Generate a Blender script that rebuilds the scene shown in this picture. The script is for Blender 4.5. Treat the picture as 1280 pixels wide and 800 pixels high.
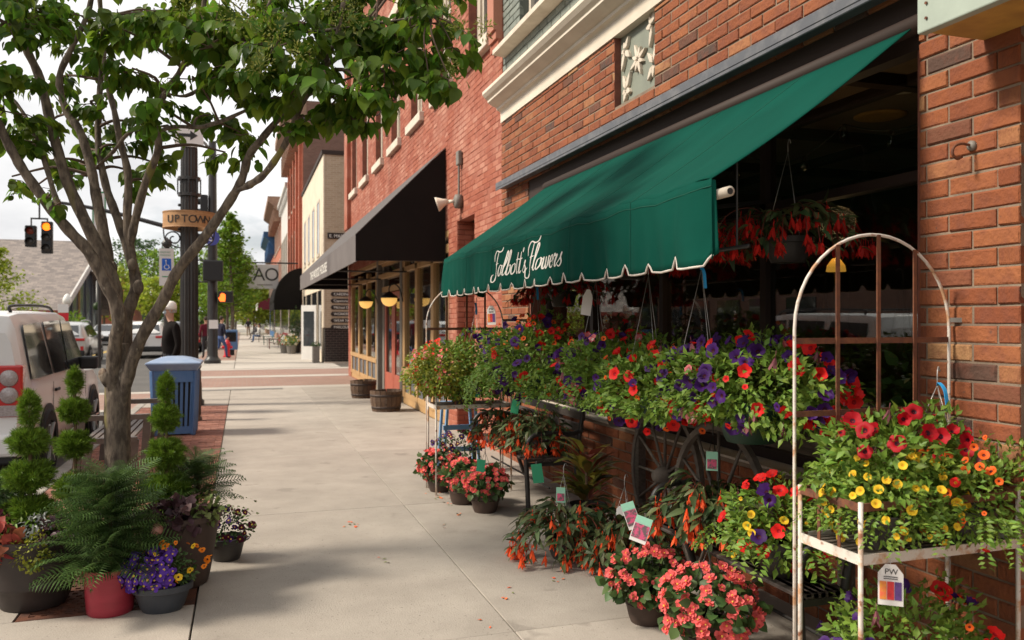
import bpy, math, random
import numpy as np
from mathutils import Vector, Matrix

SC = bpy.context.scene
for _o in list(bpy.data.objects):
    bpy.data.objects.remove(_o)
COL = SC.collection
PI = math.pi
RAD = math.radians

# ------------------------------------------------------------------ camera
FPX, TH, CH = 1030.0, math.atan(337 / 1030.0), 1.6
cam_d = bpy.data.cameras.new('camera')
cam = bpy.data.objects.new('camera', cam_d)
COL.objects.link(cam)
SC.camera = cam
cam.location = (0, 0, CH)
cam.rotation_euler = (RAD(90), 0, -TH)
cam_d.sensor_width = 36
cam_d.lens = FPX / 1280 * 36
cam_d.clip_start = 0.05
cam_d.clip_end = 3000
cam_d.dof.use_dof = True
cam_d.dof.focus_distance = 4.6
cam_d.dof.aperture_fstop = 3.4

# ------------------------------------------------------------------ sky and sun
SUN_EL, SUN_AZ = RAD(41), RAD(9)          # from the street side, a little ahead
world = bpy.data.worlds.new('World')
SC.world = world
world.use_nodes = True
wn, wl = world.node_tree.nodes, world.node_tree.links
wn.clear()
wout = wn.new('ShaderNodeOutputWorld')
wbg = wn.new('ShaderNodeBackground')
wbg.inputs['Strength'].default_value = 0.1
sky = wn.new('ShaderNodeTexSky')
sky.sky_type = 'NISHITA'
sky.sun_disc = False
sky.sun_elevation = SUN_EL
sky.sun_rotation = RAD(-90) + SUN_AZ
sky.air_density = 1.0
sky.dust_density = 1.5
wtc = wn.new('ShaderNodeTexCoord')
wmap = wn.new('ShaderNodeMapping')
wmap.inputs['Scale'].default_value = (1.0, 1.0, 2.6)
wno = wn.new('ShaderNodeTexNoise')
wno.inputs['Scale'].default_value = 2.6
wno.inputs['Detail'].default_value = 7
wno.inputs['Roughness'].default_value = 0.58
wr = wn.new('ShaderNodeValToRGB')
wr.color_ramp.elements[0].position = 0.26
wr.color_ramp.elements[1].position = 0.42
wno2 = wn.new('ShaderNodeTexNoise')
wno2.inputs['Scale'].default_value = 4.3
wno2.inputs['Detail'].default_value = 6
wr2 = wn.new('ShaderNodeValToRGB')
wr2.color_ramp.elements[0].position = 0.32
wr2.color_ramp.elements[0].color = (7.2, 7.25, 7.4, 1)
wr2.color_ramp.elements[1].position = 0.6
wr2.color_ramp.elements[1].color = (11.0, 10.9, 10.8, 1)
wmx = wn.new('ShaderNodeMix')
wmx.data_type = 'RGBA'
wl.new(wtc.outputs['Generated'], wmap.inputs['Vector'])
wl.new(wmap.outputs['Vector'], wno.inputs['Vector'])
wl.new(wmap.outputs['Vector'], wno2.inputs['Vector'])
wl.new(wno.outputs['Fac'], wr.inputs['Fac'])
wl.new(wno2.outputs['Fac'], wr2.inputs['Fac'])
wl.new(wr.outputs['Color'], wmx.inputs[0])
wl.new(sky.outputs['Color'], wmx.inputs[6])
wl.new(wr2.outputs['Color'], wmx.inputs[7])
wl.new(wmx.outputs[2], wbg.inputs['Color'])
wl.new(wbg.outputs['Background'], wout.inputs['Surface'])

sun_d = bpy.data.lights.new('sun', 'SUN')
sun_d.energy = 4.9
sun_d.angle = RAD(11)
sun_d.color = (1.0, 0.91, 0.77)
sun = bpy.data.objects.new('sun', sun_d)
COL.objects.link(sun)
sun.location = (-20, 5, 20)
_sd = Vector((math.cos(SUN_EL) * math.cos(SUN_AZ), -math.cos(SUN_EL) * math.sin(SUN_AZ), -math.sin(SUN_EL)))
sun.rotation_euler = _sd.to_track_quat('-Z', 'Y').to_euler()

SC.view_settings.view_transform = 'Standard'
SC.view_settings.look = 'None'
SC.view_settings.exposure = 0.08
SC.view_settings.gamma = 1.0
SC.view_settings.use_curve_mapping = False
SC.cycles.max_bounces = 8
SC.cycles.transparent_max_bounces = 12
SC.cycles.sample_clamp_indirect = 6.0
SC.cycles.caustics_reflective = False
SC.cycles.caustics_refractive = False

# ------------------------------------------------------------------ tagging
def tag(o, label=None, cat=None, group=None, kind=None):
    if label: o['label'] = label
    if cat: o['category'] = cat
    if group: o['group'] = group
    if kind: o['kind'] = kind
    return o

def thing(name, label, cat, loc=(0, 0, 0), group=None):
    o = bpy.data.objects.new(name, None)
    o.empty_display_size = 0.1
    COL.objects.link(o)
    o.location = loc
    return tag(o, label, cat, group)

def woff(o):
    w = Vector((0, 0, 0))
    while o is not None:
        w += o.location
        o = o.parent
    return w

# ------------------------------------------------------------------ mesh building
class MB:
    def __init__(s):
        s.v, s.f, s.mi, s.m = [], [], [], 0
    def add(s, vs, fs, mi=None):
        b = len(s.v)
        s.v.extend([tuple(p) for p in vs])
        for q in fs:
            s.f.append([b + i for i in q])
            s.mi.append(s.m if mi is None else mi)
        return s
    def box(s, x0, x1, y0, y1, z0, z1, mi=None):
        vs = [(x, y, z) for z in (z0, z1) for y in (y0, y1) for x in (x0, x1)]
        return s.add(vs, [(0, 2, 3, 1), (4, 5, 7, 6), (0, 1, 5, 4), (2, 6, 7, 3), (0, 4, 6, 2), (1, 3, 7, 5)], mi)
    def obox(s, c, h, R=None, mi=None):
        vs = []
        for z in (-1, 1):
            for y in (-1, 1):
                for x in (-1, 1):
                    p = Vector((x * h[0], y * h[1], z * h[2]))
                    if R is not None: p = R @ p
                    vs.append(p + Vector(c))
        return s.add(vs, [(0, 2, 3, 1), (4, 5, 7, 6), (0, 1, 5, 4), (2, 6, 7, 3), (0, 4, 6, 2), (1, 3, 7, 5)], mi)
    def bar(s, a, b, w, t, up=(0, 0, 1), mi=None):
        a, b = Vector(a), Vector(b)
        d = (b - a); L = d.length; d.normalize()
        u = Vector(up)
        x = d.cross(u)
        if x.length < 1e-4: x = d.cross(Vector((1, 0, 0)))
        x.normalize(); z = x.cross(d)
        R = Matrix((x, d, z)).transposed()
        return s.obox((a + b) / 2, (w / 2, L / 2, t / 2), R, mi)
    def tube(s, pts, r, n=8, caps=True, mi=None):
        P = [Vector(p) for p in pts]
        m = len(P)
        rr = r if hasattr(r, '__len__') else [r] * m
        T = []
        for i in range(m):
            t = P[min(i + 1, m - 1)] - P[max(i - 1, 0)]
            T.append(t.normalized() if t.length > 1e-9 else Vector((0, 0, 1)))
        u = T[0].orthogonal().normalized()
        vs = []
        for i in range(m):
            u = (u - T[i] * u.dot(T[i]))
            u = u.normalized() if u.length > 1e-6 else T[i].orthogonal().normalized()
            w = T[i].cross(u)
            for k in range(n):
                a = 2 * PI * k / n
                vs.append(P[i] + (u * math.cos(a) + w * math.sin(a)) * rr[i])
        fs = []
        for i in range(m - 1):
            for k in range(n):
                k2 = (k + 1) % n
                fs.append((i * n + k, i * n + k2, (i + 1) * n + k2, (i + 1) * n + k))
        if caps:
            fs.append(tuple(range(n))[::-1])
            fs.append(tuple((m - 1) * n + k for k in range(n)))
        return s.add(vs, fs, mi)
    def lathe(s, prof, n=24, c=(0, 0, 0), R=None, mi=None, sx=1, sy=1, cap0=True, cap1=True):
        vs = []
        for (r, z) in prof:
            for k in range(n):
                a = 2 * PI * k / n
                p = Vector((r * math.cos(a) * sx, r * math.sin(a) * sy, z))
                if R is not None: p = R @ p
                vs.append(p + Vector(c))
        fs = []
        m = len(prof)
        for i in range(m - 1):
            for k in range(n):
                k2 = (k + 1) % n
                fs.append((i * n + k, i * n + k2, (i + 1) * n + k2, (i + 1) * n + k))
        if cap0 and prof[0][0] > 1e-5: fs.append(tuple(range(n))[::-1])
        if cap1 and prof[-1][0] > 1e-5: fs.append(tuple((m - 1) * n + k for k in range(n)))
        return s.add(vs, fs, mi)
    def prism(s, poly, vec, mi=None):
        n = len(poly); v = Vector(vec)
        vs = [Vector(p) for p in poly] + [Vector(p) + v for p in poly]
        fs = [tuple(range(n))[::-1], tuple(range(n, 2 * n))]
        for k in range(n):
            k2 = (k + 1) % n
            fs.append((k, k2, n + k2, n + k))
        return s.add(vs, fs, mi)
    def sphere(s, c, r, n=12, m=8, mi=None):
        if not hasattr(r, '__len__'): r = (r, r, r)
        vs = [(c[0], c[1], c[2] - r[2])]
        for i in range(1, m):
            a = -PI / 2 + PI * i / m
            for k in range(n):
                b = 2 * PI * k / n
                vs.append((c[0] + r[0] * math.cos(a) * math.cos(b), c[1] + r[1] * math.cos(a) * math.sin(b), c[2] + r[2] * math.sin(a)))
        vs.append((c[0], c[1], c[2] + r[2]))
        fs = []
        for k in range(n):
            k2 = (k + 1) % n
            fs.append((0, 1 + k2, 1 + k))
            for i in range(m - 2):
                fs.append((1 + i * n + k, 1 + i * n + k2, 1 + (i + 1) * n + k2, 1 + (i + 1) * n + k))
            fs.append((1 + (m - 2) * n + k, 1 + (m - 2) * n + k2, len(vs) - 1))
        return s.add(vs, fs, mi)
    def grid(s, fn, nu, nv, mi=None):
        vs = [fn(i / nu, j / nv) for j in range(nv + 1) for i in range(nu + 1)]
        fs = []
        for j in range(nv):
            for i in range(nu):
                a = j * (nu + 1) + i
                fs.append((a, a + 1, a + nu + 2, a + nu + 1))
        return s.add(vs, fs, mi)
    def mesh(s, name, off=(0, 0, 0), smooth=False, mats=()):
        me = bpy.data.meshes.new(name)
        me.from_pydata([(p[0] - off[0], p[1] - off[1], p[2] - off[2]) for p in s.v], [], s.f)
        for m in mats: me.materials.append(m)
        if len(mats) > 1: me.polygons.foreach_set('material_index', s.mi)
        if smooth: me.polygons.foreach_set('use_smooth', [True] * len(me.polygons))
        me.update()
        return me
    def build(s, name, mats, parent=None, smooth=False, bevel=0, seg=2, solid=0, angle=None):
        if not isinstance(mats, (list, tuple)): mats = [mats]
        if parent is not None:
            off = woff(parent)
            o = bpy.data.objects.new(name, s.mesh(name, off, smooth, mats))
            o.parent = parent
        else:
            o = bpy.data.objects.new(name, s.mesh(name, (0, 0, 0), smooth, mats))
        COL.objects.link(o)
        if solid:
            md = o.modifiers.new('s', 'SOLIDIFY'); md.thickness = solid; md.offset = 0
        if bevel:
            md = o.modifiers.new('b', 'BEVEL'); md.width = bevel; md.segments = seg; md.limit_method = 'ANGLE'; md.angle_limit = RAD(40)
        if angle is not None:
            try:
                o.data.set_sharp_from_angle(angle=RAD(angle))
            except Exception:
                pass
        return o

def origin_base(o):
    """move a single-mesh thing's origin to the centre of its base"""
    me = o.data
    n = len(me.vertices)
    co = np.empty(n * 3); me.vertices.foreach_get('co', co); co = co.reshape(-1, 3)
    c = np.array([(co[:, 0].min() + co[:, 0].max()) / 2, (co[:, 1].min() + co[:, 1].max()) / 2, co[:, 2].min()])
    me.vertices.foreach_set('co', (co - c).ravel()); me.update()
    o.location = Vector(o.location) + Vector(c)
    return o

def np_mesh(name, V, polys, mats, mi=None, smooth=False):
    """V (n,3); polys: list of (k, idx array (m,k))"""
    me = bpy.data.meshes.new(name)
    V = np.asarray(V, dtype=np.float32)
    me.vertices.add(len(V)); me.vertices.foreach_set('co', V.ravel())
    loops = np.concatenate([p.ravel() for p in polys]).astype(np.int32)
    tot = np.concatenate([np.full(len(p), p.shape[1], dtype=np.int32) for p in polys])
    st = np.concatenate([[0], np.cumsum(tot)[:-1]]).astype(np.int32)
    me.loops.add(len(loops)); me.loops.foreach_set('vertex_index', loops)
    me.polygons.add(len(tot)); me.polygons.foreach_set('loop_start', st)
    for m in (mats if isinstance(mats, (list, tuple)) else [mats]): me.materials.append(m)
    if mi is not None: me.polygons.foreach_set('material_index', np.asarray(mi, dtype=np.int32))
    if smooth: me.polygons.foreach_set('use_smooth', np.ones(len(tot), dtype=bool))
    me.update(calc_edges=True)
    return me

def inst_mesh(name, tv, tf, pos, fr, sc, mats, off=(0, 0, 0), smooth=False, fmi=None):
    """instances of a template joined in one mesh; fr (n,3,3) columns are axes; sc (n,) or (n,3)"""
    tv = np.asarray(tv, float); pos = np.asarray(pos, float)
    sc = np.asarray(sc, float)
    if sc.ndim == 1: sc = np.repeat(sc[:, None], 3, 1)
    n, k = len(pos), len(tv)
    L = tv[None] * sc[:, None, :]
    V = np.einsum('nij,nkj->nki', fr, L) + pos[:, None, :] - np.asarray(off, float)
    V = V.reshape(-1, 3)
    polys, mi = [], []
    for size in sorted(set(len(f) for f in tf)):
        ids = [i for i, f in enumerate(tf) if len(f) == size]
        F = np.array([tf[i] for i in ids])
        A = (F[None] + (np.arange(n) * k)[:, None, None]).reshape(-1, size)
        polys.append(A)
        if fmi is not None: mi.append(np.tile(np.array([fmi[i] for i in ids]), n))
    return np_mesh(name, V, polys, mats, np.concatenate(mi) if fmi is not None else None, smooth)

def frames(t, nrm):
    t = t / (np.linalg.norm(t, axis=1, keepdims=True) + 1e-9)
    nrm = nrm - t * (nrm * t).sum(1, keepdims=True)
    nrm = nrm / (np.linalg.norm(nrm, axis=1, keepdims=True) + 1e-9)
    x = np.cross(t, nrm)
    return np.stack([x, t, nrm], axis=2)

def link(name, me, parent=None, loc=(0, 0, 0)):
    o = bpy.data.objects.new(name, me)
    o.parent = parent
    o.location = loc
    COL.objects.link(o)
    return o

def smooth_pts(P, k=6):
    """Catmull-Rom through the points"""
    P = [Vector(p) for p in P]
    Q = [P[0] * 2 - P[1]] + P + [P[-1] * 2 - P[-2]]
    out = []
    for i in range(1, len(Q) - 2):
        a, b, c, d = Q[i - 1], Q[i], Q[i + 1], Q[i + 2]
        for j in range(k):
            t = j / k
            out.append(0.5 * ((2 * b) + (c - a) * t + (2 * a - 5 * b + 4 * c - d) * t * t + (3 * b - a - 3 * c + d) * t ** 3))
    out.append(P[-1])
    return out

def text_obj(name, s, size, origin, right, up, m, parent, ext=0.002, align='LEFT', sx=1.0, shear=0.0):
    cu = bpy.data.curves.new(name, 'FONT')
    cu.body = s; cu.size = size; cu.extrude = ext; cu.align_x = align; cu.shear = shear
    t = bpy.data.objects.new(name + '_tmp', cu)
    COL.objects.link(t)
    dg = bpy.context.evaluated_depsgraph_get()
    me = bpy.data.meshes.new_from_object(t.evaluated_get(dg))
    bpy.data.objects.remove(t); bpy.data.curves.remove(cu)
    r, u = Vector(right).normalized(), Vector(up).normalized()
    nn = r.cross(u)
    M = Matrix((r * sx, u, nn)).transposed().to_4x4()
    M.translation = Vector(origin) - (woff(parent) if parent else Vector())
    me.transform(M)
    me.materials.clear(); me.materials.append(m)
    return link(name, me, parent)

# pixel helpers of the survey (photograph of 1280 x 800 -> place)
CT, ST = math.cos(TH), math.sin(TH)
def dpt(u, v, d):
    lat = (u - 640) / FPX * d
    return Vector((lat * CT + d * ST, d * CT - lat * ST, CH - (v - 401) * d / FPX))
def gpt(u, v, z=0.0):
    p = dpt(u, v, FPX * (CH - z) / (v - 401)); return p
def depth_of(x, y):
    return x * ST + y * CT
# ------------------------------------------------------------------ materials
MATS = {}
def _rand(nt):
    oi = nt.nodes.new('ShaderNodeObjectInfo')
    ge = nt.nodes.new('ShaderNodeNewGeometry')
    ad = nt.nodes.new('ShaderNodeMath'); ad.operation = 'ADD'
    fr = nt.nodes.new('ShaderNodeMath'); fr.operation = 'FRACT'
    nt.links.new(oi.outputs['Random'], ad.inputs[0])
    nt.links.new(ge.outputs['Random Per Island'], ad.inputs[1])
    nt.links.new(ad.outputs[0], fr.inputs[0])
    return fr.outputs[0]

def mat(name, col, rough=0.75, col2=None, scale=6, detail=5, mixpos=(0.35, 0.65), bump=0.0, bscale=60, metal=0.0, rand=0.0,
        stops=None, spec=0.4, emit=None, estr=0, trans=0.0, hue=0.0, stretch=None, coat=0.0, spots=None, rot=None, spots2=None, world=False):
    if name in MATS: return MATS[name]
    m = bpy.data.materials.new(name); m.use_nodes = True
    nt = m.node_tree; N, L = nt.nodes, nt.links
    bs = N['Principled BSDF']
    bs.inputs['Roughness'].default_value = rough
    bs.inputs['Metallic'].default_value = metal
    bs.inputs['Specular IOR Level'].default_value = spec
    if coat:
        bs.inputs['Coat Weight'].default_value = coat; bs.inputs['Coat Roughness'].default_value = 0.08
    tc = N.new('ShaderNodeTexCoord')
    oi = N.new('ShaderNodeObjectInfo')
    sc_ = N.new('ShaderNodeVectorMath'); sc_.operation = 'SCALE'
    cb = N.new('ShaderNodeCombineXYZ')
    for k in range(3): L.new(oi.outputs['Random'], cb.inputs[k])
    L.new(cb.outputs[0], sc_.inputs[0]); sc_.inputs['Scale'].default_value = 17.0
    av = N.new('ShaderNodeVectorMath'); av.operation = 'ADD'
    L.new(tc.outputs['Object'], av.inputs[0]); L.new(sc_.outputs[0], av.inputs[1])
    vec = av.outputs[0]
    if world:
        gm = N.new('ShaderNodeNewGeometry'); vec = gm.outputs['Position']
    if stretch or rot:
        mp = N.new('ShaderNodeMapping')
        if stretch: mp.inputs['Scale'].default_value = stretch
        if rot: mp.inputs['Rotation'].default_value = rot
        L.new(vec, mp.inputs['Vector']); vec = mp.outputs[0]
    cur = None
    r = None
    if stops:
        r = _rand(nt)
        cr = N.new('ShaderNodeValToRGB')
        cr.color_ramp.interpolation = 'LINEAR'
        els = cr.color_ramp.elements
        els[0].position, els[0].color = stops[0][0], (*stops[0][1], 1)
        els[1].position, els[1].color = stops[-1][0], (*stops[-1][1], 1)
        for p, c in stops[1:-1]:
            e = els.new(p); e.color = (*c, 1)
        L.new(r, cr.inputs[0]); cur = cr.outputs[0]
    else:
        rg = N.new('ShaderNodeRGB'); rg.outputs[0].default_value = (*col, 1); cur = rg.outputs[0]
    if col2 is not None:
        no = N.new('ShaderNodeTexNoise')
        no.inputs['Scale'].default_value = scale; no.inputs['Detail'].default_value = detail
        no.inputs['Roughness'].default_value = 0.62
        L.new(vec, no.inputs['Vector'])
        rp = N.new('ShaderNodeMapRange')
        rp.inputs['From Min'].default_value, rp.inputs['From Max'].default_value = mixpos
        L.new(no.outputs['Fac'], rp.inputs['Value'])
        mx = N.new('ShaderNodeMix'); mx.data_type = 'RGBA'
        L.new(rp.outputs[0], mx.inputs[0]); L.new(cur, mx.inputs[6])
        mx.inputs[7].default_value = (*col2, 1); cur = mx.outputs[2]
    for spots in [s_ for s_ in (spots, spots2) if s_ is not None]:      # (colour, scale, threshold)
        no = N.new('ShaderNodeTexNoise'); no.inputs['Scale'].default_value = spots[1]; no.inputs['Detail'].default_value = 3
        L.new(vec, no.inputs['Vector'])
        rp = N.new('ShaderNodeMapRange')
        rp.inputs['From Min'].default_value, rp.inputs['From Max'].default_value = spots[2], spots[2] + 0.06
        L.new(no.outputs['Fac'], rp.inputs['Value'])
        mx = N.new('ShaderNodeMix'); mx.data_type = 'RGBA'
        L.new(rp.outputs[0], mx.inputs[0]); L.new(cur, mx.inputs[6])
        mx.inputs[7].default_value = (*spots[0], 1); cur = mx.outputs[2]
    if rand or hue:
        if r is None: r = _rand(nt)
        hs = N.new('ShaderNodeHueSaturation')
        mr = N.new('ShaderNodeMapRange')
        mr.inputs['To Min'].default_value, mr.inputs['To Max'].default_value = 1 - rand, 1 + rand
        L.new(r, mr.inputs['Value']); L.new(mr.outputs[0], hs.inputs['Value'])
        if hue:
            wn_ = N.new('ShaderNodeTexWhiteNoise'); wn_.noise_dimensions = '1D'
            L.new(r, wn_.inputs['W'])
            mh = N.new('ShaderNodeMapRange')
            mh.inputs['To Min'].default_value, mh.inputs['To Max'].default_value = 0.5 - hue, 0.5 + hue
            L.new(wn_.outputs['Value'], mh.inputs['Value']); L.new(mh.outputs[0], hs.inputs['Hue'])
        L.new(cur, hs.inputs['Color']); cur = hs.outputs[0]
    L.new(cur, bs.inputs['Base Color'])
    if bump:
        nb = N.new('ShaderNodeTexNoise'); nb.inputs['Scale'].default_value = bscale; nb.inputs['Detail'].default_value = 5
        L.new(vec, nb.inputs['Vector'])
        bp = N.new('ShaderNodeBump'); bp.inputs['Strength'].default_value = bump; bp.inputs['Distance'].default_value = 0.01
        L.new(nb.outputs['Fac'], bp.inputs['Height']); L.new(bp.outputs[0], bs.inputs['Normal'])
    if emit is not None:
        bs.inputs['Emission Color'].default_value = (*emit, 1); bs.inputs['Emission Strength'].default_value = estr
    if trans:
        tr = N.new('ShaderNodeBsdfTranslucent'); L.new(cur, tr.inputs['Color'])
        ms = N.new('ShaderNodeMixShader'); ms.inputs[0].default_value = trans
        L.new(bs.outputs[0], ms.inputs[1]); L.new(tr.outputs[0], ms.inputs[2])
        L.new(ms.outputs[0], N['Material Output'].inputs['Surface'])
    MATS[name] = m
    return m

def glass(name, tint=(0.9, 0.95, 0.95), ior=1.5, rough=0.0, boost=0.0):
    if name in MATS: return MATS[name]
    m = bpy.data.materials.new(name); m.use_nodes = True
    nt = m.node_tree; N, L = nt.nodes, nt.links
    N.remove(N['Principled BSDF'])
    tr = N.new('ShaderNodeBsdfTransparent'); tr.inputs[0].default_value = (*tint, 1)
    gl = N.new('ShaderNodeBsdfGlossy'); gl.inputs['Roughness'].default_value = rough
    lw = N.new('ShaderNodeLayerWeight'); pw = N.new('ShaderNodeMath'); pw.operation = 'POWER'; pw.inputs[1].default_value = 5
    L.new(lw.outputs['Facing'], pw.inputs[0])
    ad = N.new('ShaderNodeMath'); ad.operation = 'MULTIPLY_ADD'; ad.use_clamp = True; ad.inputs[1].default_value = 1 - boost; ad.inputs[2].default_value = boost
    L.new(pw.outputs[0], ad.inputs[0])
    ms = N.new('ShaderNodeMixShader')
    L.new(ad.outputs[0], ms.inputs[0]); L.new(tr.outputs[0], ms.inputs[1]); L.new(gl.outputs[0], ms.inputs[2])
    L.new(ms.outputs[0], N['Material Output'].inputs['Surface'])
    MATS[name] = m
    return m

def brick_tex(name, c1, c2, mortar, bw, bh, axis='X', ms=0.012, rough=0.85):
    """far brickwork: too small to pick apart"""
    if name in MATS: return MATS[name]
    m = bpy.data.materials.new(name); m.use_nodes = True
    nt = m.node_tree; N, L = nt.nodes, nt.links
    bs = N['Principled BSDF']; bs.inputs['Roughness'].default_value = rough
    tc = N.new('ShaderNodeTexCoord'); sp = N.new('ShaderNodeSeparateXYZ'); cb = N.new('ShaderNodeCombineXYZ')
    L.new(tc.outputs['Object'], sp.inputs[0])
    ad = N.new('ShaderNodeMath'); ad.operation = 'ADD'
    if axis == 'Z':
        L.new(sp.outputs['X'], cb.inputs[0]); L.new(sp.outputs['Y'], cb.inputs[1])
    else:
        L.new(sp.outputs['X'], ad.inputs[0]); L.new(sp.outputs['Y'], ad.inputs[1])
        L.new(ad.outputs[0], cb.inputs[0]); L.new(sp.outputs['Z'], cb.inputs[1])
    br = N.new('ShaderNodeTexBrick')
    br.inputs['Scale'].default_value = 1.0
    br.inputs['Brick Width'].default_value = bw; br.inputs['Row Height'].default_value = bh
    br.inputs['Mortar Size'].default_value = ms; br.inputs['Mortar Smooth'].default_value = 0.1
    br.inputs['Color1'].default_value = (*c1, 1); br.inputs['Color2'].default_value = (*c2, 1); br.inputs['Mortar'].default_value = (*mortar, 1)
    L.new(cb.outputs[0], br.inputs['Vector'])
    no = N.new('ShaderNodeTexNoise'); no.inputs['Scale'].default_value = 1.3; no.inputs['Detail'].default_value = 6
    L.new(tc.outputs['Object'], no.inputs['Vector'])
    hs = N.new('ShaderNodeHueSaturation'); mr = N.new('ShaderNodeMapRange')
    mr.inputs['To Min'].default_value, mr.inputs['To Max'].default_value = 0.78, 1.2
    L.new(no.outputs['Fac'], mr.inputs['Value']); L.new(mr.outputs[0], hs.inputs['Value'])
    L.new(br.outputs['Color'], hs.inputs['Color']); L.new(hs.outputs[0], bs.inputs['Base Color'])
    MATS[name] = m
    return m

M = {}
M['concrete'] = mat('concrete', (0.415, 0.367, 0.315), 0.9, (0.30, 0.263, 0.225), scale=2.2, detail=9, mixpos=(0.3, 0.75), bump=0.3, bscale=110, rand=0.10, spots=((0.28, 0.245, 0.21), 3.2, 0.66), spots2=((0.15, 0.13, 0.115), 85.0, 0.66))
M['joint'] = mat('joint_dirt', (0.11, 0.095, 0.08), 0.95)
M['concrete_far'] = mat('concrete_far', (0.50, 0.455, 0.40), 0.9, (0.40, 0.36, 0.315), scale=0.5, detail=8)
M['asphalt'] = mat('asphalt', (0.115, 0.108, 0.10), 0.9, (0.085, 0.08, 0.075), scale=0.8, detail=9, bump=0.3, bscale=150)
M['kerb'] = mat('kerb', (0.38, 0.35, 0.31), 0.9, (0.25, 0.23, 0.2), scale=3, detail=8)
M['paver'] = mat('paver', (0.30, 0.12, 0.08), 0.9, (0.18, 0.08, 0.06), scale=18, rand=0.22, stops=[(0, (0.32, 0.125, 0.08)), (0.5, (0.38, 0.16, 0.105)), (0.8, (0.29, 0.12, 0.085)), (1, (0.42, 0.21, 0.145))], bump=0.2, bscale=90)
M['sand'] = mat('sand_joint', (0.22, 0.17, 0.13), 0.95)
M['crosswalk'] = brick_tex('crosswalk_brick', (0.33, 0.195, 0.15), (0.27, 0.155, 0.12), (0.29, 0.23, 0.19), 0.22, 0.11, 'Z', 0.009)
M['paint_yellow'] = mat('paint_yellow', (0.62, 0.42, 0.08), 0.8)
M['paint_white'] = mat('paint_white', (0.72, 0.70, 0.66), 0.8, (0.5, 0.48, 0.45), scale=9)

BR = [(0.0, (0.240, 0.069, 0.027)), (0.18, (0.288, 0.090, 0.034)), (0.36, (0.208, 0.058, 0.024)), (0.55, (0.308, 0.107, 0.042)), (0.72, (0.248, 0.071, 0.029)),
      (0.82, (0.320, 0.138, 0.060)), (0.855, (0.264, 0.077, 0.030)), (0.875, (0.120, 0.052, 0.032)), (0.93, (0.068, 0.043, 0.034)), (0.95, (0.208, 0.065, 0.027)), (1.0, (0.376, 0.202, 0.092))]
M['brick'] = mat('shop_brick', (0.4, 0.1, 0.04), 0.88, (0.17, 0.055, 0.032), scale=11, detail=8, mixpos=(0.44, 0.80), bump=0.8, bscale=48, stops=BR, rand=0.08, spots=((0.12, 0.06, 0.045), 21, 0.72))
M['mortar'] = mat('mortar', (0.285, 0.215, 0.155), 0.95, (0.18, 0.135, 0.10), scale=6, bump=0.4, bscale=120)
RB = [(0.0, (0.303, 0.082, 0.046)), (0.35, (0.344, 0.102, 0.057)), (0.6, (0.271, 0.070, 0.039)), (0.85, (0.361, 0.123, 0.074)), (1.0, (0.385, 0.164, 0.111))]
RB_old = [(0.0, (0.40, 0.105, 0.055)), (0.3, (0.46, 0.13, 0.07)), (0.55, (0.36, 0.088, 0.046)), (0.8, (0.48, 0.165, 0.095)), (1.0, (0.51, 0.205, 0.13))]
M['redbrick'] = mat('painted_brick', (0.5, 0.12, 0.07), 0.8, (0.47, 0.24, 0.175), scale=1.3, detail=10, mixpos=(0.46, 0.80), bump=0.35, bscale=40, stops=RB, rand=0.07, world=True)
M['redmortar'] = mat('painted_mortar', (0.26, 0.07, 0.043), 0.9, (0.39, 0.18, 0.125), scale=1.1, detail=9, mixpos=(0.46, 0.82), world=True)
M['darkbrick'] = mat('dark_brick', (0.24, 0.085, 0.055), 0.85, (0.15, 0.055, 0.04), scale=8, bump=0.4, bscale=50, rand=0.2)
M['greybrick'] = mat('grey_green_brick', (0.165, 0.19, 0.165), 0.75, (0.22, 0.24, 0.21), scale=6, bump=0.4, bscale=50, rand=0.1)
M['greymortar'] = mat('grey_green_mortar', (0.10, 0.115, 0.10), 0.9)
M['stone'] = mat('stone_trim', (0.68, 0.60, 0.50), 0.7, (0.55, 0.47, 0.38), scale=5, detail=6, bump=0.15, bscale=60)
M['cream'] = mat('cream_paint', (0.72, 0.64, 0.53), 0.55, (0.62, 0.54, 0.44), scale=3, detail=6)
M['cream_frame'] = mat('cream_frame', (0.55, 0.48, 0.39), 0.55, (0.46, 0.40, 0.33), scale=9, detail=6)
M['sage'] = mat('sage_paint', (0.235, 0.255, 0.205), 0.6, (0.19, 0.205, 0.17), scale=4)
M['sage_light'] = mat('sage_light', (0.36, 0.42, 0.36), 0.55, (0.31, 0.36, 0.31), scale=7, detail=7)
M['ochre'] = mat('ochre_soffit', (0.55, 0.32, 0.08), 0.6, (0.40, 0.22, 0.06), scale=6)
M['lintel'] = mat('lintel_metal', (0.10, 0.105, 0.12), 0.5, (0.16, 0.16, 0.17), scale=9, detail=8, mixpos=(0.45, 0.7))
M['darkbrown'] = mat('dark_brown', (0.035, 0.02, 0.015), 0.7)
M['green'] = mat('awning_green', (0.003, 0.066, 0.047), 0.9, (0.0024, 0.052, 0.037), scale=2.6, detail=9, mixpos=(0.3, 0.7), stretch=(0.35, 1, 1), bump=0.12, bscale=300, trans=0.06, spec=0.08, spots=((0.012, 0.10, 0.074), 11, 0.76))
M['green_seam'] = mat('awning_seam', (0.005, 0.075, 0.05), 0.85)
M['piping'] = mat('white_piping', (0.62, 0.56, 0.50), 0.8, (0.45, 0.40, 0.36), scale=20)
M['lettering'] = mat('white_lettering', (0.78, 0.76, 0.70), 0.7)
M['litcloth'] = mat('lit_black_cloth', (0.095, 0.082, 0.078), 0.7, (0.078, 0.068, 0.064), scale=2, detail=6)  # black awning slope: sunlight put into the paler cloth colour
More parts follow.
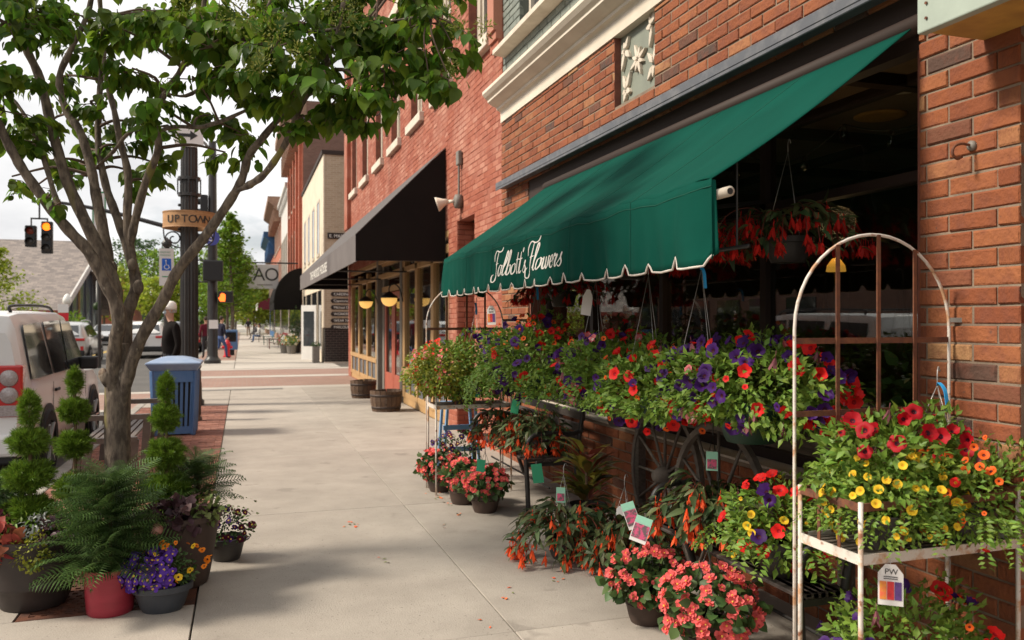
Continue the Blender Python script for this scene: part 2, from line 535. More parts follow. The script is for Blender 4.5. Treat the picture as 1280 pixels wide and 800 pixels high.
M['blackcloth'] = mat('black_cloth', (0.011, 0.0095, 0.009), 0.85, (0.014, 0.012, 0.011), scale=2, detail=6, spec=0.12)
M['sunlitcloth'] = mat('sunlit_black_cloth', (0.15, 0.13, 0.125), 0.7, (0.125, 0.108, 0.104), scale=2, detail=6)  # same black cloth on the awning front, sunlight painted in as grey
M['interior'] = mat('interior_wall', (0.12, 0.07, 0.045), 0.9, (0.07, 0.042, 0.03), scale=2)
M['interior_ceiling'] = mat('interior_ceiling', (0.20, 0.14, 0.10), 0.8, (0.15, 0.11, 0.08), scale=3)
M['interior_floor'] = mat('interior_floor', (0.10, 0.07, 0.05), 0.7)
M['shopglass'] = glass('shop_glass', (0.88, 0.92, 0.90), 1.5, 0.0, 0.11)
M['windowglass'] = mat('window_glass', (0.035, 0.04, 0.045), 0.03, spec=0.9, coat=0.6)
M['tan'] = mat('tan_wood_paint', (0.50, 0.31, 0.14), 0.5, (0.42, 0.25, 0.11), scale=5, detail=6, stretch=(1, 1, 0.2))
M['greypost'] = mat('grey_post', (0.21, 0.19, 0.165), 0.6, (0.16, 0.145, 0.13), scale=6)
M['slate'] = mat('slate_panel', (0.10, 0.105, 0.115), 0.6, (0.14, 0.14, 0.15), scale=9)
M['reddoor'] = mat('red_door', (0.42, 0.10, 0.06), 0.45, (0.36, 0.085, 0.05), scale=5)
M['black'] = mat('black_iron', (0.018, 0.017, 0.017), 0.45, (0.03, 0.027, 0.025), scale=12, spec=0.5)
M['blackpole'] = mat('black_pole', (0.020, 0.018, 0.018), 0.4, (0.03, 0.026, 0.025), scale=5, spec=0.5)
M['brownmetal'] = mat('brown_metal', (0.095, 0.07, 0.055), 0.5, (0.13, 0.10, 0.08), scale=7)
M['rustgrate'] = mat('rusty_iron', (0.13, 0.045, 0.022), 0.85, (0.07, 0.03, 0.02), scale=14, detail=7, bump=0.4, bscale=90)
M['rust'] = mat('rust', (0.20, 0.075, 0.035), 0.85, (0.11, 0.045, 0.03), scale=25, detail=6, bump=0.3, bscale=120)
M['whiterust'] = mat('white_rusty_paint', (0.66, 0.60, 0.54), 0.6, (0.52, 0.30, 0.17), scale=13, detail=7, mixpos=(0.52, 0.64), bump=0.2, bscale=90, spots=((0.26, 0.10, 0.05), 19, 0.62))
M['wheelwood'] = mat('grey_wheel_wood', (0.20, 0.17, 0.145), 0.85, (0.12, 0.10, 0.085), scale=14, detail=6, bump=0.3, bscale=60)
M['oldwood'] = mat('weathered_wood', (0.13, 0.105, 0.085), 0.85, (0.075, 0.06, 0.05), scale=9, detail=7, stretch=(6, 1, 6), bump=0.4, bscale=60)
M['stave'] = mat('barrel_stave', (0.125, 0.075, 0.045), 0.8, (0.07, 0.042, 0.03), scale=9, detail=7, stretch=(6, 6, 1), rand=0.22, bump=0.3, bscale=60)
M['hoop'] = mat('barrel_hoop', (0.06, 0.045, 0.04), 0.6, metal=0.5)
M['bark'] = mat('bark', (0.195, 0.152, 0.115), 0.9, (0.08, 0.06, 0.047), scale=30, detail=10, mixpos=(0.40, 0.60), stretch=(1, 1, 0.35), bump=1.0, bscale=34, spots=((0.21, 0.18, 0.06), 5, 0.64), spots2=((0.33, 0.28, 0.22), 34, 0.68))
M['twig'] = mat('twig', (0.11, 0.07, 0.05), 0.9)
M['soil'] = mat('soil', (0.03, 0.022, 0.017), 0.95, bump=0.5, bscale=80)
M['wire'] = mat('grey_wire', (0.42, 0.40, 0.38), 0.4, metal=0.5)
M['tagwhite'] = mat('tag_white', (0.75, 0.72, 0.70), 0.6)
M['taggreen'] = mat('tag_green', (0.02, 0.24, 0.12), 0.6)
M['tagmint'] = mat('tag_mint', (0.30, 0.60, 0.45), 0.6)
M['tagpink'] = mat('tag_pink', (0.62, 0.09, 0.20), 0.6, (0.14, 0.10, 0.11), scale=55, mixpos=(0.45, 0.56))
M['tagorange'] = mat('tag_orange', (0.82, 0.16, 0.08), 0.6, (0.80, 0.33, 0.04), scale=60)
M['tagred'] = mat('tag_red', (0.72, 0.05, 0.045), 0.6, (0.5, 0.03, 0.04), scale=60)
M['tagviolet'] = mat('tag_violet', (0.14, 0.06, 0.26), 0.6, (0.08, 0.04, 0.16), scale=60)
M['tagblue'] = mat('tag_blue', (0.03, 0.36, 0.74), 0.5)
M['ink'] = mat('ink', (0.03, 0.03, 0.03), 0.7)
M['potblack'] = mat('black_pot', (0.035, 0.03, 0.028), 0.5, (0.05, 0.045, 0.04), scale=8)
M['potbrown'] = mat('brown_pot', (0.075, 0.047, 0.036), 0.6, (0.055, 0.035, 0.028), scale=7, bump=0.1, bscale=60)
M['potdark'] = mat('charcoal_pot', (0.05, 0.038, 0.034), 0.5, (0.035, 0.028, 0.026), scale=7)
M['potred'] = mat('red_pot', (0.33, 0.03, 0.05), 0.4, (0.27, 0.025, 0.04), scale=4, stretch=(1, 1, 4))
M['potblue'] = mat('blue_grey_pot', (0.06, 0.065, 0.075), 0.5, (0.045, 0.05, 0.06), scale=7)
M['potgreen'] = mat('green_pot', (0.02, 0.055, 0.04), 0.5)
M['bluebin'] = mat('blue_bin', (0.075, 0.16, 0.34), 0.45, (0.10, 0.19, 0.37), scale=5)
M['bluelid'] = mat('blue_lid', (0.22, 0.31, 0.48), 0.35, (0.30, 0.38, 0.52), scale=5)
M['rubber'] = mat('rubber', (0.016, 0.016, 0.016), 0.8)
M['plastic'] = mat('black_plastic', (0.014, 0.014, 0.015), 0.5)
M['carglass'] = mat('car_glass', (0.012, 0.014, 0.015), 0.04, spec=0.8, coat=0.5)
M['chrome'] = mat('chrome', (0.62, 0.62, 0.62), 0.2, metal=1.0)
M['taillight'] = mat('tail_light', (0.50, 0.012, 0.012), 0.15, coat=0.8)
M['taillight_clear'] = mat('clear_lens', (0.42, 0.37, 0.36), 0.15, (0.30, 0.25, 0.25), scale=60, coat=0.8)
M['carwhite'] = mat('white_car_paint', (0.76, 0.75, 0.74), 0.35, coat=0.35)
M['carsilver'] = mat('silver_car_paint', (0.50, 0.50, 0.49), 0.3, metal=0.35, coat=0.8)
M['carred'] = mat('red_car_paint', (0.22, 0.025, 0.03), 0.3, coat=0.8)
M['cardark'] = mat('dark_car_paint', (0.035, 0.037, 0.045), 0.3, coat=0.8)
M['skin'] = mat('skin', (0.50, 0.28, 0.20), 0.6)
# ------------------------------------------------------------------ ground, road, pavements
rng = random.Random(7)
nrg = np.random.default_rng(7)

def structure(name, bm, mats, **k):
    o = bm.build(name, mats, None, **k)
    o['kind'] = 'structure'
    return o

M['earth'] = mat('earth', (0.11, 0.13, 0.06), 0.95, (0.15, 0.14, 0.09), scale=0.2)
structure('ground', MB().add([(-900, -300, -0.19), (900, -300, -0.19), (900, 1500, -0.19), (-900, 1500, -0.19)], [(0, 1, 2, 3)]), M['earth'])
road = structure('road', MB().add([(-12.5, -30, -0.15), (-1.85, -30, -0.15), (-1.85, 420, -0.15), (-12.5, 420, -0.15)], [(0, 1, 2, 3)])
                 .add([(-1.85, 19.5, -0.15), (60, 19.5, -0.15), (60, 28.6, -0.15), (-1.85, 28.6, -0.15)], [(0, 1, 2, 3)])
                 .add([(-80, 19.5, -0.15), (-12.5, 19.5, -0.15), (-12.5, 28.6, -0.15), (-80, 28.6, -0.15)], [(0, 1, 2, 3)]), M['asphalt'])
MB().box(-7.28, -7.16, 30, 300, -0.146, -0.142).box(-7.05, -6.93, 30, 300, -0.146, -0.142).build('lane_marking', M['paint_yellow'], road)
for _y in range(32, 120, 9):
    MB().box(-4.25, -4.13, _y, _y + 3, -0.146, -0.142).build('lane_marking', M['paint_white'], road)
MB().box(-6.6, -2.0, 16.3, 16.7, -0.146, -0.142).build('stop_line', M['paint_white'], road)

sidewalk = bpy.data.objects.new('sidewalk', None); COL.objects.link(sidewalk); sidewalk['kind'] = 'structure'
MB().box(-1.75, 3.3, -8, 20.2, -0.19, -0.035).build('joint_bed', M['joint'], sidewalk)
ys = [-8, -5.1, -2.05, 1.0, 4.02, 7.06, 10.1, 13.15, 16.2, 20.2]
def slab(x0, x1, y0, y1, jx0=0.003, jx1=0.003, jy0=0.002, jy1=0.002):
    MB().box(x0 + jx0, x1 - jx1, y0 + jy0, y1 - jy1, -0.1, 0.0).build('slab', M['concrete'], sidewalk, bevel=0.0025, seg=1)
for a, b in zip(ys[:-1], ys[1:]):
    w0 = 0.004 if a == 7.06 else 0.0016
    w1 = 0.004 if b == 7.06 else 0.0016
    jl = 0.0035 if b < 8 else 0.002
    slab(-0.25, 1.33, a, b, 0.004, jl, w0, w1)
    slab(1.33, 3.3, a, b, jl, 0.0, w0, w1)
    if b <= 4.1:
        slab(-1.75, -0.25, a, b, 0.004, 0.006)
slab(-1.75, -0.25, 4.02, 4.965, 0.004, 0.006)
slab(-1.75, -1.155, 4.965, 6.87, 0.004, 0.004)
slab(-1.75, -0.25, 16.42, 20.2, 0.004, 0.006)
# kerb stones along the street
for i in range(14):
    y = -8 + i * 2.0
    MB().box(-1.9, -1.755, y + 0.004, min(y + 1.996, 18.4), -0.18, 0.0).build('kerb_stone', M['kerb'], sidewalk, bevel=0.015)
    if y + 2 > 18: break

# clay pavers between grate and corner, laid running bond
pw, pl, pj = 0.1, 0.2, 0.006
cells = []
row = 0
y = 6.885
while y + pw < 16.42:
    x = -1.745 - (pl / 2 if row % 2 else 0)
    while x < -0.26:
        a, b = max(x, -1.745), min(x + pl, -0.258)
        if b - a > 0.04:
            cells.append((a + pj / 2, b - pj / 2, y + pj / 2, y + pw - pj / 2))
        x += pl
    y += pw; row += 1
cells.sort(key=lambda c: ((c[0] + c[1]) / 2 < -0.95, depth_of((c[0] + c[1]) / 2, c[2])))
MB().box(-1.75, -0.252, 6.87, 16.42, -0.1, -0.012).build('paver_bed', M['sand'], sidewalk)
_pm = MB(); _pm.box(-0.097, 0.097, -0.047, 0.047, -0.06, 0.0)
pav_me = _pm.mesh('paver', mats=[M['paver']])
for (a, b, c, d) in cells[:300]:
    o = link('paver', pav_me, sidewalk, ((a + b) / 2, (c + d) / 2, -0.001 + rng.uniform(-0.003, 0.002)))
    o.scale = ((b - a) / 0.194, (d - c) / 0.094, 1)
    o.rotation_euler = (rng.uniform(-.01, .01), rng.uniform(-.008, .008), rng.uniform(-.01, .01))
_pm = MB()
for (a, b, c, d) in cells[300:]:
    _pm.box(a, b, c, d, -0.06, rng.uniform(-0.004, 0.001))
tag(_pm.build('paver_field', M['paver'], sidewalk), kind='stuff')

# brick crossing of the side street and of the main street
structure('crosswalk', MB().box(-1.75, 14, 20.9, 24.2, -0.14, -0.012).box(-1.75, 14, 25.0, 27.9, -0.14, -0.012), M['crosswalk'])
structure('crosswalk_band', MB().box(-1.75, 14, 20.2, 20.88, -0.14, -0.008).box(-1.75, 14, 24.22, 24.98, -0.14, -0.008).box(-1.75, 14, 27.92, 28.6, -0.14, -0.008), M['concrete_far'])
structure('street_crossing', MB().add([(-12.5, 17.6, -0.143), (-1.9, 17.6, -0.143), (-1.9, 21.2, -0.143), (-12.5, 21.2, -0.143)], [(0, 1, 2, 3)]), M['crosswalk'])
structure('crossing_band', MB().add([(-12.5, 17.2, -0.139), (-1.9, 17.2, -0.139), (-1.9, 17.6, -0.139), (-12.5, 17.6, -0.139)], [(0, 1, 2, 3)])
          .add([(-12.5, 21.2, -0.139), (-1.9, 21.2, -0.139), (-1.9, 21.7, -0.139), (-12.5, 21.7, -0.139)], [(0, 1, 2, 3)]), M['concrete_far'])
tactile = structure('tactile_strip', MB().box(-0.9, 0.9, 19.75, 20.15, -0.02, 0.004), M['greypost'])

# pavement beyond the side street
far_walk = bpy.data.objects.new('far_sidewalk', None); COL.objects.link(far_walk); far_walk['kind'] = 'structure'
MB().box(-1.75, 60, 28.6, 300, -0.18, -0.04).build('joint_bed', M['joint'], far_walk)
for i in range(28):
    y0 = 28.6 + i * 3
    MB().box(-0.25, 3.2, y0 + 0.01, y0 + 2.99, -0.1, 0.0).build('slab', M['concrete_far'], far_walk)
    MB().box(-1.75, -0.27, y0 + 0.01, y0 + 2.99, -0.1, -0.004).build('slab', M['concrete_far'] if i < 2 else M['crosswalk'], far_walk)
MB().box(-1.75, 3.2, 112.7, 300, -0.1, -0.002).build('slab', M['concrete_far'], far_walk)
MB().box(-1.92, -1.76, 28.6, 300, -0.18, 0.0).build('kerb_stone', M['kerb'], far_walk)
structure('far_side_sidewalk', MB().box(-16, -12.5, 28.6, 300, -0.18, 0.0).box(-16, -12.5, -30, 19.5, -0.18, 0.0), M['concrete_far'])

# fallen petals and leaf scraps on the concrete (too small to count)
M['petal_scrap'] = mat('petal_scrap', (0.7, 0.1, 0.03), 0.6, stops=[(0, (0.75, 0.10, 0.03)), (0.5, (0.8, 0.2, 0.05)), (0.55, (0.16, 0.2, 0.04)), (1, (0.08, 0.06, 0.04))])
pm = MB()
spots = [(438, 657, 5), (548, 622, 4), (562, 632, 4), (570, 644, 3), (560, 660, 2), (575, 625, 2), (540, 617, 2), (700, 728, 2), (650, 745, 1), (628, 752, 1), (480, 700, 2), (600, 780, 1), (960, 700, 3), (985, 706, 3), (1010, 690, 2), (968, 698, 3)]
for (u, v, n) in spots:
    c = gpt(u, v)
    for k in range(n * 2):
        p = c + Vector((rng.gauss(0, .03), rng.gauss(0, .05), 0.002))
        a = rng.uniform(0, 6.3); r = rng.uniform(.008, .02)
        pm.add([(p.x + r * math.cos(a + t) * (1 if i % 2 else .6), p.y + r * math.sin(a + t) * (1 if i % 2 else .6), p.z + rng.uniform(0, .006)) for i, t in enumerate((0, 1.5, 3.1, 4.6))], [(0, 1, 2, 3)])
fp = pm.build('fallen_petals', M['petal_scrap'])
tag(fp, 'orange red petals and leaf scraps scattered on the sidewalk', 'petals', kind='stuff')
# ------------------------------------------------------------------ brickwork
def rects_minus(a0, a1, z0, z1, holes):
    zs = sorted(set([z0, z1] + [min(max(h[i], z0), z1) for h in holes for i in (2, 3)]))
    out = []
    for b, t in zip(zs[:-1], zs[1:]):
        if t - b < 1e-6: continue
        zm = (b + t) / 2
        segs = [(a0, a1)]
        for (h0, h1, hz0, hz1) in holes:
            if hz0 <= zm <= hz1:
                ns = []
                for (p, q) in segs:
                    if h1 <= p or h0 >= q: ns.append((p, q)); continue
                    if h0 > p: ns.append((p, h0))
                    if h1 < q: ns.append((h1, q))
                segs = ns
        out += [(p, q, b, t) for p, q in segs if q - p > 1e-4]
    return out

_bv = {}
def brick_variants(L, H, m, ch=0.006, depth=0.05):
    key = (L, H, m.name)
    if key in _bv: return _bv[key]
    out = []
    for k in range(6):
        r = random.Random(k + 3)
        j = lambda s=0.0025: r.uniform(-s, s)
        vs, fs = [], []
        q = [(-L / 2, -H / 2), (L / 2, -H / 2), (L / 2, H / 2), (-L / 2, H / 2)]
        for (a, b) in q: vs.append((j(.002), a - math.copysign(ch, a) + j(), b - math.copysign(ch, b) + j()))
        for (a, b) in q: vs.append((ch * .8, a + j(.0015), b + j(.0015)))
        for (a, b) in q: vs.append((depth, a, b))
        fs.append((3, 2, 1, 0))
        for i in range(4):
            i2 = (i + 1) % 4
            fs.append((i, i2, 4 + i2, 4 + i)); fs.append((4 + i, 4 + i2, 8 + i2, 8 + i))
        out.append((vs, fs))
    mes = []
    for vs, fs in out:
        mb = MB(); mb.add(vs, fs); mes.append(mb.mesh('brick', mats=[m]))
    _bv[key] = (out, mes)
    return _bv[key]

def brick_wall(parent, plane, a0, a1, z0, z1, L, H, J, mb_, mm_, holes=(), nparts=300, axis='X', thick=0.25, ph=0.0, zbase=None, name='brick', stuff=True, rec=0.008):
    """face at X=plane looking to -X (axis X, courses run in Y) or at Y=plane looking to -Y (axis Y)"""
    r = random.Random(int(plane * 100 + a0 * 10))
    cells = []
    zb = z0 if zbase is None else zbase
    k = int(math.floor((z0 - zb) / H))
    while zb + k * H < z1 - 1e-4:
        b, t = max(zb + k * H, z0), min(zb + (k + 1) * H, z1)
        if t - b > 0.02:
            segs = [(p, q) for p, q, _, _ in rects_minus(a0, a1, (b + t) / 2 - 1e-3, (b + t) / 2 + 1e-3, holes)]
            s = math.floor(a0 / L) * L + (L / 2 if k % 2 else 0) + ph - L
            while s < a1:
                for (p, q) in segs:
                    c, d = max(s, p), min(s + L, q)
                    if d - c > 0.035: cells.append((c + J / 2 if c > p else c, d - J / 2 if d < q else d, b + J / 2, t - J / 2))
                s += L
        k += 1
    def score(c):
        a, z = (c[0] + c[1]) / 2, (c[2] + c[3]) / 2
        x, y = (plane, a) if axis == 'X' else (a, plane)
        d = depth_of(x, y)
        if d < 0.5: return 1e9
        u = 640 + FPX * (x * CT - y * ST) / d; v = 401 - FPX * (z - CH) / d
        return d + (500 if not (-30 < u < 1310 and -30 < v < 830) else 0)
    cells.sort(key=score)
    var, mes = brick_variants(L - J, H - J, mb_)
    off = woff(parent)
    Rz = -PI / 2
    rest = []
    for i, c in enumerate(cells):
        a, z = (c[0] + c[1]) / 2, (c[2] + c[3]) / 2
        sa, sz = (c[1] - c[0]) / (L - J), (c[3] - c[2]) / (H - J)
        pr = r.uniform(-0.003, 0.003)
        w = r.randrange(6)
        if i < nparts:
            loc = Vector((plane + pr, a, z)) if axis == 'X' else Vector((a, plane + pr, z))
            o = link(name, mes[w], parent, loc - off)
            o.scale = (1, sa, sz)
            if axis == 'Y': o.rotation_euler = (0, 0, PI / 2)
        else:
            rest.append((a, z, sa, sz, pr, w))
    if rest:
        bm = MB()
        for (a, z, sa, sz, pr, w) in rest:
            vs, fs = var[w]
            if axis == 'X': bm.add([(plane + pr + v[0], a + v[1] * sa, z + v[2] * sz) for v in vs], fs)
            else: bm.add([(a - v[1] * sa, plane + pr + v[0], z + v[2] * sz) for v in vs], fs)
        o = bm.build('brickwork', mb_, parent); o['kind'] = 'stuff'
    bm = MB()
    for (p, q, b, t) in rects_minus(a0, a1, z0, z1, holes):
        if axis == 'X': bm.box(plane + rec, plane + thick, p, q, b, t)
        else: bm.box(p, q, plane + rec, plane + thick, b, t)
    bm.build('mortar', mm_, parent)

# ------------------------------------------------------------------ the flower shop
WX = 2.93
shop = thing('shop_building', 'orange brown brick flower shop with cream cornice and grey green upper storey at right', 'building', (WX, 6, 0))
BL, BH, BJ = 0.246, 0.08, 0.011
# upper wall, left jamb, bulkhead below the window and pier: one bond
brick_wall(shop, WX, 2.48, 9.36, -0.02, 3.94, BL, BH, BJ, M['brick'], M['mortar'],
           holes=[(2.99, 8.4, 0.72, 3.12), (5.53, 6.23, 3.36, 3.94)], nparts=300, zbase=-0.02)
# near return of the pier, facing the camera side
brick_wall(shop, 2.47, WX + 0.03, 3.7, -0.02, 3.94, BL, BH, BJ, M['brick'], M['mortar'], nparts=60, axis='Y', zbase=-0.02, ph=0.1)
MB().box(WX + 0.02, 3.3, 2.99, 3.02, 0.72, 3.12).box(WX + 0.02, 3.3, 8.37, 8.4, 0.72, 3.12).build('reveal', M['darkbrick'], shop)
MB().box(WX + 0.06, WX + 0.2, 5.5, 6.26, 3.3, 3.94).build('panel_back', M['sage'], shop)
MB().box(WX + 0.004, WX + 0.06, 6.228, 6.245, 3.36, 3.94).build('panel_reveal', M['darkbrick'], shop)
# flower relief on the sage panel
def petal_relief(bm, cy, cz, petals, x):
    for (ang, ln, wd) in petals:
        ca, sa = math.cos(RAD(ang)), math.sin(RAD(ang))
        pts = [(0.01, 0), (ln * .35, wd), (ln * .7, wd * .7), (ln, 0), (ln * .7, -wd * .7), (ln * .35, -wd)]
        poly = [(x, cy - 1.2 * (p * ca - q * sa), cz + 1.2 * (p * sa + q * ca)) for p, q in pts]
        bm.prism(poly, (0.03, 0, 0))
rel = [(5.88, 3.66, [(k * 45 + 22, .085 if k % 2 else .12, .016) for k in range(8)]), (6.11, 3.80, [(250, .14, .02), (100, .06, .015), (55, .1, .018), (320, .1, .022), (190, .05, .018)]),
       (6.09, 3.47, [(110, .12, .022), (60, .13, .02), (-20, .07, .022), (250, .08, .02), (200, .05, .02)]),
       (5.64, 3.85, [(255, .14, .018), (70, .1, .022), (180, .08, .022), (120, .08, .02)]), (5.62, 3.55, [(130, .12, .02), (70, .15, .016), (230, .12, .02), (270, .09, .02)])]
for (cy, cz, pts) in rel:
    bm = MB(); petal_relief(bm, cy, cz, pts, WX + 0.032); bm.build('flower_relief', M['stone'], shop, bevel=0.003, seg=1)
# cornice with mouldings
bm = MB()
prof = [(2.915, 3.94), (2.915, 4.06), (2.90, 4.075), (2.87, 4.085), (2.865, 4.11), (2.83, 4.125), (2.78, 4.15), (2.755, 4.165), (2.755, 4.19), (2.72, 4.215), (2.69, 4.25), (2.69, 4.285), (2.95, 4.30), (3.0, 4.30), (3.0, 3.94)]
bm.prism([(x, 1.8, z) for x, z in prof], (0, 7.55, 0))
bm.build('cornice', M['cream'], shop)
# grey green storey with sill and window
brick_wall(shop, WX + 0.02, 2.0, 9.36, 4.30, 7.2, BL, BH, BJ, M['greybrick'], M['greymortar'], holes=[(6.1, 8.75, 4.82, 6.9), (2.6, 5.2, 4.82, 6.9)], nparts=140, zbase=4.30)
MB().prism([(2.80, 1.8, 4.72), (2.80, 1.8, 4.775), (3.0, 1.8, 4.82), (3.0, 1.8, 4.70)], (0, 7.5, 0)).build('sill', M['stone'], shop)
for (y0, y1) in ((6.1, 8.75), (2.6, 5.2)):
    w = MB(); f = 0.07
    w.box(3.06, 3.14, y0, y0 + f, 4.82, 6.9).box(3.06, 3.14, y1 - f, y1, 4.82, 6.9).box(3.06, 3.14, y0 + f, y1 - f, 4.82, 4.89).box(3.06, 3.14, y0 + f, y1 - f, 6.83, 6.9)
    w.box(3.05, 3.13, (y0 + y1) / 2 - .05, (y0 + y1) / 2 + .05, 4.89, 6.83)
    wf = w.build('window', M['cream'], shop)
    for (p, q) in ((y0 + f, (y0 + y1) / 2 - .05), ((y0 + y1) / 2 + .05, y1 - f)):
        MB().box(3.105, 3.115, p, q, 4.89, 6.83).build('pane', M['windowglass'], wf)
        MB().box(3.18, 3.19, p, q, 4.89, 6.83).build('curtain', M['cream'], wf)
# steel lintel and dark recess under it
MB().box(2.80, WX - 0.002, 2.9, 9.18, 3.125, 3.19).box(2.80, 2.81, 2.9, 9.18, 3.10, 3.125).build('lintel', M['lintel'], shop, bevel=0.006, seg=1)
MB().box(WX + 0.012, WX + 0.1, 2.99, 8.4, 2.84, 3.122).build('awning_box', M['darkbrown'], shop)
# shop window: frame, mullions, panes
GX = 3.16
fr = MB()
for y in (2.99, 4.42, 5.75, 7.1, 8.34):
    fr.box(GX - 0.04, GX + 0.04, y, y + 0.06, 0.72, 3.0)
fr.box(GX - 0.05, GX + 0.05, 2.99, 8.4, 0.72, 0.80).box(GX - 0.04, GX + 0.04, 2.99, 8.4, 2.28, 2.33).box(GX - 0.04, GX + 0.04, 2.99, 8.4, 2.95, 3.05)
sw = fr.build('shop_window', M['darkbrown'], shop)
for a, b in zip((2.99, 4.42, 5.75, 7.1), (4.42, 5.75, 7.1, 8.34)):
    MB().box(GX - 0.003, GX + 0.003, a + 0.06, b, 0.80, 2.28).build('pane', M['shopglass'], sw)
    MB().box(GX - 0.003, GX + 0.003, a + 0.06, b, 2.33, 2.95).build('pane', M['shopglass'], sw)
MB().box(2.94, GX - 0.04, 2.99, 8.4, 0.70, 0.735).build('sill', M['stone'], shop)
# room behind the glass
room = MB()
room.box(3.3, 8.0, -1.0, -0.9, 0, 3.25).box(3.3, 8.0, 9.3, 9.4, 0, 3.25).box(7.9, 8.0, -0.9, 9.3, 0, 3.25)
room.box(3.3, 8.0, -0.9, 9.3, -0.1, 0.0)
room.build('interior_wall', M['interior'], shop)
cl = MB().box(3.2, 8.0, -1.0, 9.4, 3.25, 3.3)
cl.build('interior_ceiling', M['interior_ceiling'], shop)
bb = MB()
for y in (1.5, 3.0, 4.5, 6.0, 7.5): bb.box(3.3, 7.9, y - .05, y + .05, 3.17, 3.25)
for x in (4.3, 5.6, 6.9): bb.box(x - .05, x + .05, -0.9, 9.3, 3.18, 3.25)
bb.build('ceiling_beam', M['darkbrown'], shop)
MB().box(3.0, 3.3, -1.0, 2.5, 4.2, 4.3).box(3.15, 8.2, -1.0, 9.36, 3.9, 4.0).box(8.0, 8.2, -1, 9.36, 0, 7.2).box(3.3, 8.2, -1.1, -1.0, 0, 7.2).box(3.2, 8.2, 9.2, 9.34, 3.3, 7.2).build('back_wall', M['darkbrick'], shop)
MB().box(3.0, 8.2, 1.9, 9.36, 7.2, 7.4).build('roof', M['lintel'], shop)
# hook in the pier
hk = thing('wall_hook', 'rusty iron hook screwed into the brick pier', 'hook', (WX, 2.72, 2.33))
MB().tube(smooth_pts([(2.93, 2.70, 2.335), (2.87, 2.70, 2.34), (2.83, 2.70, 2.325), (2.82, 2.70, 2.295), (2.845, 2.70, 2.275), (2.87, 2.70, 2.285)], 5), 0.006, 8).build('hook', M['rust'], hk, smooth=True)
MB().lathe([(0.022, 0), (0.022, 0.012), (0.01, 0.02)], 12, (2.93, 2.70, 2.335), Matrix.Rotation(-PI / 2, 3, 'Y')).build('plate', M['greypost'], hk, smooth=True)
# fascia of the neighbouring shopfront, upper right corner
fs_ = thing('shop_fascia', 'sage green fascia board with ochre soffit above the brick pier', 'fascia', (2.6, 0.5, 2.75))
MB().box(2.585, 2.63, -2.5, 2.65, 2.75, 3.6).build('fascia_board', M['sage_light'], fs_, bevel=0.006)
MB().box(2.63, WX - 0.002, -2.5, 2.645, 2.762, 2.79).build('soffit', M['ochre'], fs_)
MB().box(2.63, WX - 0.002, -2.5, 2.64, 2.79, 3.6).build('fascia_core', M['sage'], fs_)
MB().tube([(2.584, 2.60, 2.80), (2.578, 2.60, 2.80)], 0.006, 8).tube([(2.584, 2.60, 2.86), (2.578, 2.60, 2.86)], 0.006, 8).build('screw', M['rust'], fs_)
# wall of the neighbour past the pier (towards the camera)
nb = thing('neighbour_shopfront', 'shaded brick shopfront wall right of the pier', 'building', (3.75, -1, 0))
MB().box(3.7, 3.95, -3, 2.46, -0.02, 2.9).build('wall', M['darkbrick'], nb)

# ---- things inside the shop, seen dimly through the glass
M['amber'] = mat('amber_shade', (0.8, 0.4, 0.05), 0.4, emit=(1.0, 0.45, 0.06), estr=0.5)
lampi = thing('table_lamp', 'lit amber glass lamp inside the shop window', 'lamp', (4.9, 4.05, 1.35))
lc = dpt(1045, 335, 5.6)
lampi.location = (lc.x, lc.y, 0.75)
_ld = bpy.data.lights.new('lamp_light', 'POINT'); _ld.energy = 5; _ld.color = (1.0, 0.62, 0.28); _ld.shadow_soft_size = 0.12
_lo = bpy.data.objects.new('lamp_light', _ld); COL.objects.link(_lo); _lo.parent = lampi; _lo.location = (0, 0, lc.z - 0.75 + .3)
MB().lathe([(0.065, -0.03), (0.058, 0.012), (0.028, 0.055), (0.012, 0.065)], 18, lc).build('shade', M['amber'], lampi, smooth=True)
MB().tube([(lc.x, lc.y, 0.75), (lc.x, lc.y, lc.z - .04)], 0.012, 8).lathe([(0.09, 0), (0.08, 0.03), (0.01, 0.05)], 14, (lc.x, lc.y, 0.75)).build('stem', M['brownmetal'], lampi, smooth=True)
shelf = thing('display_table', 'dark wooden display table inside the shop behind the glass', 'table', (4.9, 5, 0))
tb = MB().box(4.2, 5.9, 3.0, 7.6, 0.68, 0.75); tb.build('table_top', M['oldwood'], shelf)
for (x, y) in ((4.3, 3.1), (4.3, 7.5), (5.8, 3.1), (5.8, 7.5)):
    MB().box(x - .04, x + .04, y - .04, y + .04, 0, .68).build('leg', M['oldwood'], shelf)
for i, (u, v, d) in enumerate(((1100, 145, 4.6), (1130, 108, 4.3))):
    c = dpt(u, v, d)
    k = FPX * (3.25 - CH) / (401 - v)
    c = dpt(u, v, k)
    o = MB().lathe([(0.0, -0.012), (0.16, -0.02), (0.2, -0.01), (0.2, 0.0)], 24, (c.x, c.y, 3.25)).build('ceiling_medallion', M['ochre'] if i == 0 else M['cream_frame'], None, smooth=True)
    origin_base(o); tag(o, ['tan round medallion on the shop ceiling', 'cream round medallion on the shop ceiling by the awning roller'][i], 'ceiling medallion')
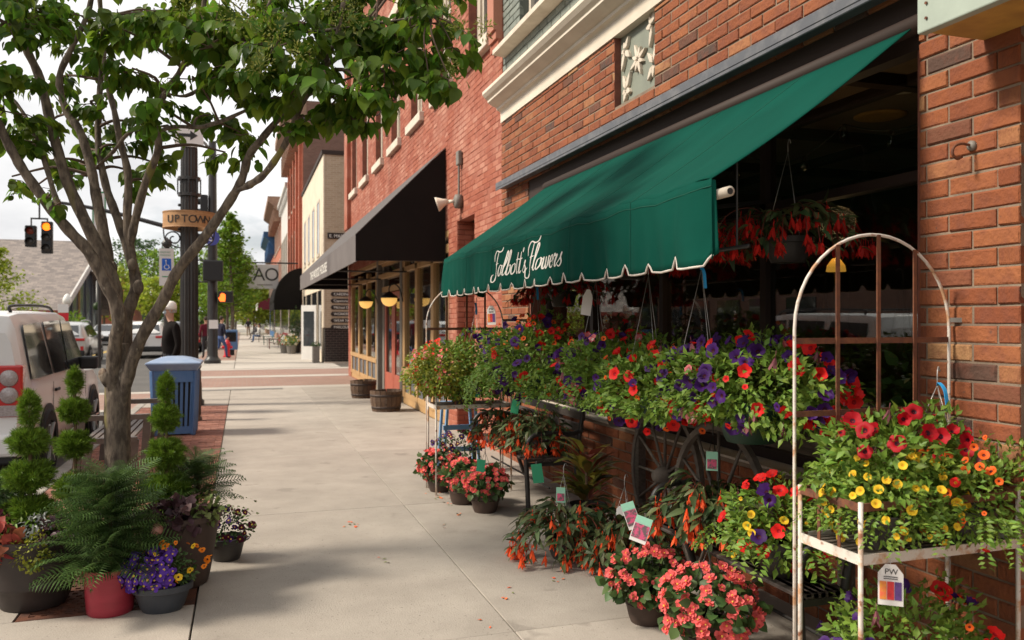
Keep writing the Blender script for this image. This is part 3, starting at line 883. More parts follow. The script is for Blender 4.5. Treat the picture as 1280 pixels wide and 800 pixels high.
# string of clear bulbs along the window head
st_ = thing('bulb_string', 'string of clear bulbs hung inside the shop window', 'string light', (3.5, 5, 2.6))
pts = []
for i in range(41):
    t = i / 40; pts.append((3.45, 3.1 + t * 5.0, 2.78 - 0.13 * abs(math.sin(t * 5 * PI))))
MB().tube(pts, 0.004, 5).build('cable', M['black'], st_)
M['bulb'] = glass('bulb_glass', (0.75, 0.7, 0.62), 1.6, 0.02, 0.12)
for i in range(2, 40, 3):
    p = pts[i]
    MB().lathe([(0.012, 0), (0.014, -0.03), (0.028, -0.06), (0.022, -0.085), (0.0, -0.095)], 10, p).build('bulb', M['bulb'], st_, smooth=True)

# ---- the green awning
aw = thing('awning', 'green canvas awning with scalloped white edge and script lettering over the flower shop', 'awning', (2.4, 5.4, 1.82))
AY0, AY1, AXF, AXW, AZC, AZW, AZB = 3.0, 7.78, 1.855, 2.90, 2.185, 2.93, 1.82
def sheet(s, t):
    y = AY0 + (AY1 - AY0) * s
    x = AXW + (AXF - AXW) * t
    z = AZW + (AZC - AZW) * t - 0.022 * math.sin(PI * t) * (0.8 + 0.3 * math.sin(y * 3))
    z += 0.008 * math.sin(y * 9 + t * 5) * t * t + 0.004 * math.sin(y * 23) * t ** 4 - 0.010 * abs(math.sin((y - AY0) / 0.8 * PI)) * math.sin(PI * min(1, t * 1.1))
    return (x, y, z)
bm = MB().grid(sheet, 96, 24)
top = bm.build('canopy', M['green'], aw, smooth=True, solid=0.004)
SCW = 0.2655
def val(s, t):
    y = AY0 + (AY1 - AY0) * s
    k = (y - AY0) / SCW; ph = k - math.floor(k)
    e = min(ph, 1 - ph)                         # distance to the notch between two scallops
    notch = (0.043 + 0.008 * math.sin(math.floor(k + .5) * 2.3)) * max(0.0, 1 - (e / 0.105) ** 2)
    zb = AZB + notch + 0.010 * (1 - math.sin(PI * ph))
    zt = sheet(s, 1.0)[2] + 0.001
    z = zt + (zb - zt) * t
    w = (0.013 * math.sin(y * 4.1 + 1.0) + 0.010 * math.sin(y * 9.7 + t * 2.5) + 0.007 * math.sin((y - AZB) * 17 + 3 * t) + 0.004 * math.sin(y * 41 + 2 * t)) * t
    edge = max(0, 1 - (y - AY0) / 0.5)
    w += 0.03 * edge * math.sin(y * 22 + t * 2.2) * (0.3 + t) * 0.7
    return (AXF - 0.012 * t - w, y, z)
VN = 288
bm = MB().grid(val, VN, 10)
vl = bm.build('valance', M['green'], aw, smooth=True, solid=0.003)
bm = MB(); bm.tube([val(i / VN, 1.0) for i in range(VN + 1)], 0.0055, 6); bm.build('edge_piping', M['piping'], aw, smooth=True)
# left side flap
def flap(s, t):
    x = AXF + (0.42) * s
    zt = AZC + (AZW - AZC) * (s * 0.42 / (AXW - AXF)) - 0.01
    zb = AZB + 0.02 + 0.02 * math.sin(s * 12)
    return (x, AY1 + 0.012 * math.sin(s * 9) * t, zt + (zb - zt) * t)
MB().grid(flap, 14, 8).build('side_flap', M['green'], aw, smooth=True, solid=0.003)
def flap2(s, t):
    x = AXF + 0.022 * s
    zb = AZB + 0.03 + 0.03 * s
    return (x, AY0 + 0.004 + 0.015 * math.sin(s * 5) * t - 0.012 * t, AZC + (zb - AZC) * t)
MB().grid(flap2, 6, 8).build('side_flap', M['green'], aw, smooth=True, solid=0.003)
# seams of the canvas strips, and the stitched line along the front
bm = MB()
for y in (3.75, 4.55, 5.35, 6.15, 6.95):
    s = (y - AY0) / (AY1 - AY0)
    bm.tube([Vector(sheet(s, t / 16)) + Vector((0, 0, 0.0035)) for t in range(17)], 0.0018, 5)
    bm.tube([Vector(val(s, t / 8)) - Vector((0.003, 0, 0)) for t in range(9)], 0.0016, 5)
bm.tube([Vector(val(i / 60, 0.1)) - Vector((0.0026, 0, 0)) for i in range(61)], 0.0018, 5)
bm.build('seam', M['green_seam'], aw)
MB().tube([(AXF + 0.05, AY0 - 0.06, AZC - 0.055), (AXF + 0.05, AY1 + 0.03, AZC - 0.055)], 0.022, 14).build('front_rail', M['cream_frame'], aw, smooth=True)
MB().tube([(AXF + 0.05, AY0 - 0.061, AZC - 0.055), (AXF + 0.05, AY0 - 0.055, AZC - 0.055)], 0.014, 10).build('rail_socket', M['black'], aw)
MB().tube([(AXW + .03, AY0 - 0.05, AZW + .02), (AXW + .03, AY1 + 0.05, AZW + .02)], 0.045, 14).build('roller', M['darkbrown'], aw, smooth=True)
MB().tube([(AXW + .03, AY0 - 0.11, AZW + .02), (AXW + .03, AY0 - 0.05, AZW + .02)], 0.03, 14).build('roller_end', M['rust'], aw, smooth=True)
for y in (AY0 + 1.2, AY1 - 1.2):
    MB().tube([(AXW + 0.02, y, 2.3), (AXF + 0.03, y, AZC - .03)], 0.012, 8).build('arm', M['black'], aw)
# script lettering
GL = {
 'T': ([[(.72, 2.3), (.70, 1.2), (.62, .2), (.35, -.45), (-.05, -.35), (-.12, .1), (.1, .25)], [(.02, 1.45), (-.05, 2.0), (.3, 2.42), (.9, 2.28), (1.35, 2.35), (1.5, 2.65)], [(.42, 1.15), (1.05, 1.22)]], 1.15),
 'F': ([[(.72, 2.3), (.70, 1.2), (.62, .2), (.3, -.5), (-.2, -.4), (-.3, .1), (-.05, .35)], [(-.05, 1.3), (-.12, 1.95), (.25, 2.45), (.9, 2.3), (1.4, 2.4), (1.6, 2.75)], [(.42, 1.15), (1.05, 1.22)]], 1.15),
 'a': ([[(.8, .92), (.35, .98), (.1, .45), (.32, .02), (.7, .4), (.82, .98), (.78, .25), (.98, .06)]], .98),
 'l': ([[(0, .2), (.35, 1.3), (.46, 2.0), (.32, 2.2), (.17, 1.8), (.15, .4), (.33, .02), (.58, .2)]], .55),
 'b': ([[(0, .2), (.33, 1.4), (.44, 2.0), (.3, 2.2), (.15, 1.7), (.12, .35), (.33, .02), (.64, .35), (.58, .88), (.25, .78)]], .78),
 'o': ([[(.5, .95), (.18, .8), (.1, .3), (.36, .02), (.68, .35), (.62, .85), (.45, .95), (.82, .82)]], .78),
 't': ([[(.3, 1.85), (.28, .4), (.42, .02), (.62, .2)], [(.02, 1.2), (.62, 1.27)]], .52),
 "'": ([[(.22, 2.15), (.15, 1.75)]], .3),
 's': ([[(0, .15), (.4, .75), (.46, 1.02), (.38, .7), (.62, .3), (.4, .0), (.12, .12)]], .72),
 'w': ([[(.02, .75), (.15, .95), (.15, .3), (.34, .02), (.55, .3), (.6, .93), (.6, .3), (.78, .02), (1.0, .35), (1.0, .95), (1.2, .85)]], 1.15),
 'e': ([[(.08, .4), (.55, .6), (.5, .95), (.22, .85), (.1, .35), (.35, .02), (.7, .25)]], .68),
 'r': ([[(.02, .3), (.2, 1.0), (.3, .85), (.52, .9), (.45, .3), (.58, .02), (.76, .2)]], .68)}
def script_text(s, y_start, zb, sxu, szu, parent, name):
    pen = 0.0
    for ch in s:
        if ch == ' ': pen += 0.25; continue
        strokes, adv = GL[ch]
        bm = MB()
        for st in strokes:
            P = smooth_pts([(p[0], p[1], 0) for p in st], 6)
            n = len(P)
            L_, R_ = [], []
            for i in range(n):
                t = P[min(i + 1, n - 1)] - P[max(i - 1, 0)]; t.normalize()
                nn = Vector((-t.y, t.x, 0))
                w = 0.05 + 0.05 * abs(t.y) ** 2
                w *= min(1, 0.45 + 3.0 * min(i, n - 1 - i) / n)
                L_.append(P[i] + nn * w); R_.append(P[i] - nn * w)
            def mp(q):
                X = pen + q.x + 0.30 * q.y
                y = y_start - X * sxu
                z = zb + q.y * szu
                s_ = (y - AY0) / (AY1 - AY0)
                t_ = (z - AZC) / (AZB - AZC)
                v_ = val(min(max(s_, 0), 1), min(max(t_, 0), 1))
                return (v_[0] - 0.005, y, z)
            vs = [mp(q) for q in L_] + [mp(q) for q in R_]
            bm.add(vs, [(i, i + 1, n + i + 1, n + i) for i in range(n - 1)])
        bm.build(name, M['lettering'], parent)
        pen += adv
script_text("Talbott's Flowers", 6.12, 1.93, 0.120, 0.080, vl, 'letter')
# ------------------------------------------------------------------ painted red brick building
red = thing('brick_building', 'painted red brick building with cream window sills and black awning, beside the flower shop', 'building', (WX, 17, 0))
winc = [10.4, 12.4, 14.45, 16.55, 18.65, 20.9, 23.0]
WZ0, WZ1 = 5.16, 7.7
holes = [(c - .5, c + .5, WZ0, WZ1) for c in winc]
holes += [(12.05, 23.75, 0.0, 2.95), (10.6, 11.55, 0.0, 3.02)]
brick_wall(red, WX + 0.01, 9.36, 24.3, -0.02, 10.2, 0.235, 0.0745, 0.009, M['redbrick'], M['redmortar'], holes=holes, nparts=300, rec=0.0035)
# return wall on the side street
MB().box(WX + .02, 14, 24.29, 24.4, -0.1, 10.2).box(WX + .26, 14, 9.3, 9.36, 3.9, 10.2).box(13.9, 14, 9.36, 24.3, -0.1, 10.2).build('side_wall', M['redmortar'], red)
MB().box(WX, 14, 9.3, 24.4, 10.2, 10.45).build('parapet', M['darkbrick'], red)
# corner pilaster, darker brick with stepped foot
MB().box(WX - .10, WX + .02, 23.75, 24.42, 4.2, 10.2).box(WX - .07, WX + .02, 23.78, 24.42, 4.1, 4.2).box(WX - .04, WX + .02, 23.82, 24.42, 4.0, 4.1).build('pilaster', M['redbrick'], red)
MB().box(WX - .10, WX + .02, 9.36, 9.62, 5.05, 10.2).box(WX - .07, WX + .02, 9.36, 9.66, 4.95, 5.05).box(WX - .04, WX + .02, 9.36, 9.70, 4.85, 4.95).build('pilaster', M['redbrick'], red)
for i, c in enumerate(winc):
    w = MB()
    for s in (-1, 1):
        w.box(WX + 0.13, WX + 0.22, c + s * .5 - (.16 if s > 0 else 0), c + s * .5 + (.16 if s < 0 else 0), WZ0, WZ1)
        w.box(WX + 0.16, WX + 0.22, c + s * .34 - (.08 if s > 0 else 0), c + s * .34 + (.08 if s < 0 else 0), WZ0, WZ1)
    w.box(WX + 0.15, WX + 0.21, c - .43, c + .43, WZ0, WZ0 + .09).box(WX + 0.15, WX + 0.21, c - .43, c + .43, WZ1 - .08, WZ1).box(WX + 0.14, WX + 0.2, c - .43, c + .43, 6.38, 6.45)
    wf = w.build('window', M['cream_frame'], red)
    MB().box(WX + 0.192, WX + 0.198, c - .4, c + .4, WZ0 + .09, 6.38).build('pane', M['windowglass'], wf)
    MB().box(WX + 0.192, WX + 0.198, c - .4, c + .4, 6.45, WZ1 - .08).build('pane', M['windowglass'], wf)
    MB().box(WX + .012, WX + .25, c - .512, c - .496, WZ0 + .002, WZ1 - .002).build('reveal', M['darkbrick'], wf)
    MB().box(WX + .012, WX + .25, c + .496, c + .512, WZ0 + .002, WZ1 - .002).build('reveal', M['darkbrick'], wf)
    MB().box(WX - .075, WX + .16, c - .64, c + .64, WZ0 - .16, WZ0).build('sill', M['stone'], red, bevel=0.008, seg=1)
    MB().box(WX - .04, WX + .1, c - .62, c + .62, WZ1, WZ1 + .22).build('window_head', M['stone'], red)
# recessed doorway between the shops, dark brick inside
MB().box(WX + .5, WX + .6, 10.5, 11.7, 0, 3.1).box(WX + .25, WX + .5, 10.5, 10.6, 0, 3.02).box(WX + .25, WX + .5, 11.55, 11.65, 0, 3.02).box(WX + .2, WX + .6, 10.5, 11.7, 3.02, 3.1).build('doorway_recess', M['darkbrick'], red)
brick_wall(red, WX + .47, 10.6, 11.55, 0.0, 3.02, 0.235, 0.0745, 0.009, M['redbrick'], M['darkbrick'], nparts=30, thick=0.03)
brick_wall(red, 11.54, WX + .02, WX + .47, 0.0, 3.02, 0.235, 0.0745, 0.009, M['redbrick'], M['darkbrick'], nparts=30, axis='Y', thick=0.03)
# ---- storefront: tan wood posts, tall panes, slate kick panels
SX = WX + 0.06
posts = [12.05, 13.1, 14.4, 15.6, 19.0, 20.5, 22.0, 23.55]
store = MB()
for y in posts: store.box(SX - .05, SX + .07, y, y + .2, 0.12, 2.75)
store.box(SX - .04, SX + .07, 12.05, 15.8, .12, .22).box(SX - .04, SX + .07, 19.0, 23.75, .12, .22)
store.box(SX - .07, SX + .07, 12.05, 15.8, .60, .70).box(SX - .07, SX + .07, 19.0, 23.75, .60, .70)
store.box(SX - .05, SX + .07, 12.05, 23.75, 2.52, 2.62).box(SX - .05, SX + .07, 12.05, 23.75, 2.85, 2.95)
storef = store.build('storefront', M['tan'], red, bevel=0.006, seg=1)
for (a, b) in ((12.25, 13.1), (13.3, 14.4), (14.6, 15.6), (19.2, 20.5), (20.7, 22.0), (22.2, 23.55)):
    MB().box(SX, SX + .006, a, b, .70, 2.52).build('pane', M['shopglass'], storef)
    MB().box(SX, SX + .006, a, b, 2.62, 2.85).build('pane', M['shopglass'], storef)
    MB().box(SX - .02, SX + .02, a, b, .22, .60).build('kick_panel', M['slate'], storef)
    MB().box(SX - .045, SX - .02, (a + b) / 2 - .03, (a + b) / 2 + .03, .22, .60).build('rail', M['tan'], storef)
MB().box(SX - .03, SX + .1, 12.05, 15.8, -.01, .12).build('plinth', M['tan'], storef)
MB().box(SX - .03, SX + .1, 19.0, 23.75, -.01, .12).build('plinth', M['tan'], storef)
# grey side posts, red double door set a little back, transom
for (_a, _b, _c, _d) in ((-.06, .1, 15.82, 16.05), (-.06, .1, 18.78, 18.98), (.04, .12, 16.05, 16.3), (.04, .12, 18.5, 18.78)):
    MB().box(SX + _a, SX + _b, _c, _d, 0, 2.95).build('door_post', M['greypost'], storef)

for (a, b) in ((16.32, 17.38), (17.42, 18.48)):
    d = MB().box(SX + .05, SX + .10, a, a + .16, 0.02, 2.2).box(SX + .05, SX + .10, b - .16, b, 0.02, 2.2).box(SX + .05, SX + .10, a + .16, b - .16, 0.02, .45).box(SX + .05, SX + .10, a + .16, b - .16, 2.05, 2.2)
    do = d.build('door', M['reddoor'], storef, bevel=0.006, seg=1)
    MB().box(SX + .07, SX + .076, a + .16, b - .16, .45, 2.05).build('pane', M['shopglass'], do)
    MB().tube([(SX - .01, (a if a > 17 else b) + (.08 if a > 17 else -.08), .95), (SX - .01, (a if a > 17 else b) + (.08 if a > 17 else -.08), 1.2)], .012, 8).build('handle', M['black'], do)
MB().box(SX + .03, SX + .13, 16.05, 18.77, 2.22, 2.34).box(SX + .03, SX + .13, 16.05, 18.77, 2.8, 2.95).build('transom', M['tan'], storef)
MB().box(SX + .07, SX + .076, 16.05, 18.77, 2.34, 2.8).build('pane', M['shopglass'], storef)
# dark room behind
MB().box(SX + 4, SX + 4.1, 12, 24.2, 0, 3).box(SX + .6, SX + 4, 12, 24.2, -.1, -0.02).box(SX + .6, SX + 4, 12, 24.2, 3, 3.1).box(SX + .5, SX + 4, 11.8, 12.0, 0, 3).build('interior_wall', M['interior'], red)

# black shed awning over the storefront
ba = thing('awning', 'black shed awning with pale lettering on its front over the red building storefront', 'awning', (2.2, 18, 2.5))
BY0, BY1, BXF = 12.2, 24.35, 1.58
bm = MB()
bm.add([(WX - .003, BY0, 4.22), (WX - .003, BY1, 4.22), (BXF, BY1, 2.86), (BXF, BY0, 2.86)], [(0, 1, 2, 3)])
bm.build('canopy', M['litcloth'], ba, solid=0.006)
MB().box(BXF - .004, BXF + .004, BY0, BY1, 2.46, 2.86).build('valance', M['sunlitcloth'], ba)
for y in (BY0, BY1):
    MB().prism([(WX - .003, y, 4.21), (BXF, y, 2.85), (BXF, y, 2.47), (WX - .003, y, 2.5)], (0, .006, 0)).build('side_panel', M['blackcloth'], ba)  # shade on the end panels put into a darker cloth than the slope
fm = MB()
for y in (BY0 + .03, BY0 + 3, BY0 + 6, BY0 + 9, BY1 - .03):
    fm.tube([(WX - .02, y, 2.5), (BXF + .02, y, 2.49)], .015, 6).tube([(WX - .02, y, 4.16), (BXF + .02, y, 2.84)], .015, 6)
fm.tube([(BXF + .02, BY0, 2.48), (BXF + .02, BY1, 2.48)], .015, 6).tube([(BXF + .02, BY0, 2.83), (BXF + .02, BY1, 2.83)], .015, 6)
fm.build('frame', M['black'], ba)
text_obj('lettering', 'THE WOOD HOUSE', 0.27, (BXF - .006, 20.7, 2.56), (0, -1, 0), (0, 0, 1), M['lettering'], ba, 0.001, 'LEFT', 1.72)
for o in ba.children:
    pass
# wall lanterns either side of the door
M['lampglow'] = mat('lamp_glow', (0.9, 0.6, 0.2), 0.4, emit=(1.0, 0.55, 0.14), estr=0.75)
for i, y in enumerate((15.72, 18.85)):
    l = thing('wall_lamp', ['amber globe wall lamp with black cap on the near side of the red door', 'amber globe wall lamp with black cap on the far side of the red door'][i], 'lamp', (SX - .06, y, 2.0), 'storefront wall lamps')
    c = (SX - .32, y, 1.99)
    MB().tube(smooth_pts([(SX - .05, y, 1.95), (SX - .12, y, 2.2), (SX - .24, y, 2.3), (SX - .32, y, 2.22), (SX - .32, y, 2.12)], 5), .012, 8).build('bracket', M['black'], l, smooth=True)
    MB().lathe([(.03, .15), (.07, .12), (.16, .06), (.17, .03)], 20, c).build('cap', M['black'], l, smooth=True)
    MB().lathe([(.155, .03), (.15, -.02), (.12, -.08), (.06, -.12), (0, -.13)], 20, c).build('globe', M['lampglow'], l, smooth=True)
# floodlight with conduit
fl = thing('wall_floodlight', 'cream floodlight with conduit on the red painted brick wall', 'lamp', (WX, 11.35, 3.3))
MB().box(WX - .06, WX, 11.2, 11.34, 3.78, 3.98).build('junction_box', M['greypost'], fl, bevel=.015)
MB().tube([(WX - .03, 11.27, 3.78), (WX - .03, 11.27, 3.34)], .016, 8).build('conduit', M['greypost'], fl)
MB().lathe([(.1, 0), (.1, .08), (.06, .1)], 16, (WX, 11.27, 3.27), Matrix.Rotation(-PI / 2, 3, 'Y')).build('back_box', M['greypost'], fl, smooth=True)
MB().tube([(WX - .1, 11.27, 3.27), (WX - .17, 11.33, 3.27)], .025, 8).lathe([(.03, 0), (.05, .06), (.10, .15), (.105, .17), (.0, .15)], 16, (WX - .17, 11.33, 3.28), Vector((-.75, .2, -.25)).to_track_quat('Z', 'Y').to_matrix()).build('lamp_head', M['cream'], fl, smooth=True)
# wrought iron sign bracket high on the wall
sb = thing('sign_bracket', 'empty wrought iron sign bracket high on the red wall between upper windows', 'bracket', (WX, 17.6, 5.6))
yb = 17.5
MB().tube([(WX, yb, 5.75), (WX - 2.1, yb, 5.75)], .035, 8).build('bar', M['black'], sb)
MB().tube([(WX - .02, yb, 5.5), (WX - .02, yb, 6.45)], .02, 8).build('back_plate', M['black'], sb)
sp = [(WX - .25 - .16 * (1 - k / 22) * math.cos(k * .5), yb, 6.05 + .2 * (1 - k / 22) * math.sin(k * .5)) for k in range(20)]
MB().tube(sp, .014, 6).tube(smooth_pts([(WX - .03, yb, 6.4), (WX - .3, yb, 6.3), (WX - .5, yb, 6.05), (WX - .55, yb, 5.77)], 5), .014, 6).build('scroll', M['black'], sb, smooth=True)
# half barrels by the door
def barrel(c, r, h, label):
    t = thing('half_barrel', label, 'barrel', c, 'half barrels by the red door')
    n = 18
    for k in range(n):
        a0, a1 = 2 * PI * (k + .04) / n, 2 * PI * (k + .96) / n
        bm = MB()
        lev = [(0, .86), (h * .5, .97), (h, 1.0)]
        vs = []
        for (z, s) in lev:
            for (a, q) in ((a0, 1.0), (a1, 1.0), (a1, .9), (a0, .9)):
                vs.append((c[0] + r * s * q * math.cos(a), c[1] + r * s * q * math.sin(a), c[2] + z + (.008 * math.sin(k * 7) if z == h else 0)))
        fs = [(3, 2, 1, 0), (8, 9, 10, 11)]
        for l in range(2):
            for e in range(4):
                e2 = (e + 1) % 4
                fs.append((l * 4 + e, l * 4 + e2, l * 4 + 4 + e2, l * 4 + 4 + e))
        bm.add(vs, fs); bm.build('stave', M['stave'], t)
    for z in (h * .2, h * .78):
        s = .86 + .14 * z / h
        MB().lathe([(r * (s + .012), -.02), (r * (s + .016), .02)], 28, (c[0], c[1], c[2] + z), cap0=False, cap1=False).build('hoop', M['hoop'], t, smooth=True, solid=.005)
    MB().lathe([(0.0, h * .8), (r * .92, h * .8)], 20, c).build('soil', M['soil'], t)
barrel((2.41, 14.5, 0), .285, .36, 'nearer weathered wooden half barrel planter beside the red door')
barrel((2.37, 17.1, 0), .27, .36, 'farther weathered wooden half barrel planter beside the red door')
# ------------------------------------------------------------------ leaf and flower templates
def leaf_tpl(w=0.5, fold=0.12, curl=-0.15, pos=0.4):
    """leaf of length 1 along +y, normal +z: folded along the midrib, pointed tip"""
    v = [(0, 0, 0), (-w * .42, pos * .5, fold * .7), (-w * .5, pos, fold), (-w * .3, .75, fold * .4 + curl * .4), (0, 1, curl), (w * .3, .75, fold * .4 + curl * .4), (w * .5, pos, fold), (w * .42, pos * .5, fold * .7), (0, pos, 0), (0, .75, curl * .45)]
    f = [(0, 8, 2, 1), (8, 9, 3, 2), (9, 4, 3), (0, 7, 6, 8), (8, 6, 5, 9), (9, 5, 4)]
    return v, f
def leaf_round(w=0.6, fold=0.09, curl=-0.16):
    ys = [.08, .22, .4, .6, .78, .9]; ws = [.27, .44, .5, .42, .24, .09]
    v = [(0, 0, 0)]
    for y, q in zip(ys, ws):
        z = curl * max(0, y - .3) ** 1.6 * 1.6
        v += [(-w * q, y, z + fold * q * 2), (0, y, z), (w * q, y, z + fold * q * 2)]
    v.append((0, 1, curl))
    f = [(0, 2, 1), (0, 3, 2)]
    for i in range(5):
        a = 1 + i * 3
        f += [(a, a + 1, a + 4, a + 3), (a + 1, a + 2, a + 5, a + 4)]
    a = 16
    f += [(a, a + 1, 19), (a + 1, a + 2, 19)]
    return v, f
def leaf_small(w=0.5, fold=0.1, curl=-0.1):
    v = [(0, 0, 0), (-w * .5, .45, fold), (0, 1, curl), (w * .5, .45, fold), (0, .45, 0)]
    f = [(0, 4, 1), (1, 4, 2), (0, 3, 4), (4, 3, 2)]
    return v, f

def unit(n, g):
    a = g.normal(size=(n, 3)); return a / np.linalg.norm(a, axis=1, keepdims=True)

def leaf_mat(name, c, var=0.3, hue=0.02, trans=0.35, rough=0.5, c2=None, scale=30):
    return mat(name, c, rough, c2, scale=scale, rand=var, hue=hue, trans=trans, spec=0.35)

M['leaf_tree'] = leaf_mat('tree_leaf', (0.115, 0.20, 0.018), 0.5, 0.028, 0.55)
M['leaf_topiary'] = leaf_mat('topiary_needle', (0.135, 0.225, 0.022), 0.4, 0.015, 0.25)
M['leaf_norfolk'] = leaf_mat('norfolk_needle', (0.075, 0.135, 0.035), 0.4, 0.015, 0.2)
M['leaf_petunia'] = leaf_mat('petunia_leaf', (0.165, 0.27, 0.04), 0.35, 0.02, 0.35)
M['leaf_lime'] = leaf_mat('lime_leaf', (0.25, 0.27, 0.03), 0.3, 0.02, 0.35)
M['leaf_begonia'] = leaf_mat('begonia_leaf', (0.065, 0.115, 0.032), 0.4, 0.02, 0.25)
M['leaf_boliv'] = leaf_mat('boliviensis_leaf', (0.085, 0.115, 0.042), 0.5, 0.06, 0.2)
M['leaf_heuchera'] = leaf_mat('heuchera_leaf', (0.075, 0.038, 0.045), 0.45, 0.03, 0.2)
M['leaf_coral'] = leaf_mat('coral_heuchera', (0.33, 0.075, 0.05), 0.4, 0.02, 0.25)
M['leaf_red'] = leaf_mat('dark_red_leaf', (0.14, 0.015, 0.03), 0.4, 0.02, 0.25)
M['leaf_silver'] = leaf_mat('dusty_miller', (0.36, 0.38, 0.36), 0.2, 0.01, 0.2)
M['leaf_ivy'] = leaf_mat('ivy_leaf', (0.20, 0.25, 0.08), 0.35, 0.02, 0.3)
M['leaf_far'] = leaf_mat('street_tree_leaf', (0.15, 0.25, 0.02), 0.35, 0.02, 0.4)
M['leaf_far2'] = leaf_mat('yellow_green_leaf', (0.33, 0.40, 0.04), 0.3, 0.02, 0.4)
M['leaf_far3'] = leaf_mat('dark_tree_leaf', (0.05, 0.10, 0.025), 0.35, 0.02, 0.35)
M['panicle'] = leaf_mat('tree_panicle', (0.23, 0.25, 0.05), 0.25, 0.02, 0.35)

# ------------------------------------------------------------------ the street tree
tree = thing('street_tree', 'multi stemmed street tree with mossy bark and big hanging leaves in the iron grate', 'tree', (-0.79, 6.0, 0))
TD = 5.45
def limb(pts, dd, r0, r1):
    """survey points (u, v) at depths TD + dd (linear between the two ends)"""
    n = len(pts); out = []
    for i, (u, v) in enumerate(pts):
        t = i / (n - 1)
        out.append(dpt(u, v, TD + dd[0] + (dd[1] - dd[0]) * t))
    P = smooth_pts(out, 5)
    k = len(P)
    return P, [r0 + (r1 - r0) * (i / (k - 1)) ** 0.8 + 0.003 * math.sin(i * 1.7) for i in range(k)]
limbs = []
trunk_pts = [Vector((-0.79, 6.0, -0.02)), Vector((-.785, 6.0, .12)), Vector((-.78, 5.99, .45)), Vector((-.785, 5.99, .8)), dpt(147, 505, TD), dpt(148, 468, TD), dpt(152, 430, TD)]
tp = smooth_pts(trunk_pts, 5)
tr_r = [.12, .105, .097, .092, .089, .087, .086, .085, .084, .083] + [.08] * (len(tp) - 10)
for _i in range(6): tr_r[-1 - _i] = .045 + .0075 * _i
bm = MB()
bm.tube(tp, tr_r, 18)
LIM = [
 ([(143, 520), (141, 478), (144, 430), (150, 395), (132, 355), (111, 316), (87, 290), (60, 257), (30, 215), (14, 188), (-5, 150), (-30, 95)], (0, -.55), .07, .032),
 ([(146, 440), (144, 366), (128, 322), (99, 262), (82, 222), (67, 170), (50, 100), (32, 60), (16, 14), (5, -40)], (.02, -.25), .07, .026),
 ([(150, 440), (139, 355), (130, 295), (121, 250), (114, 212), (100, 165), (84, 142), (74, 100), (90, 60), (112, 10), (120, -60)], (.1, .35), .064, .02),
 ([(150, 510), (156, 470), (158, 400), (170, 357), (160, 312), (146, 272), (132, 232), (123, 180), (124, 130), (128, 80), (140, 20)], (.05, .6), .072, .02),
 ([(166, 360), (164, 320), (159, 280), (160, 220), (150, 177), (143, 140), (132, 95), (128, 40), (122, -30)], (.2, .1), .05, .018),
 ([(163, 318), (166, 290), (181, 232), (198, 186), (193, 150), (206, 118), (228, 85), (250, 30), (262, -40)], (.2, -.35), .045, .02),
 ([(152, 520), (160, 470), (176, 425), (204, 376), (222, 340), (255, 298), (286, 254), (302, 226), (311, 196), (331, 170), (365, 130), (400, 90), (440, 60)], (-.02, -.55), .066, .02),
 ([(296, 240), (312, 232), (332, 217), (357, 180), (373, 140), (395, 100), (420, 50), (430, 0)], (-.38, -.9), .036, .016),
 ([(175, 175), (215, 160), (262, 158), (330, 130), (420, 105), (500, 70), (560, 40)], (-.15, -.75), .022, .008),
 ([(120, 210), (142, 190), (165, 165), (210, 158)], (.3, -.1), .022, .012),
 ([(87, 292), (70, 250), (48, 180), (20, 130), (-20, 100)], (-.25, -.1), .03, .014),
 ([(228, 86), (280, 60), (330, 45), (400, 40), (470, 30), (540, 20)], (-.35, -.9), .02, .008),
 ([(206, 118), (240, 118), (290, 75), (330, 20), (350, -40)], (-.2, .4), .02, .010),
]
for pts, dd, r0, r1 in LIM:
    P, R_ = limb(pts, dd, r0, r1)
    R_ = [q * .72 * min(1, .35 + .13 * i) for i, q in enumerate(R_)]
    limbs.append((P, R_)); bm.tube(P, R_, 12)
# burls and a pruned stub
for (u, v, dd, r) in ((141, 336, .06, .030), (165, 332, .16, .030), (173, 360, .12, .034), (95, 474, -.0, .0)):
    if r: bm.sphere(dpt(u, v, TD + dd), (r, r, r * 1.5), 10, 7)
stub = dpt(135, 474, TD - .06)
bm.tube([dpt(146, 486, TD), stub, dpt(128, 467, TD - .09)], [.055, .048, .034], 12)
trunk = bm.build('trunk', M['bark'], tree, smooth=True)
M['cutwood'] = mat('cut_wood', (0.30, 0.22, 0.15), .8, (0.12, .08, .06), scale=30)
MB().lathe([(0, .004), (.024, .003), (.03, -.004)], 14, dpt(127.4, 466.4, TD - .095), Vector((-.45, -.75, .25)).to_track_quat('Z', 'Y').to_matrix()).build('pruned_stub', M['cutwood'], trunk, smooth=True)

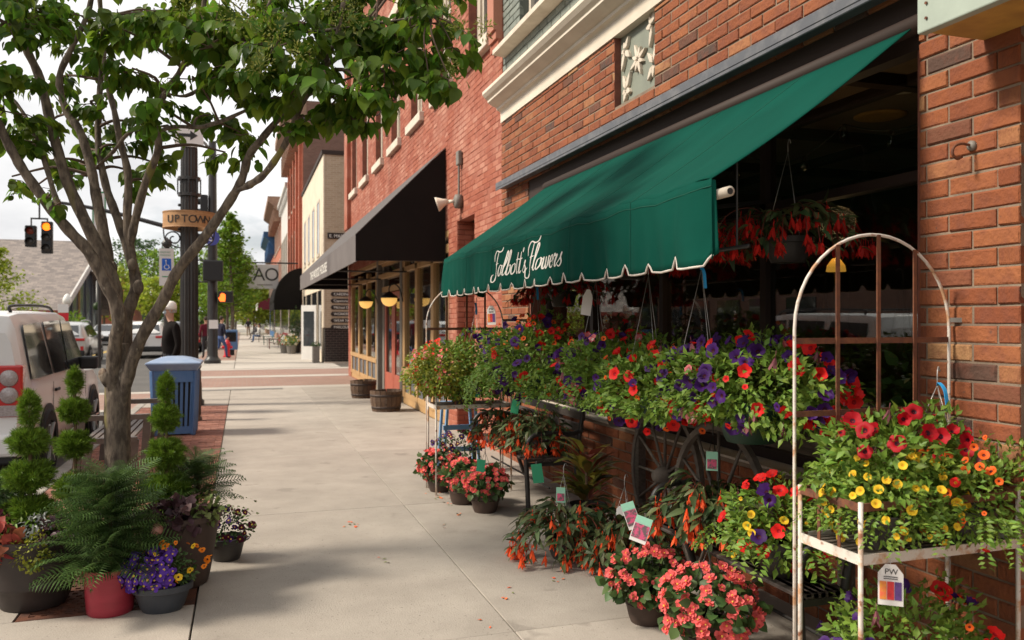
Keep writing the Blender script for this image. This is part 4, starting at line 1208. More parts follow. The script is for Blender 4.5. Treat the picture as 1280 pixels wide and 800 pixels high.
# crown: clumps of hanging leaves carried by twigs
clumps = []
def cl(u, v, dd, r, n): clumps.append((dpt(u, v, TD + dd), r, n))
g = random.Random(11)
for (u, v, dd, r, n) in [
    (10, 30, -.6, .34, 90), (60, 20, -.3, .34, 80), (30, 100, -.5, .26, 60), (5, 140, -.4, .26, 60), (28, 180, -.2, .2, 36), (60, 205, .3, .18, 26), (85, 225, .2, .14, 18),
    (100, 20, .3, .32, 70), (105, 70, .5, .26, 45), (60, 110, .7, .3, 40), (120, 130, .3, .2, 30), (110, 190, .5, .18, 22), (40, 240, .9, .16, 12), (50, 165, .8, .22, 30),
    (150, 40, -.4, .3, 70), (165, 90, -.2, .26, 60), (190, 130, -.5, .22, 42), (200, 210, .7, .16, 20), (170, 220, .6, .18, 24), (150, 185, .5, .2, 22),
    (210, 40, -.5, .32, 80), (240, 100, -.5, .28, 64), (180, 160, .5, .22, 36), (262, 148, -.1, .18, 30), (265, 60, -.7, .32, 76),
    (300, 30, -.6, .34, 84), (310, 95, -.8, .28, 70), (330, 130, -.6, .22, 46), (295, 150, .0, .16, 18), (318, 195, -.1, .12, 13), (300, 170, -.2, .12, 10), (345, 60, -.8, .3, 76),
    (380, 30, -.7, .32, 76), (390, 95, -.9, .26, 66), (385, 150, -.7, .15, 22), (420, 125, -.9, .22, 48), (440, 150, -.9, .15, 26), (430, 60, -.8, .28, 66),
    (470, 30, -.8, .28, 66), (480, 90, -1., .24, 60), (455, 115, -1., .2, 40), (510, 60, -.9, .26, 60), (535, 95, -1.05, .18, 34), (540, 30, -.9, .22, 46), (560, 100, -1.1, .12, 14),
    (565, 60, -1., .14, 18), (590, 52, -1.05, .07, 4), (495, 125, -1., .12, 16), (350, 160, -.4, .1, 9), (15, 225, .2, .14, 12), (62, 248, -.42, .07, 4), (76, 258, -.42, .05, 3), (282, 195, .3, .12, 10),
    (135, 160, .9, .2, 18), (95, 160, .9, .18, 14), (195, 230, .4, .1, 8)]:
    cl(u, v, dd, r, n)
for k in range(46):                                     # the crown above the frame and on its far side
    a = g.uniform(0, 2 * PI); rr = 1.7 * math.sqrt(g.random())
    z = 3.75 + g.random() * 0.75 * (1 - (rr / 2.0) ** 2) + 0.1
    clumps.append((Vector((-0.55 + rr * math.cos(a) * 1.1, 5.7 + rr * math.sin(a), z)), g.uniform(.26, .36), 56))
allP = [(p, r) for P, R_ in limbs for p, r in list(zip(P, R_))[8:]]
tw = MB()
lp, lt, ln, ls = [], [], [], []
gg = np.random.default_rng(5)
for (c, r, n) in clumps:
    q, qr = min(allP, key=lambda e: (e[0] - c).length + 0.25 * max(0, e[0].z - c.z))
    mid = (q + c) / 2 + Vector((0, 0, 0.12 * (q - c).length)) + Vector((g.uniform(-.05, .05), g.uniform(-.05, .05), 0))
    if (q - c).length > .05:
        tw.tube(smooth_pts([q, mid, c + Vector((0, 0, .02))], 4), [max(.004, min(qr * .6, .012)) * (1 - .08 * i) + .002 for i in range(9)], 5)
    ends = []
    for b in range(max(2, n // 9)):
        d = Vector((g.gauss(0, 1), g.gauss(0, 1), g.gauss(-.05, .55))).normalized()
        e = c + d * r * g.uniform(.45, 1.05)
        ends.append(e)
        tw.tube([c, c + d * r * .5 + Vector((0, 0, .02)), e], [.0045, .0035, .002], 4, caps=False)
    for i in range(int(n * 2.2)):
        e = g.choice(ends); s = g.random()
        p = c.lerp(e, .35 + .65 * s) + Vector((g.gauss(0, .035), g.gauss(0, .035), g.gauss(0, .02)))
        d = (p - c); d.z *= .4
        d = d.normalized() if d.length > 1e-4 else Vector((1, 0, 0))
        lp.append(p); lt.append((d.x * .6 + g.gauss(0, .35), d.y * .6 + g.gauss(0, .35), -0.75 + g.gauss(0, .35)))
        ln.append((d.x * .9 + g.gauss(0, .4), d.y * .9 + g.gauss(0, .4), .65 + g.gauss(0, .3)))
        ls.append(.045 + .08 * g.random() ** 1.7)
tw.build('twigs', M['twig'], tree)['kind'] = 'stuff'
tv, tf = leaf_round(.64, .08, -.2)
me = inst_mesh('crown', tv, tf, lp, frames(np.array(lt), np.array(ln)), np.array(ls), M['leaf_tree'], woff(tree), smooth=True)
crown = link('crown', me, tree); crown['kind'] = 'stuff'
# flower panicles, pale yellow green, at the outer tips
pp, pt, pn, ps = [], [], [], []
for (u, v, dd, r) in ((295, 20, -1.0, .13), (315, 5, -1.0, .12), (345, 45, -1.1, .09), (440, 25, -1.1, .1), (560, 18, -1.0, .07), (575, 40, -1.05, .06), (605, 35, -1.05, .06), (325, 85, -1.1, .08), (420, 10, -1.1, .1), (565, 85, -1.05, .05), (230, 10, -.9, .1), (375, 70, -1.1, .07), (565, 100, -1.05, .05)):
    c = dpt(u, v, TD + dd)
    for k in range(int(1500 * r)):
        d = Vector((g.gauss(0, 1), g.gauss(0, 1), g.gauss(.3, 1))).normalized()
        pp.append(c + d * r * g.random() ** .5); pt.append(tuple(d + Vector((g.gauss(0, .4), g.gauss(0, .4), g.gauss(0, .4)))))
        pn.append((g.gauss(0, 1), g.gauss(0, 1), 1)); ps.append(g.uniform(.014, .030))
tv, tf = leaf_small(.34, .05, 0)
o = link('flower_panicles', inst_mesh('flower_panicles', tv, tf, pp, frames(np.array(pt), np.array(pn)), np.array(ps), M['panicle'], woff(tree)), tree); o['kind'] = 'stuff'

# ------------------------------------------------------------------ iron grate
gr = thing('tree_grate', 'rusty cast iron tree grate set in the pavement', 'tree grate', (-.7, 5.9, 0))
bm = MB()
GX0, GX1, GY0, GY1 = -1.148, -.257, 4.973, 6.865
MB().box(GX0, GX1, GY0, GY1, -.1, -.03).build('pit', M['soil'], gr)
fr_ = MB().box(GX0, GX1, GY0, GY0 + .05, -.03, -.002).box(GX0, GX1, GY1 - .05, GY1, -.03, -.002).box(GX0, GX0 + .05, GY0 + .05, GY1 - .05, -.03, -.002).box(GX1 - .05, GX1, GY0 + .05, GY1 - .05, -.03, -.002)
fr_.build('rim', M['rustgrate'], gr)
gb = MB()
y = GY0 + .05; k = 0
while y < GY1 - .06:
    gb.box(GX0 + .05, GX1 - .05, y + .024, y + .05, -.028, -.004)
    x = GX0 + .05 + (.03 if k % 2 else 0)
    while x < GX1 - .06:
        if (x + .79) ** 2 + (y - 6.0) ** 2 > .06: gb.box(x + .03, x + .06, y, y + .024, -.028, -.004)
        x += .06
    y += .05; k += 1
gb.build('bars', M['rustgrate'], gr)['kind'] = 'stuff'

# ------------------------------------------------------------------ plant helpers
def pot(parent, c, r0, r1, h, m, rim=.012, n=28, sx=1, sy=1, bands=(), soil=True):
    prof = [(r0 * .96, 0), (r0, .008)]
    for k in range(1, 7):
        t = k / 7
        prof.append((r0 + (r1 - r0) * t ** .85, h * t))
    for b in bands: prof.append((r0 + (r1 - r0) * b ** .85 + .006, h * b)); prof.append((r0 + (r1 - r0) * (b + .03) ** .85 + .006, h * (b + .03)))
    prof.sort(key=lambda p: p[1])
    prof += [(r1, h - .035), (r1 + rim, h - .032), (r1 + rim + .002, h), (r1 - .004, h + .002), (r1 - .012, h - .03)]
    o = MB().lathe(prof, n, c, sx=sx, sy=sy, cap1=False).build('pot', m, parent, smooth=True, angle=40)
    if soil: MB().lathe([(0, h - .03), (r1 - .01, h - .03)], 20, c, sx=sx, sy=sy).build('soil', M['soil'], parent)
    return o

def foliage(name, parent, c, rad, n, size, m, tpl, seed, droop=.2, inner=.45, outward=1.0, zmin=None, up=.5, lump=.18):
    G = np.random.default_rng(seed)
    d = unit(n, G)
    r = inner + (1 - inner) * G.random(n) ** .6
    lum = 1 + lump * np.sin(d[:, 0] * 5 + seed) * np.cos(d[:, 1] * 4 - seed) + lump * .6 * np.sin(d[:, 2] * 7 + d[:, 0] * 3)
    p = np.asarray(c) + d * np.asarray(rad) * (r * lum)[:, None]
    if zmin is not None:
        keep = p[:, 2] > zmin; p, d = p[keep], d[keep]
    k = len(p)
    t = d * outward + G.normal(size=(k, 3)) * .55; t[:, 2] -= droop
    nn = d + G.normal(size=(k, 3)) * .45; nn[:, 2] += up
    s = G.uniform(size[0], size[1], k)
    me = inst_mesh(name, tpl[0], tpl[1], p, frames(t, nn), s, m, woff(parent))
    o = link(name, me, parent); o['kind'] = 'stuff'
    return o

def strands(name, parent, starts, m, tpl, seed, size=(.02, .03), length=(.15, .3), step=.018, out=.5):
    """trailing stems with leaves; starts: list of (point, outward dir)"""
    G = random.Random(seed)
    P, T, Nn, S = [], [], [], []
    st = MB()
    for (p, d) in starts:
        L = G.uniform(*length); q = Vector(p); v = Vector(d).normalized() * out + Vector((0, 0, .35))
        line = [q.copy()]
        k = 0
        while L > 0:
            v = (v + Vector((G.gauss(0, .06), G.gauss(0, .06), -.13))).normalized()
            q = q + v * step; L -= step; line.append(q.copy())
            for s_ in (-1, 1):
                side = v.cross(Vector((0, 0, 1))).normalized() * s_ if v.cross(Vector((0, 0, 1))).length > .01 else Vector((1, 0, 0))
                P.append(q + side * .004); tt = side + v * .5 + Vector((G.gauss(0, .3), G.gauss(0, .3), G.gauss(.1, .3)))
                T.append(tuple(tt)); Nn.append((d[0] * .5 + G.gauss(0, .3), d[1] * .5 + G.gauss(0, .3), .8)); S.append(G.uniform(*size))
            k += 1
        st.tube(line, .0016, 4, caps=False)
    o = link(name, inst_mesh(name, tpl[0], tpl[1], P, frames(np.array(T), np.array(Nn)), np.array(S), m, woff(parent)), parent); o['kind'] = 'stuff'
    return o

M['topstem'] = mat('topiary_stem', (0.16, 0.10, 0.06), .9)
def spray_tpl():
    v, f = [], []
    for k in range(6):
        a = k * 1.05; c, s = math.cos(a), math.sin(a)
        b = len(v)
        v += [(0, 0, 0), (c * .22 - s * .05, .5, s * .22 + c * .05), (c * .42, 1.0 - .12 * (k % 3), s * .42), (c * .22 + s * .05, .5, s * .22 - c * .05)]
        f.append((b, b + 1, b + 2, b + 3))
    return v, f
SPRAY = spray_tpl()
def topiary(parent, x, y, balls, seed):
    """balls: (z, rx, rz) from bottom to top"""
    z0 = balls[0][0] - .2; z1 = balls[-1][0]
    tpo = MB().tube([(x, y, z0), (x + .006, y, (z0 + z1) / 2), (x, y, z1)], [.014, .012, .006], 8).build('stem', M['topstem'], parent, smooth=True)
    for i, (z, rx, rz) in enumerate(balls):
        G = np.random.default_rng(seed + i)
        n = int(1300 * (rx / .13) ** 1.5) + 200
        d = unit(n, G)
        r = .3 + .6 * G.random(n) ** .5
        lum = 1 + .2 * np.sin(d[:, 0] * 9 + i) * np.sin(d[:, 1] * 8) + .14 * np.sin(d[:, 2] * 11 + i)
        taper = np.where(d[:, 2] > 0, 1 - .25 * d[:, 2], 1)
        p = np.array([x, y, z]) + d * np.array([rx * .88, rx * .88, rz * 1.15]) * (r * lum * taper)[:, None]
        t = d + G.normal(size=(n, 3)) * .35; t[:, 2] += .55
        nn = G.normal(size=(n, 3))
        me = inst_mesh('topiary_ball', SPRAY[0], SPRAY[1], p, frames(t, nn), G.uniform(.022, .048, n), M['leaf_topiary'], woff(parent))
        o = link('topiary_ball', me, parent); o['kind'] = 'stuff'

# flowers as single pieces
def petal_mesh(name, m, R=.035, lobes=5, depth=.35, throat=None, ruffle=.12, n=20, cup=.15):
    bm = MB()
    mats = [m, throat or m]
    vs = [(0, 0, -depth * R)]
    rings = [(.28, -depth * .35), (.62, cup * .1), (1.0, cup)]
    for (q, z) in rings:
        for k in range(n):
            a = 2 * PI * k / n
            lob = 1 - (.16 * (1 - abs(math.cos(lobes * a / 2)) ** .6) * (q > .5)) * (1 if q > .9 else .4)
            rf = ruffle * math.sin(a * lobes * 2 + 1) * (q > .9) * .5
            vs.append((R * q * lob * math.cos(a), R * q * lob * math.sin(a), R * (z + rf)))
    fs, mi = [], []
    for k in range(n):
        k2 = (k + 1) % n
        fs.append((0, 1 + k, 1 + k2)); mi.append(1)
        for j in range(2):
            fs.append((1 + j * n + k, 1 + (j + 1) * n + k, 1 + (j + 1) * n + k2, 1 + j * n + k2)); mi.append(0)
    b = bm.add(vs, fs); bm.mi = mi
    bm.tube([(0, 0, -depth * R * .8), (0, 0, -R * 1.4)], [R * .16, R * .07], 6, mi=0)
    return bm.mesh(name, (0, 0, 0), True, mats)
def flower_mat(name, c, var=.14, rough=.6, trans=.3):
    return mat(name, c, rough, rand=var, trans=trans, spec=.25)
FM = {}
FM['red'] = flower_mat('petal_red', (0.78, 0.018, 0.016)); FM['purple'] = flower_mat('petal_purple', (0.055, 0.012, 0.125), .3)
FM['dkred'] = flower_mat('petal_dark_red', (0.40, 0.006, 0.014)); FM['coral'] = flower_mat('petal_coral', (0.86, 0.16, 0.155), .3)
FM['orange'] = flower_mat('petal_orange', (0.88, 0.14, 0.018), .16); FM['yellow'] = flower_mat('petal_yellow', (0.88, 0.56, 0.03), .1)
FM['pansyorange'] = flower_mat('petal_pansy_orange', (0.85, 0.24, 0.015)); FM['violet'] = flower_mat('petal_violet', (0.14, 0.05, 0.42), .3)
FM['boliv'] = flower_mat('petal_scarlet', (0.92, 0.12, 0.03), .2); FM['pink'] = flower_mat('petal_pink', (0.80, 0.22, 0.24), .2)
FM['white'] = flower_mat('petal_white', (0.75, 0.70, 0.60)); FM['maroon'] = flower_mat('petal_maroon', (0.10, 0.008, 0.035), .3)
FM['throat'] = flower_mat('throat_dark', (0.06, 0.008, 0.02)); FM['ythroat'] = flower_mat('throat_yellow', (0.75, 0.38, 0.03)); FM['centre'] = flower_mat('centre_yellow', (0.85, 0.6, 0.1))
FMESH = {}
for k, th in (('red', 'dkred'), ('purple', 'throat'), ('dkred', 'throat'), ('pink', 'white'), ('white', 'ythroat')):
    FMESH['pet_' + k] = [petal_mesh('flower', FM[k], (.034, .032, .036, .03)[j], 5, (.5, .45, .6, .8)[j], FM[th], (.1, .2, .15, .3)[j], 20, (.05, .2, -.12, .45)[j]) for j in range(4)]
for k, th in (('yellow', 'ythroat'), ('orange', 'throat'), ('red', 'ythroat'), ('purple', 'throat'), ('coral', 'ythroat')):
    FMESH['cal_' + k] = [petal_mesh('flower', FM[k], .0175, 5, .55, FM[th], .05, 15, .08)]
def begonia_mesh(m, m2, seed):
    r = random.Random(seed); bm = MB()
    for layer, (n, R, tilt, z) in enumerate(((4, .024, .25, 0), (4, .018, .6, .003), (3, .011, 1.0, .006))):
        for k in range(n):
            a = 2 * PI * k / n + layer * .7 + r.uniform(-.2, .2)
            ca, sa = math.cos(a), math.sin(a)
            pts = [(0.001, 0, 0), (R * .5, R * .42, .15), (R * .95, R * .3, .5), (R * 1.02, 0, .6), (R * .95, -R * .3, .5), (R * .5, -R * .42, .15), (R * .55, 0, -.02)]
            vs = [(p * ca - q * sa, p * sa + q * ca, z + R * tilt * h * 1.2) for p, q, h in pts]
            bm.add(vs, [(0, 6, 1), (1, 6, 3, 2), (6, 5, 4, 3), (0, 5, 6)])
    bm.sphere((0, 0, .006), .004, 6, 4, mi=1)
    return bm.mesh('flower', (0, 0, 0), True, [m, m2])
FMESH['beg'] = [begonia_mesh(FM['coral'], FM['centre'], s) for s in range(3)]
FMESH['wilt'] = None
def bell_mesh(m, seed):
    r = random.Random(seed); bm = MB()
    for k in range(5):
        a = 2 * PI * k / 5; ca, sa = math.cos(a), math.sin(a)
        L = r.uniform(.045, .06); o = r.uniform(.35, .8)
        pts = [(.003, .003, 0), (.008, .008, .35), (.010 + .01 * o, .007, .7), (.012 + .022 * o, 0, 1), (.010 + .01 * o, -.007, .7), (.008, -.008, .35), (.003, -.003, 0)]
        bm.add([(p * ca - q * sa, p * sa + q * ca, -L * t) for p, q, t in pts], [(0, 1, 5, 6), (1, 2, 4, 5), (2, 3, 4)])
    bm.tube([(0, 0, .03), (0, 0, 0)], .0015, 5)
    return bm.mesh('flower', (0, 0, 0), True, [m])
FMESH['wilt'] = [bell_mesh(flower_mat('petal_wilted', (.28, .10, .12), .4), s + 9) for s in range(3)]
FMESH['bell_red'] = [bell_mesh(flower_mat('petal_deep_red', (.70, .03, .02), .3), s) for s in range(4)]
FMESH['bell'] = [bell_mesh(FM['boliv'], s) for s in range(4)]
def pansy_mesh(m, m2):
    bm = MB()
    for k, (a, R, z) in enumerate(((60, .024, -.002), (120, .024, -.003), (180, .02, 0), (0, .02, .001), (270, .024, .003))):
        ca, sa = math.cos(RAD(a)), math.sin(RAD(a))
        pts = [(0, 0)] + [(R * .55 + R * .5 * math.cos(t), R * .55 * math.sin(t)) for t in np.linspace(-2.4, 2.4, 9)]
        bm.add([(p * ca - q * sa, p * sa + q * ca, z + .12 * p) for p, q in pts], [(0, i, i + 1) for i in range(1, 9)])
    bm.lathe([(.0, .005), (.006, .004)], 8, mi=1)
    return bm.mesh('flower', (0, 0, 0), False, [m, m2])
FMESH['pan_orange'] = [pansy_mesh(FM['pansyorange'], FM['throat'])]; FMESH['pan_violet'] = [pansy_mesh(FM['violet'], FM['centre'])]
FMESH['pan_maroon'] = [pansy_mesh(FM['maroon'], FM['centre'])]; FMESH['pan_yellow'] = [pansy_mesh(FM['yellow'], FM['throat'])]; FMESH['pan_purple'] = [pansy_mesh(FM['purple'], FM['centre'])]

def flower(parent, kind, p, nrm, s=1.0, rnd=rng):
    me = rnd.choice(FMESH[kind])
    o = link('flower', me, parent, Vector(p) - woff(parent))
    q = Vector(nrm).to_track_quat('Z', 'Y') if not (kind.startswith('bell') or kind == 'wilt') else Matrix.Rotation(rnd.uniform(-.3, .3), 3, 'X').to_quaternion()
    e = q.to_matrix() @ Matrix.Rotation(rnd.uniform(0, 6.28), 3, 'Z')
    o.rotation_euler = e.to_euler()
    o.scale = (s, s, s)
    return o

TOCAM = lambda c: (Vector((0, 0, 1.6)) - Vector(c)).normalized()
def scatter(parent, c, rad, kinds, n, seed, smin=.7, smax=1.15, zone=None, face=.0, reach=1.04):
    """flowers on the shell of the mound; zone(dir) -> weight list over kinds"""
    G = random.Random(seed); tc = TOCAM(c); k = 0; tries = 0; got = []
    while k < n and tries < n * 60:
        tries += 1
        d = Vector((G.gauss(0, 1), G.gauss(0, 1), G.gauss(0, 1))).normalized()
        if d.dot(tc) < face - .25 or d.z < -.75: continue
        lum = G.uniform(.88, 1.0) * reach
        p = Vector(c) + Vector((d.x * rad[0], d.y * rad[1], d.z * rad[2])) * lum
        if any((p - q).length < .028 for q in got): continue
        ks = kinds if zone is None else zone(p)
        if not ks: continue
        kd = G.choice(ks); got.append(p)
        if kd.startswith('pet_') and G.random() < .08: kd = 'wilt'
        nrm = d * .8 + tc * .55 + Vector((G.gauss(0, .42) - .25, G.gauss(0, .42), G.gauss(.15, .42)))
        flower(parent, kd, p, nrm, G.uniform(smin * .8, smax) * (.55 if G.random() < .1 else 1), G); k += 1

SM, SMW, OV = leaf_small(.5, .1, -.12), leaf_small(.32, .06, -.15), leaf_tpl(.62, .1, -.15, .42)

# ------------------------------------------------------------------ planters round the tree
# left: big charcoal pot with a four tier topiary
pc = (-1.12, 5.27, 0)
pa = thing('planter', 'large charcoal pot with tiered topiary, coral leaves and creeping jenny left of the tree', 'planter', pc, 'planters round the street tree')
pot(pa, pc, .17, .265, .40, M['potdark'], .014, bands=(.3, .72))
topiary(pa, -1.15, 5.3, [(.53, .14, .07), (.72, .138, .085), (.915, .112, .072), (1.10, .052, .10)], 100)
foliage('coral_bells', pa, (-1.27, 5.08, .42), (.13, .10, .08), 80, (.05, .085), M['leaf_coral'], leaf_tpl(.95, .14, -.12, .5), 1)
foliage('red_foliage', pa, (-1.31, 5.28, .50), (.10, .09, .07), 150, (.03, .05), M['leaf_red'], OV, 2)
foliage('creeping_jenny', pa, (-1.07, 5.01, .345), (.09, .06, .10), 360, (.014, .024), M['leaf_lime'], leaf_small(.85, .08, -.1), 3)
foliage('dusty_miller', pa, (-1.08, 5.10, .475), (.07, .06, .05), 90, (.025, .045), M['leaf_silver'], SMW, 4)
foliage('dark_foliage', pa, (-.98, 5.10, .44), (.09, .09, .07), 110, (.03, .05), M['leaf_heuchera'], OV, 5)
foliage('green_foliage', pa, (-1.13, 5.28, .46), (.22, .2, .08), 420, (.03, .05), M['leaf_petunia'], SMW, 6)
foliage('conifer_sprigs', pa, (-1.33, 5.38, .62), (.12, .1, .06), 160, (.06, .1), M['leaf_norfolk'], SPRAY, 16)
# second topiary behind, against the street
pb_c = (-1.05, 6.05, 0)
pb = thing('planter', 'slim tiered topiary standing behind the fern left of the trunk', 'planter', pb_c, 'planters round the street tree')
pot(pb, pb_c, .11, .15, .30, M['potdark'])
topiary(pb, -1.05, 6.05, [(.50, .13, .09), (.79, .115, .085), (1.01, .10, .08), (1.20, .042, .09)], 140)
foliage('green_foliage', pb, (-1.05, 6.05, .34), (.15, .15, .07), 260, (.03, .05), M['leaf_norfolk'], SMW, 7)
# Norfolk pine like ferny conifer in the red pot
nf_c = (-.69, 4.99, 0)
nf = thing('potted_conifer', 'bushy fern like conifer in a ribbed red pot before the tree', 'potted plant', nf_c)
pot(nf, nf_c, .118, .135, .25, M['potred'], .003)
fv, ff = [], []
NP = 17
for k in range(NP):
    t = (k + .5) / NP; w = .26 * math.sin(PI * min(1, t * .92 + .12)) ** .8 + .02
    y = t; z = -.30 * t * t
    for s in (-1, 1):
        b = len(fv)
        fv += [(0, y - .006, z), (s * w * .55, y + w * .30, z + .02), (s * w, y + w * .62, z - .06), (s * w * .5, y + w * .30 + .022, z + .012), (0, y + .012, z)]
        ff.append((b, b + 1, b + 2, b + 3, b + 4) if s > 0 else (b + 4, b + 3, b + 2, b + 1, b))
b = len(fv); fv += [(-.008, 0, 0), (.008, 0, 0), (.003, 1, -.30), (-.003, 1, -.30)]; ff.append((b, b + 1, b + 2, b + 3))
FROND = (fv, ff)
def conifer(parent, c, z0, z1, tiers, seed, rmax=.36, m=None, size=1.0):
    G = random.Random(seed); P, T, Nn, S = [], [], [], []
    for stem in range(3):
        sx, sy = c[0] + G.uniform(-.05, .05), c[1] + G.uniform(-.05, .05)
        zz1 = z1 - G.uniform(0, .16)
        for i in range(tiers):
            t = (i + G.random() * .6) / tiers
            z = z0 + (zz1 - z0) * t
            L = rmax * (1.02 - .36 * t) * G.uniform(.75, 1.1) * size
            for k in range(6):
                a = 2 * PI * (k + G.random() * .6) / 6 + stem
                P.append((sx, sy, z)); up = .85 - .5 * (1 - t) + G.gauss(0, .18)
                T.append((math.cos(a), math.sin(a), up)); Nn.append((G.gauss(0, .45), G.gauss(0, .45), 1)); S.append(L)
    o = link('fronds', inst_mesh('fronds', FROND[0], FROND[1], P, frames(np.array(T), np.array(Nn)), np.array(S), m or M['leaf_norfolk'], woff(parent)), parent); o['kind'] = 'stuff'
    MB().tube([(c[0], c[1], z0 - .1), (c[0], c[1], z1 - .1)], .008, 6).build('stem', M['topstem'], parent)
conifer(nf, nf_c, .22, .80, 11, 3, .36)
# right: big brown pot, topiary, heuchera, ivy
pd_c = (-.375, 5.40, 0)
pd = thing('planter', 'large brown pot with tiered topiary, purple leaves and ivy right of the tree', 'planter', pd_c, 'planters round the street tree')
pot(pd, pd_c, .175, .245, .43, M['potbrown'], .012)
topiary(pd, -.445, 5.44, [(.58, .16, .085), (.79, .122, .095), (1.01, .09, .085), (1.19, .04, .085)], 180)
foliage('coral_bells', pd, (-.36, 5.22, .45), (.17, .09, .08), 130, (.045, .075), M['leaf_heuchera'], leaf_tpl(.95, .14, -.12, .5), 8)
foliage('green_foliage', pd, (-.40, 5.42, .46), (.2, .2, .09), 340, (.03, .05), M['leaf_petunia'], SMW, 9)
foliage('variegated_ivy', pd, (-.20, 5.28, .47), (.08, .08, .08), 90, (.03, .05), M['leaf_ivy'], leaf_tpl(.9, .1, -.1, .4), 10)
strands('ivy_trail', pd, [((-.17, 5.28, .45), (1, -.2, 0)), ((-.15, 5.32, .47), (1, .2, 0)), ((-.18, 5.22, .44), (.8, -.7, 0))], M['leaf_ivy'], leaf_small(.8), 5, (.015, .03), (.18, .3), .03)
conifer(pd, (-.27, 5.56, 0), .46, .78, 5, 9, .34, size=.95)
# terracotta-pink sphere ornament
orb = thing('garden_globe', 'small pinkish ceramic globe on a stake between the conifer and the brown pot', 'garden ornament', (-.50, 5.06, 0))
oc = dpt(196, 663, 4.62)
orb.location = (oc.x, oc.y, 0)
MB().sphere(oc, .034, 16, 10).build('globe', mat('globe_clay', (.42, .22, .17), .5, (.28, .13, .10), scale=20), orb, smooth=True)
MB().tube([(oc.x, oc.y, 0), (oc.x, oc.y, oc.z - .02)], .004, 6).build('stake', M['black'], orb)
# pansies in the small oval pot
pp_c = (-.42, 4.93, 0)
pn_ = thing('potted_pansies', 'violet and orange pansies in a small blue grey oval pot at the grate edge', 'potted plant', pp_c)
pot(pn_, pp_c, .10, .145, .145, M['potblue'], .006, sx=1.05, sy=.8)
foliage('foliage', pn_, (-.42, 4.93, .21), (.18, .13, .10), 520, (.02, .04), M['leaf_begonia'], SM, 12, zmin=.12)
scatter(pn_, (-.45, 4.92, .22), (.19, .13, .11), ['pan_violet'] * 6 + ['pan_purple'], 95, 21, 1.0, 1.35, zone=lambda p: ['pan_violet', 'pan_violet', 'pan_purple'] if p.x < -.36 else None)
scatter(pn_, (-.38, 4.94, .25), (.20, .13, .12), ['pan_orange'], 18, 22, .75, 1.05, zone=lambda p: ['pan_orange', 'pan_orange', 'pan_orange', 'pan_yellow'] if (p.z > .28 or p.x > -.34) else None)
# dark violas in a black pot
pv_c = (-.10, 5.84, 0)
pv = thing('potted_violas', 'dark maroon violas in a small black pot beside the brown pot', 'potted plant', pv_c)
pot(pv, pv_c, .085, .12, .15, M['potblack'], .006)
foliage('foliage', pv, (-.10, 5.83, .21), (.15, .14, .11), 420, (.02, .04), M['leaf_begonia'], SM, 14, zmin=.12)
scatter(pv, (-.08, 5.82, .22), (.16, .14, .12), ['pan_maroon', 'pan_maroon', 'pan_purple'], 34, 23, smin=.9, smax=1.3)
# ------------------------------------------------------------------ plant stands, benches, cart
def plant_stand(c, label, dx=.75, dy=.34, arch=True, shelf=.73):
    """white rusty iron stand: slatted tray with a gallery, arched trellis back; c = street side, near corner"""
    x0, y0 = c; x1, y1 = x0 + dx, y0 + dy
    t = thing('plant_stand', label, 'plant stand', ((x0 + x1) / 2, (y0 + y1) / 2, 0), 'iron plant stands')
    for (x, y, top) in ((x0, y0, shelf + .21), (x1, y0, shelf + .21), (x0, y1, shelf + .21), (x1, y1, shelf + .21)):
        MB().tube([(x, y, 0), (x, y, top)], .009, 8).build('leg', M['whiterust'], t, smooth=True)
    for (a, b) in (((x0, y0), (x1, y0)), ((x0, y1), (x1, y1)), ((x0, y0), (x0, y1)), ((x1, y0), (x1, y1))):
        MB().bar((a[0], a[1], shelf), (b[0], b[1], shelf), .006, .038).build('tray_rail', M['whiterust'], t)
        MB().bar((a[0], a[1], shelf + .19), (b[0], b[1], shelf + .19), .008, .03).build('top_rail', M['rust'], t)
    for x in np.linspace(x0, x1, 5)[1:-1]:
        for y in (y0, y1): MB().bar((x, y, shelf), (x, y, shelf + .19), .016, .004, (0, 1, 0)).build('baluster', M['rust'], t)
    for y in np.linspace(y0, y1, 4)[1:-1]:
        for x in (x0, x1): MB().bar((x, y, shelf), (x, y, shelf + .19), .016, .004, (1, 0, 0)).build('baluster', M['rust'], t)
    n = 9
    for k in range(n):
        y = y0 + (y1 - y0) * (k + .5) / n
        MB().box(x0 + .004, x1 - .004, y - .011, y + .011, shelf - .008, shelf + .004).build('slat', M['oldwood'], t)
    MB().bar((x0, y0, .2), (x1, y0, .2), .006, .02).build('stretcher', M['whiterust'], t)
    MB().bar((x0, y1, .2), (x1, y1, .2), .006, .02).build('stretcher', M['whiterust'], t)
    if arch:
        xa0, xa1, ya = x0 - .012, x1 + .03, y1 + .02
        r = (xa1 - xa0) / 2; zc = 1.56; cx = (xa0 + xa1) / 2
        P = [(xa0, ya, 0), (xa0, ya, .8), (xa0, ya, zc)] + [(cx - r * math.cos(a), ya, zc + r * math.sin(a)) for a in np.linspace(.15, PI - .15, 22)] + [(xa1, ya, zc), (xa1, ya, .8), (xa1, ya, 0)]
        MB().tube(P, .0068, 8).build('arch', M['whiterust'], t, smooth=True)
        for z in (1.515, 1.22):
            MB().bar((xa0, ya, z), (xa1, ya, z), .006, .024).build('trellis_bar', M['rust'], t)
        for f in (.26, .52, .76):
            x = xa0 + (xa1 - xa0) * f
            zt = zc + math.sqrt(max(0, r * r - (x - cx) ** 2))
            MB().bar((x, ya - .006, 1.0), (x, ya - .006, zt), .018, .006, (0, 1, 0)).build('trellis_bar', M['rust'], t)
        MB().bar((xa1, ya, 1.60), (WX + .01, ya - .04, 1.60), .01, .02).build('wall_tie', M['greypost'], t)
    return t

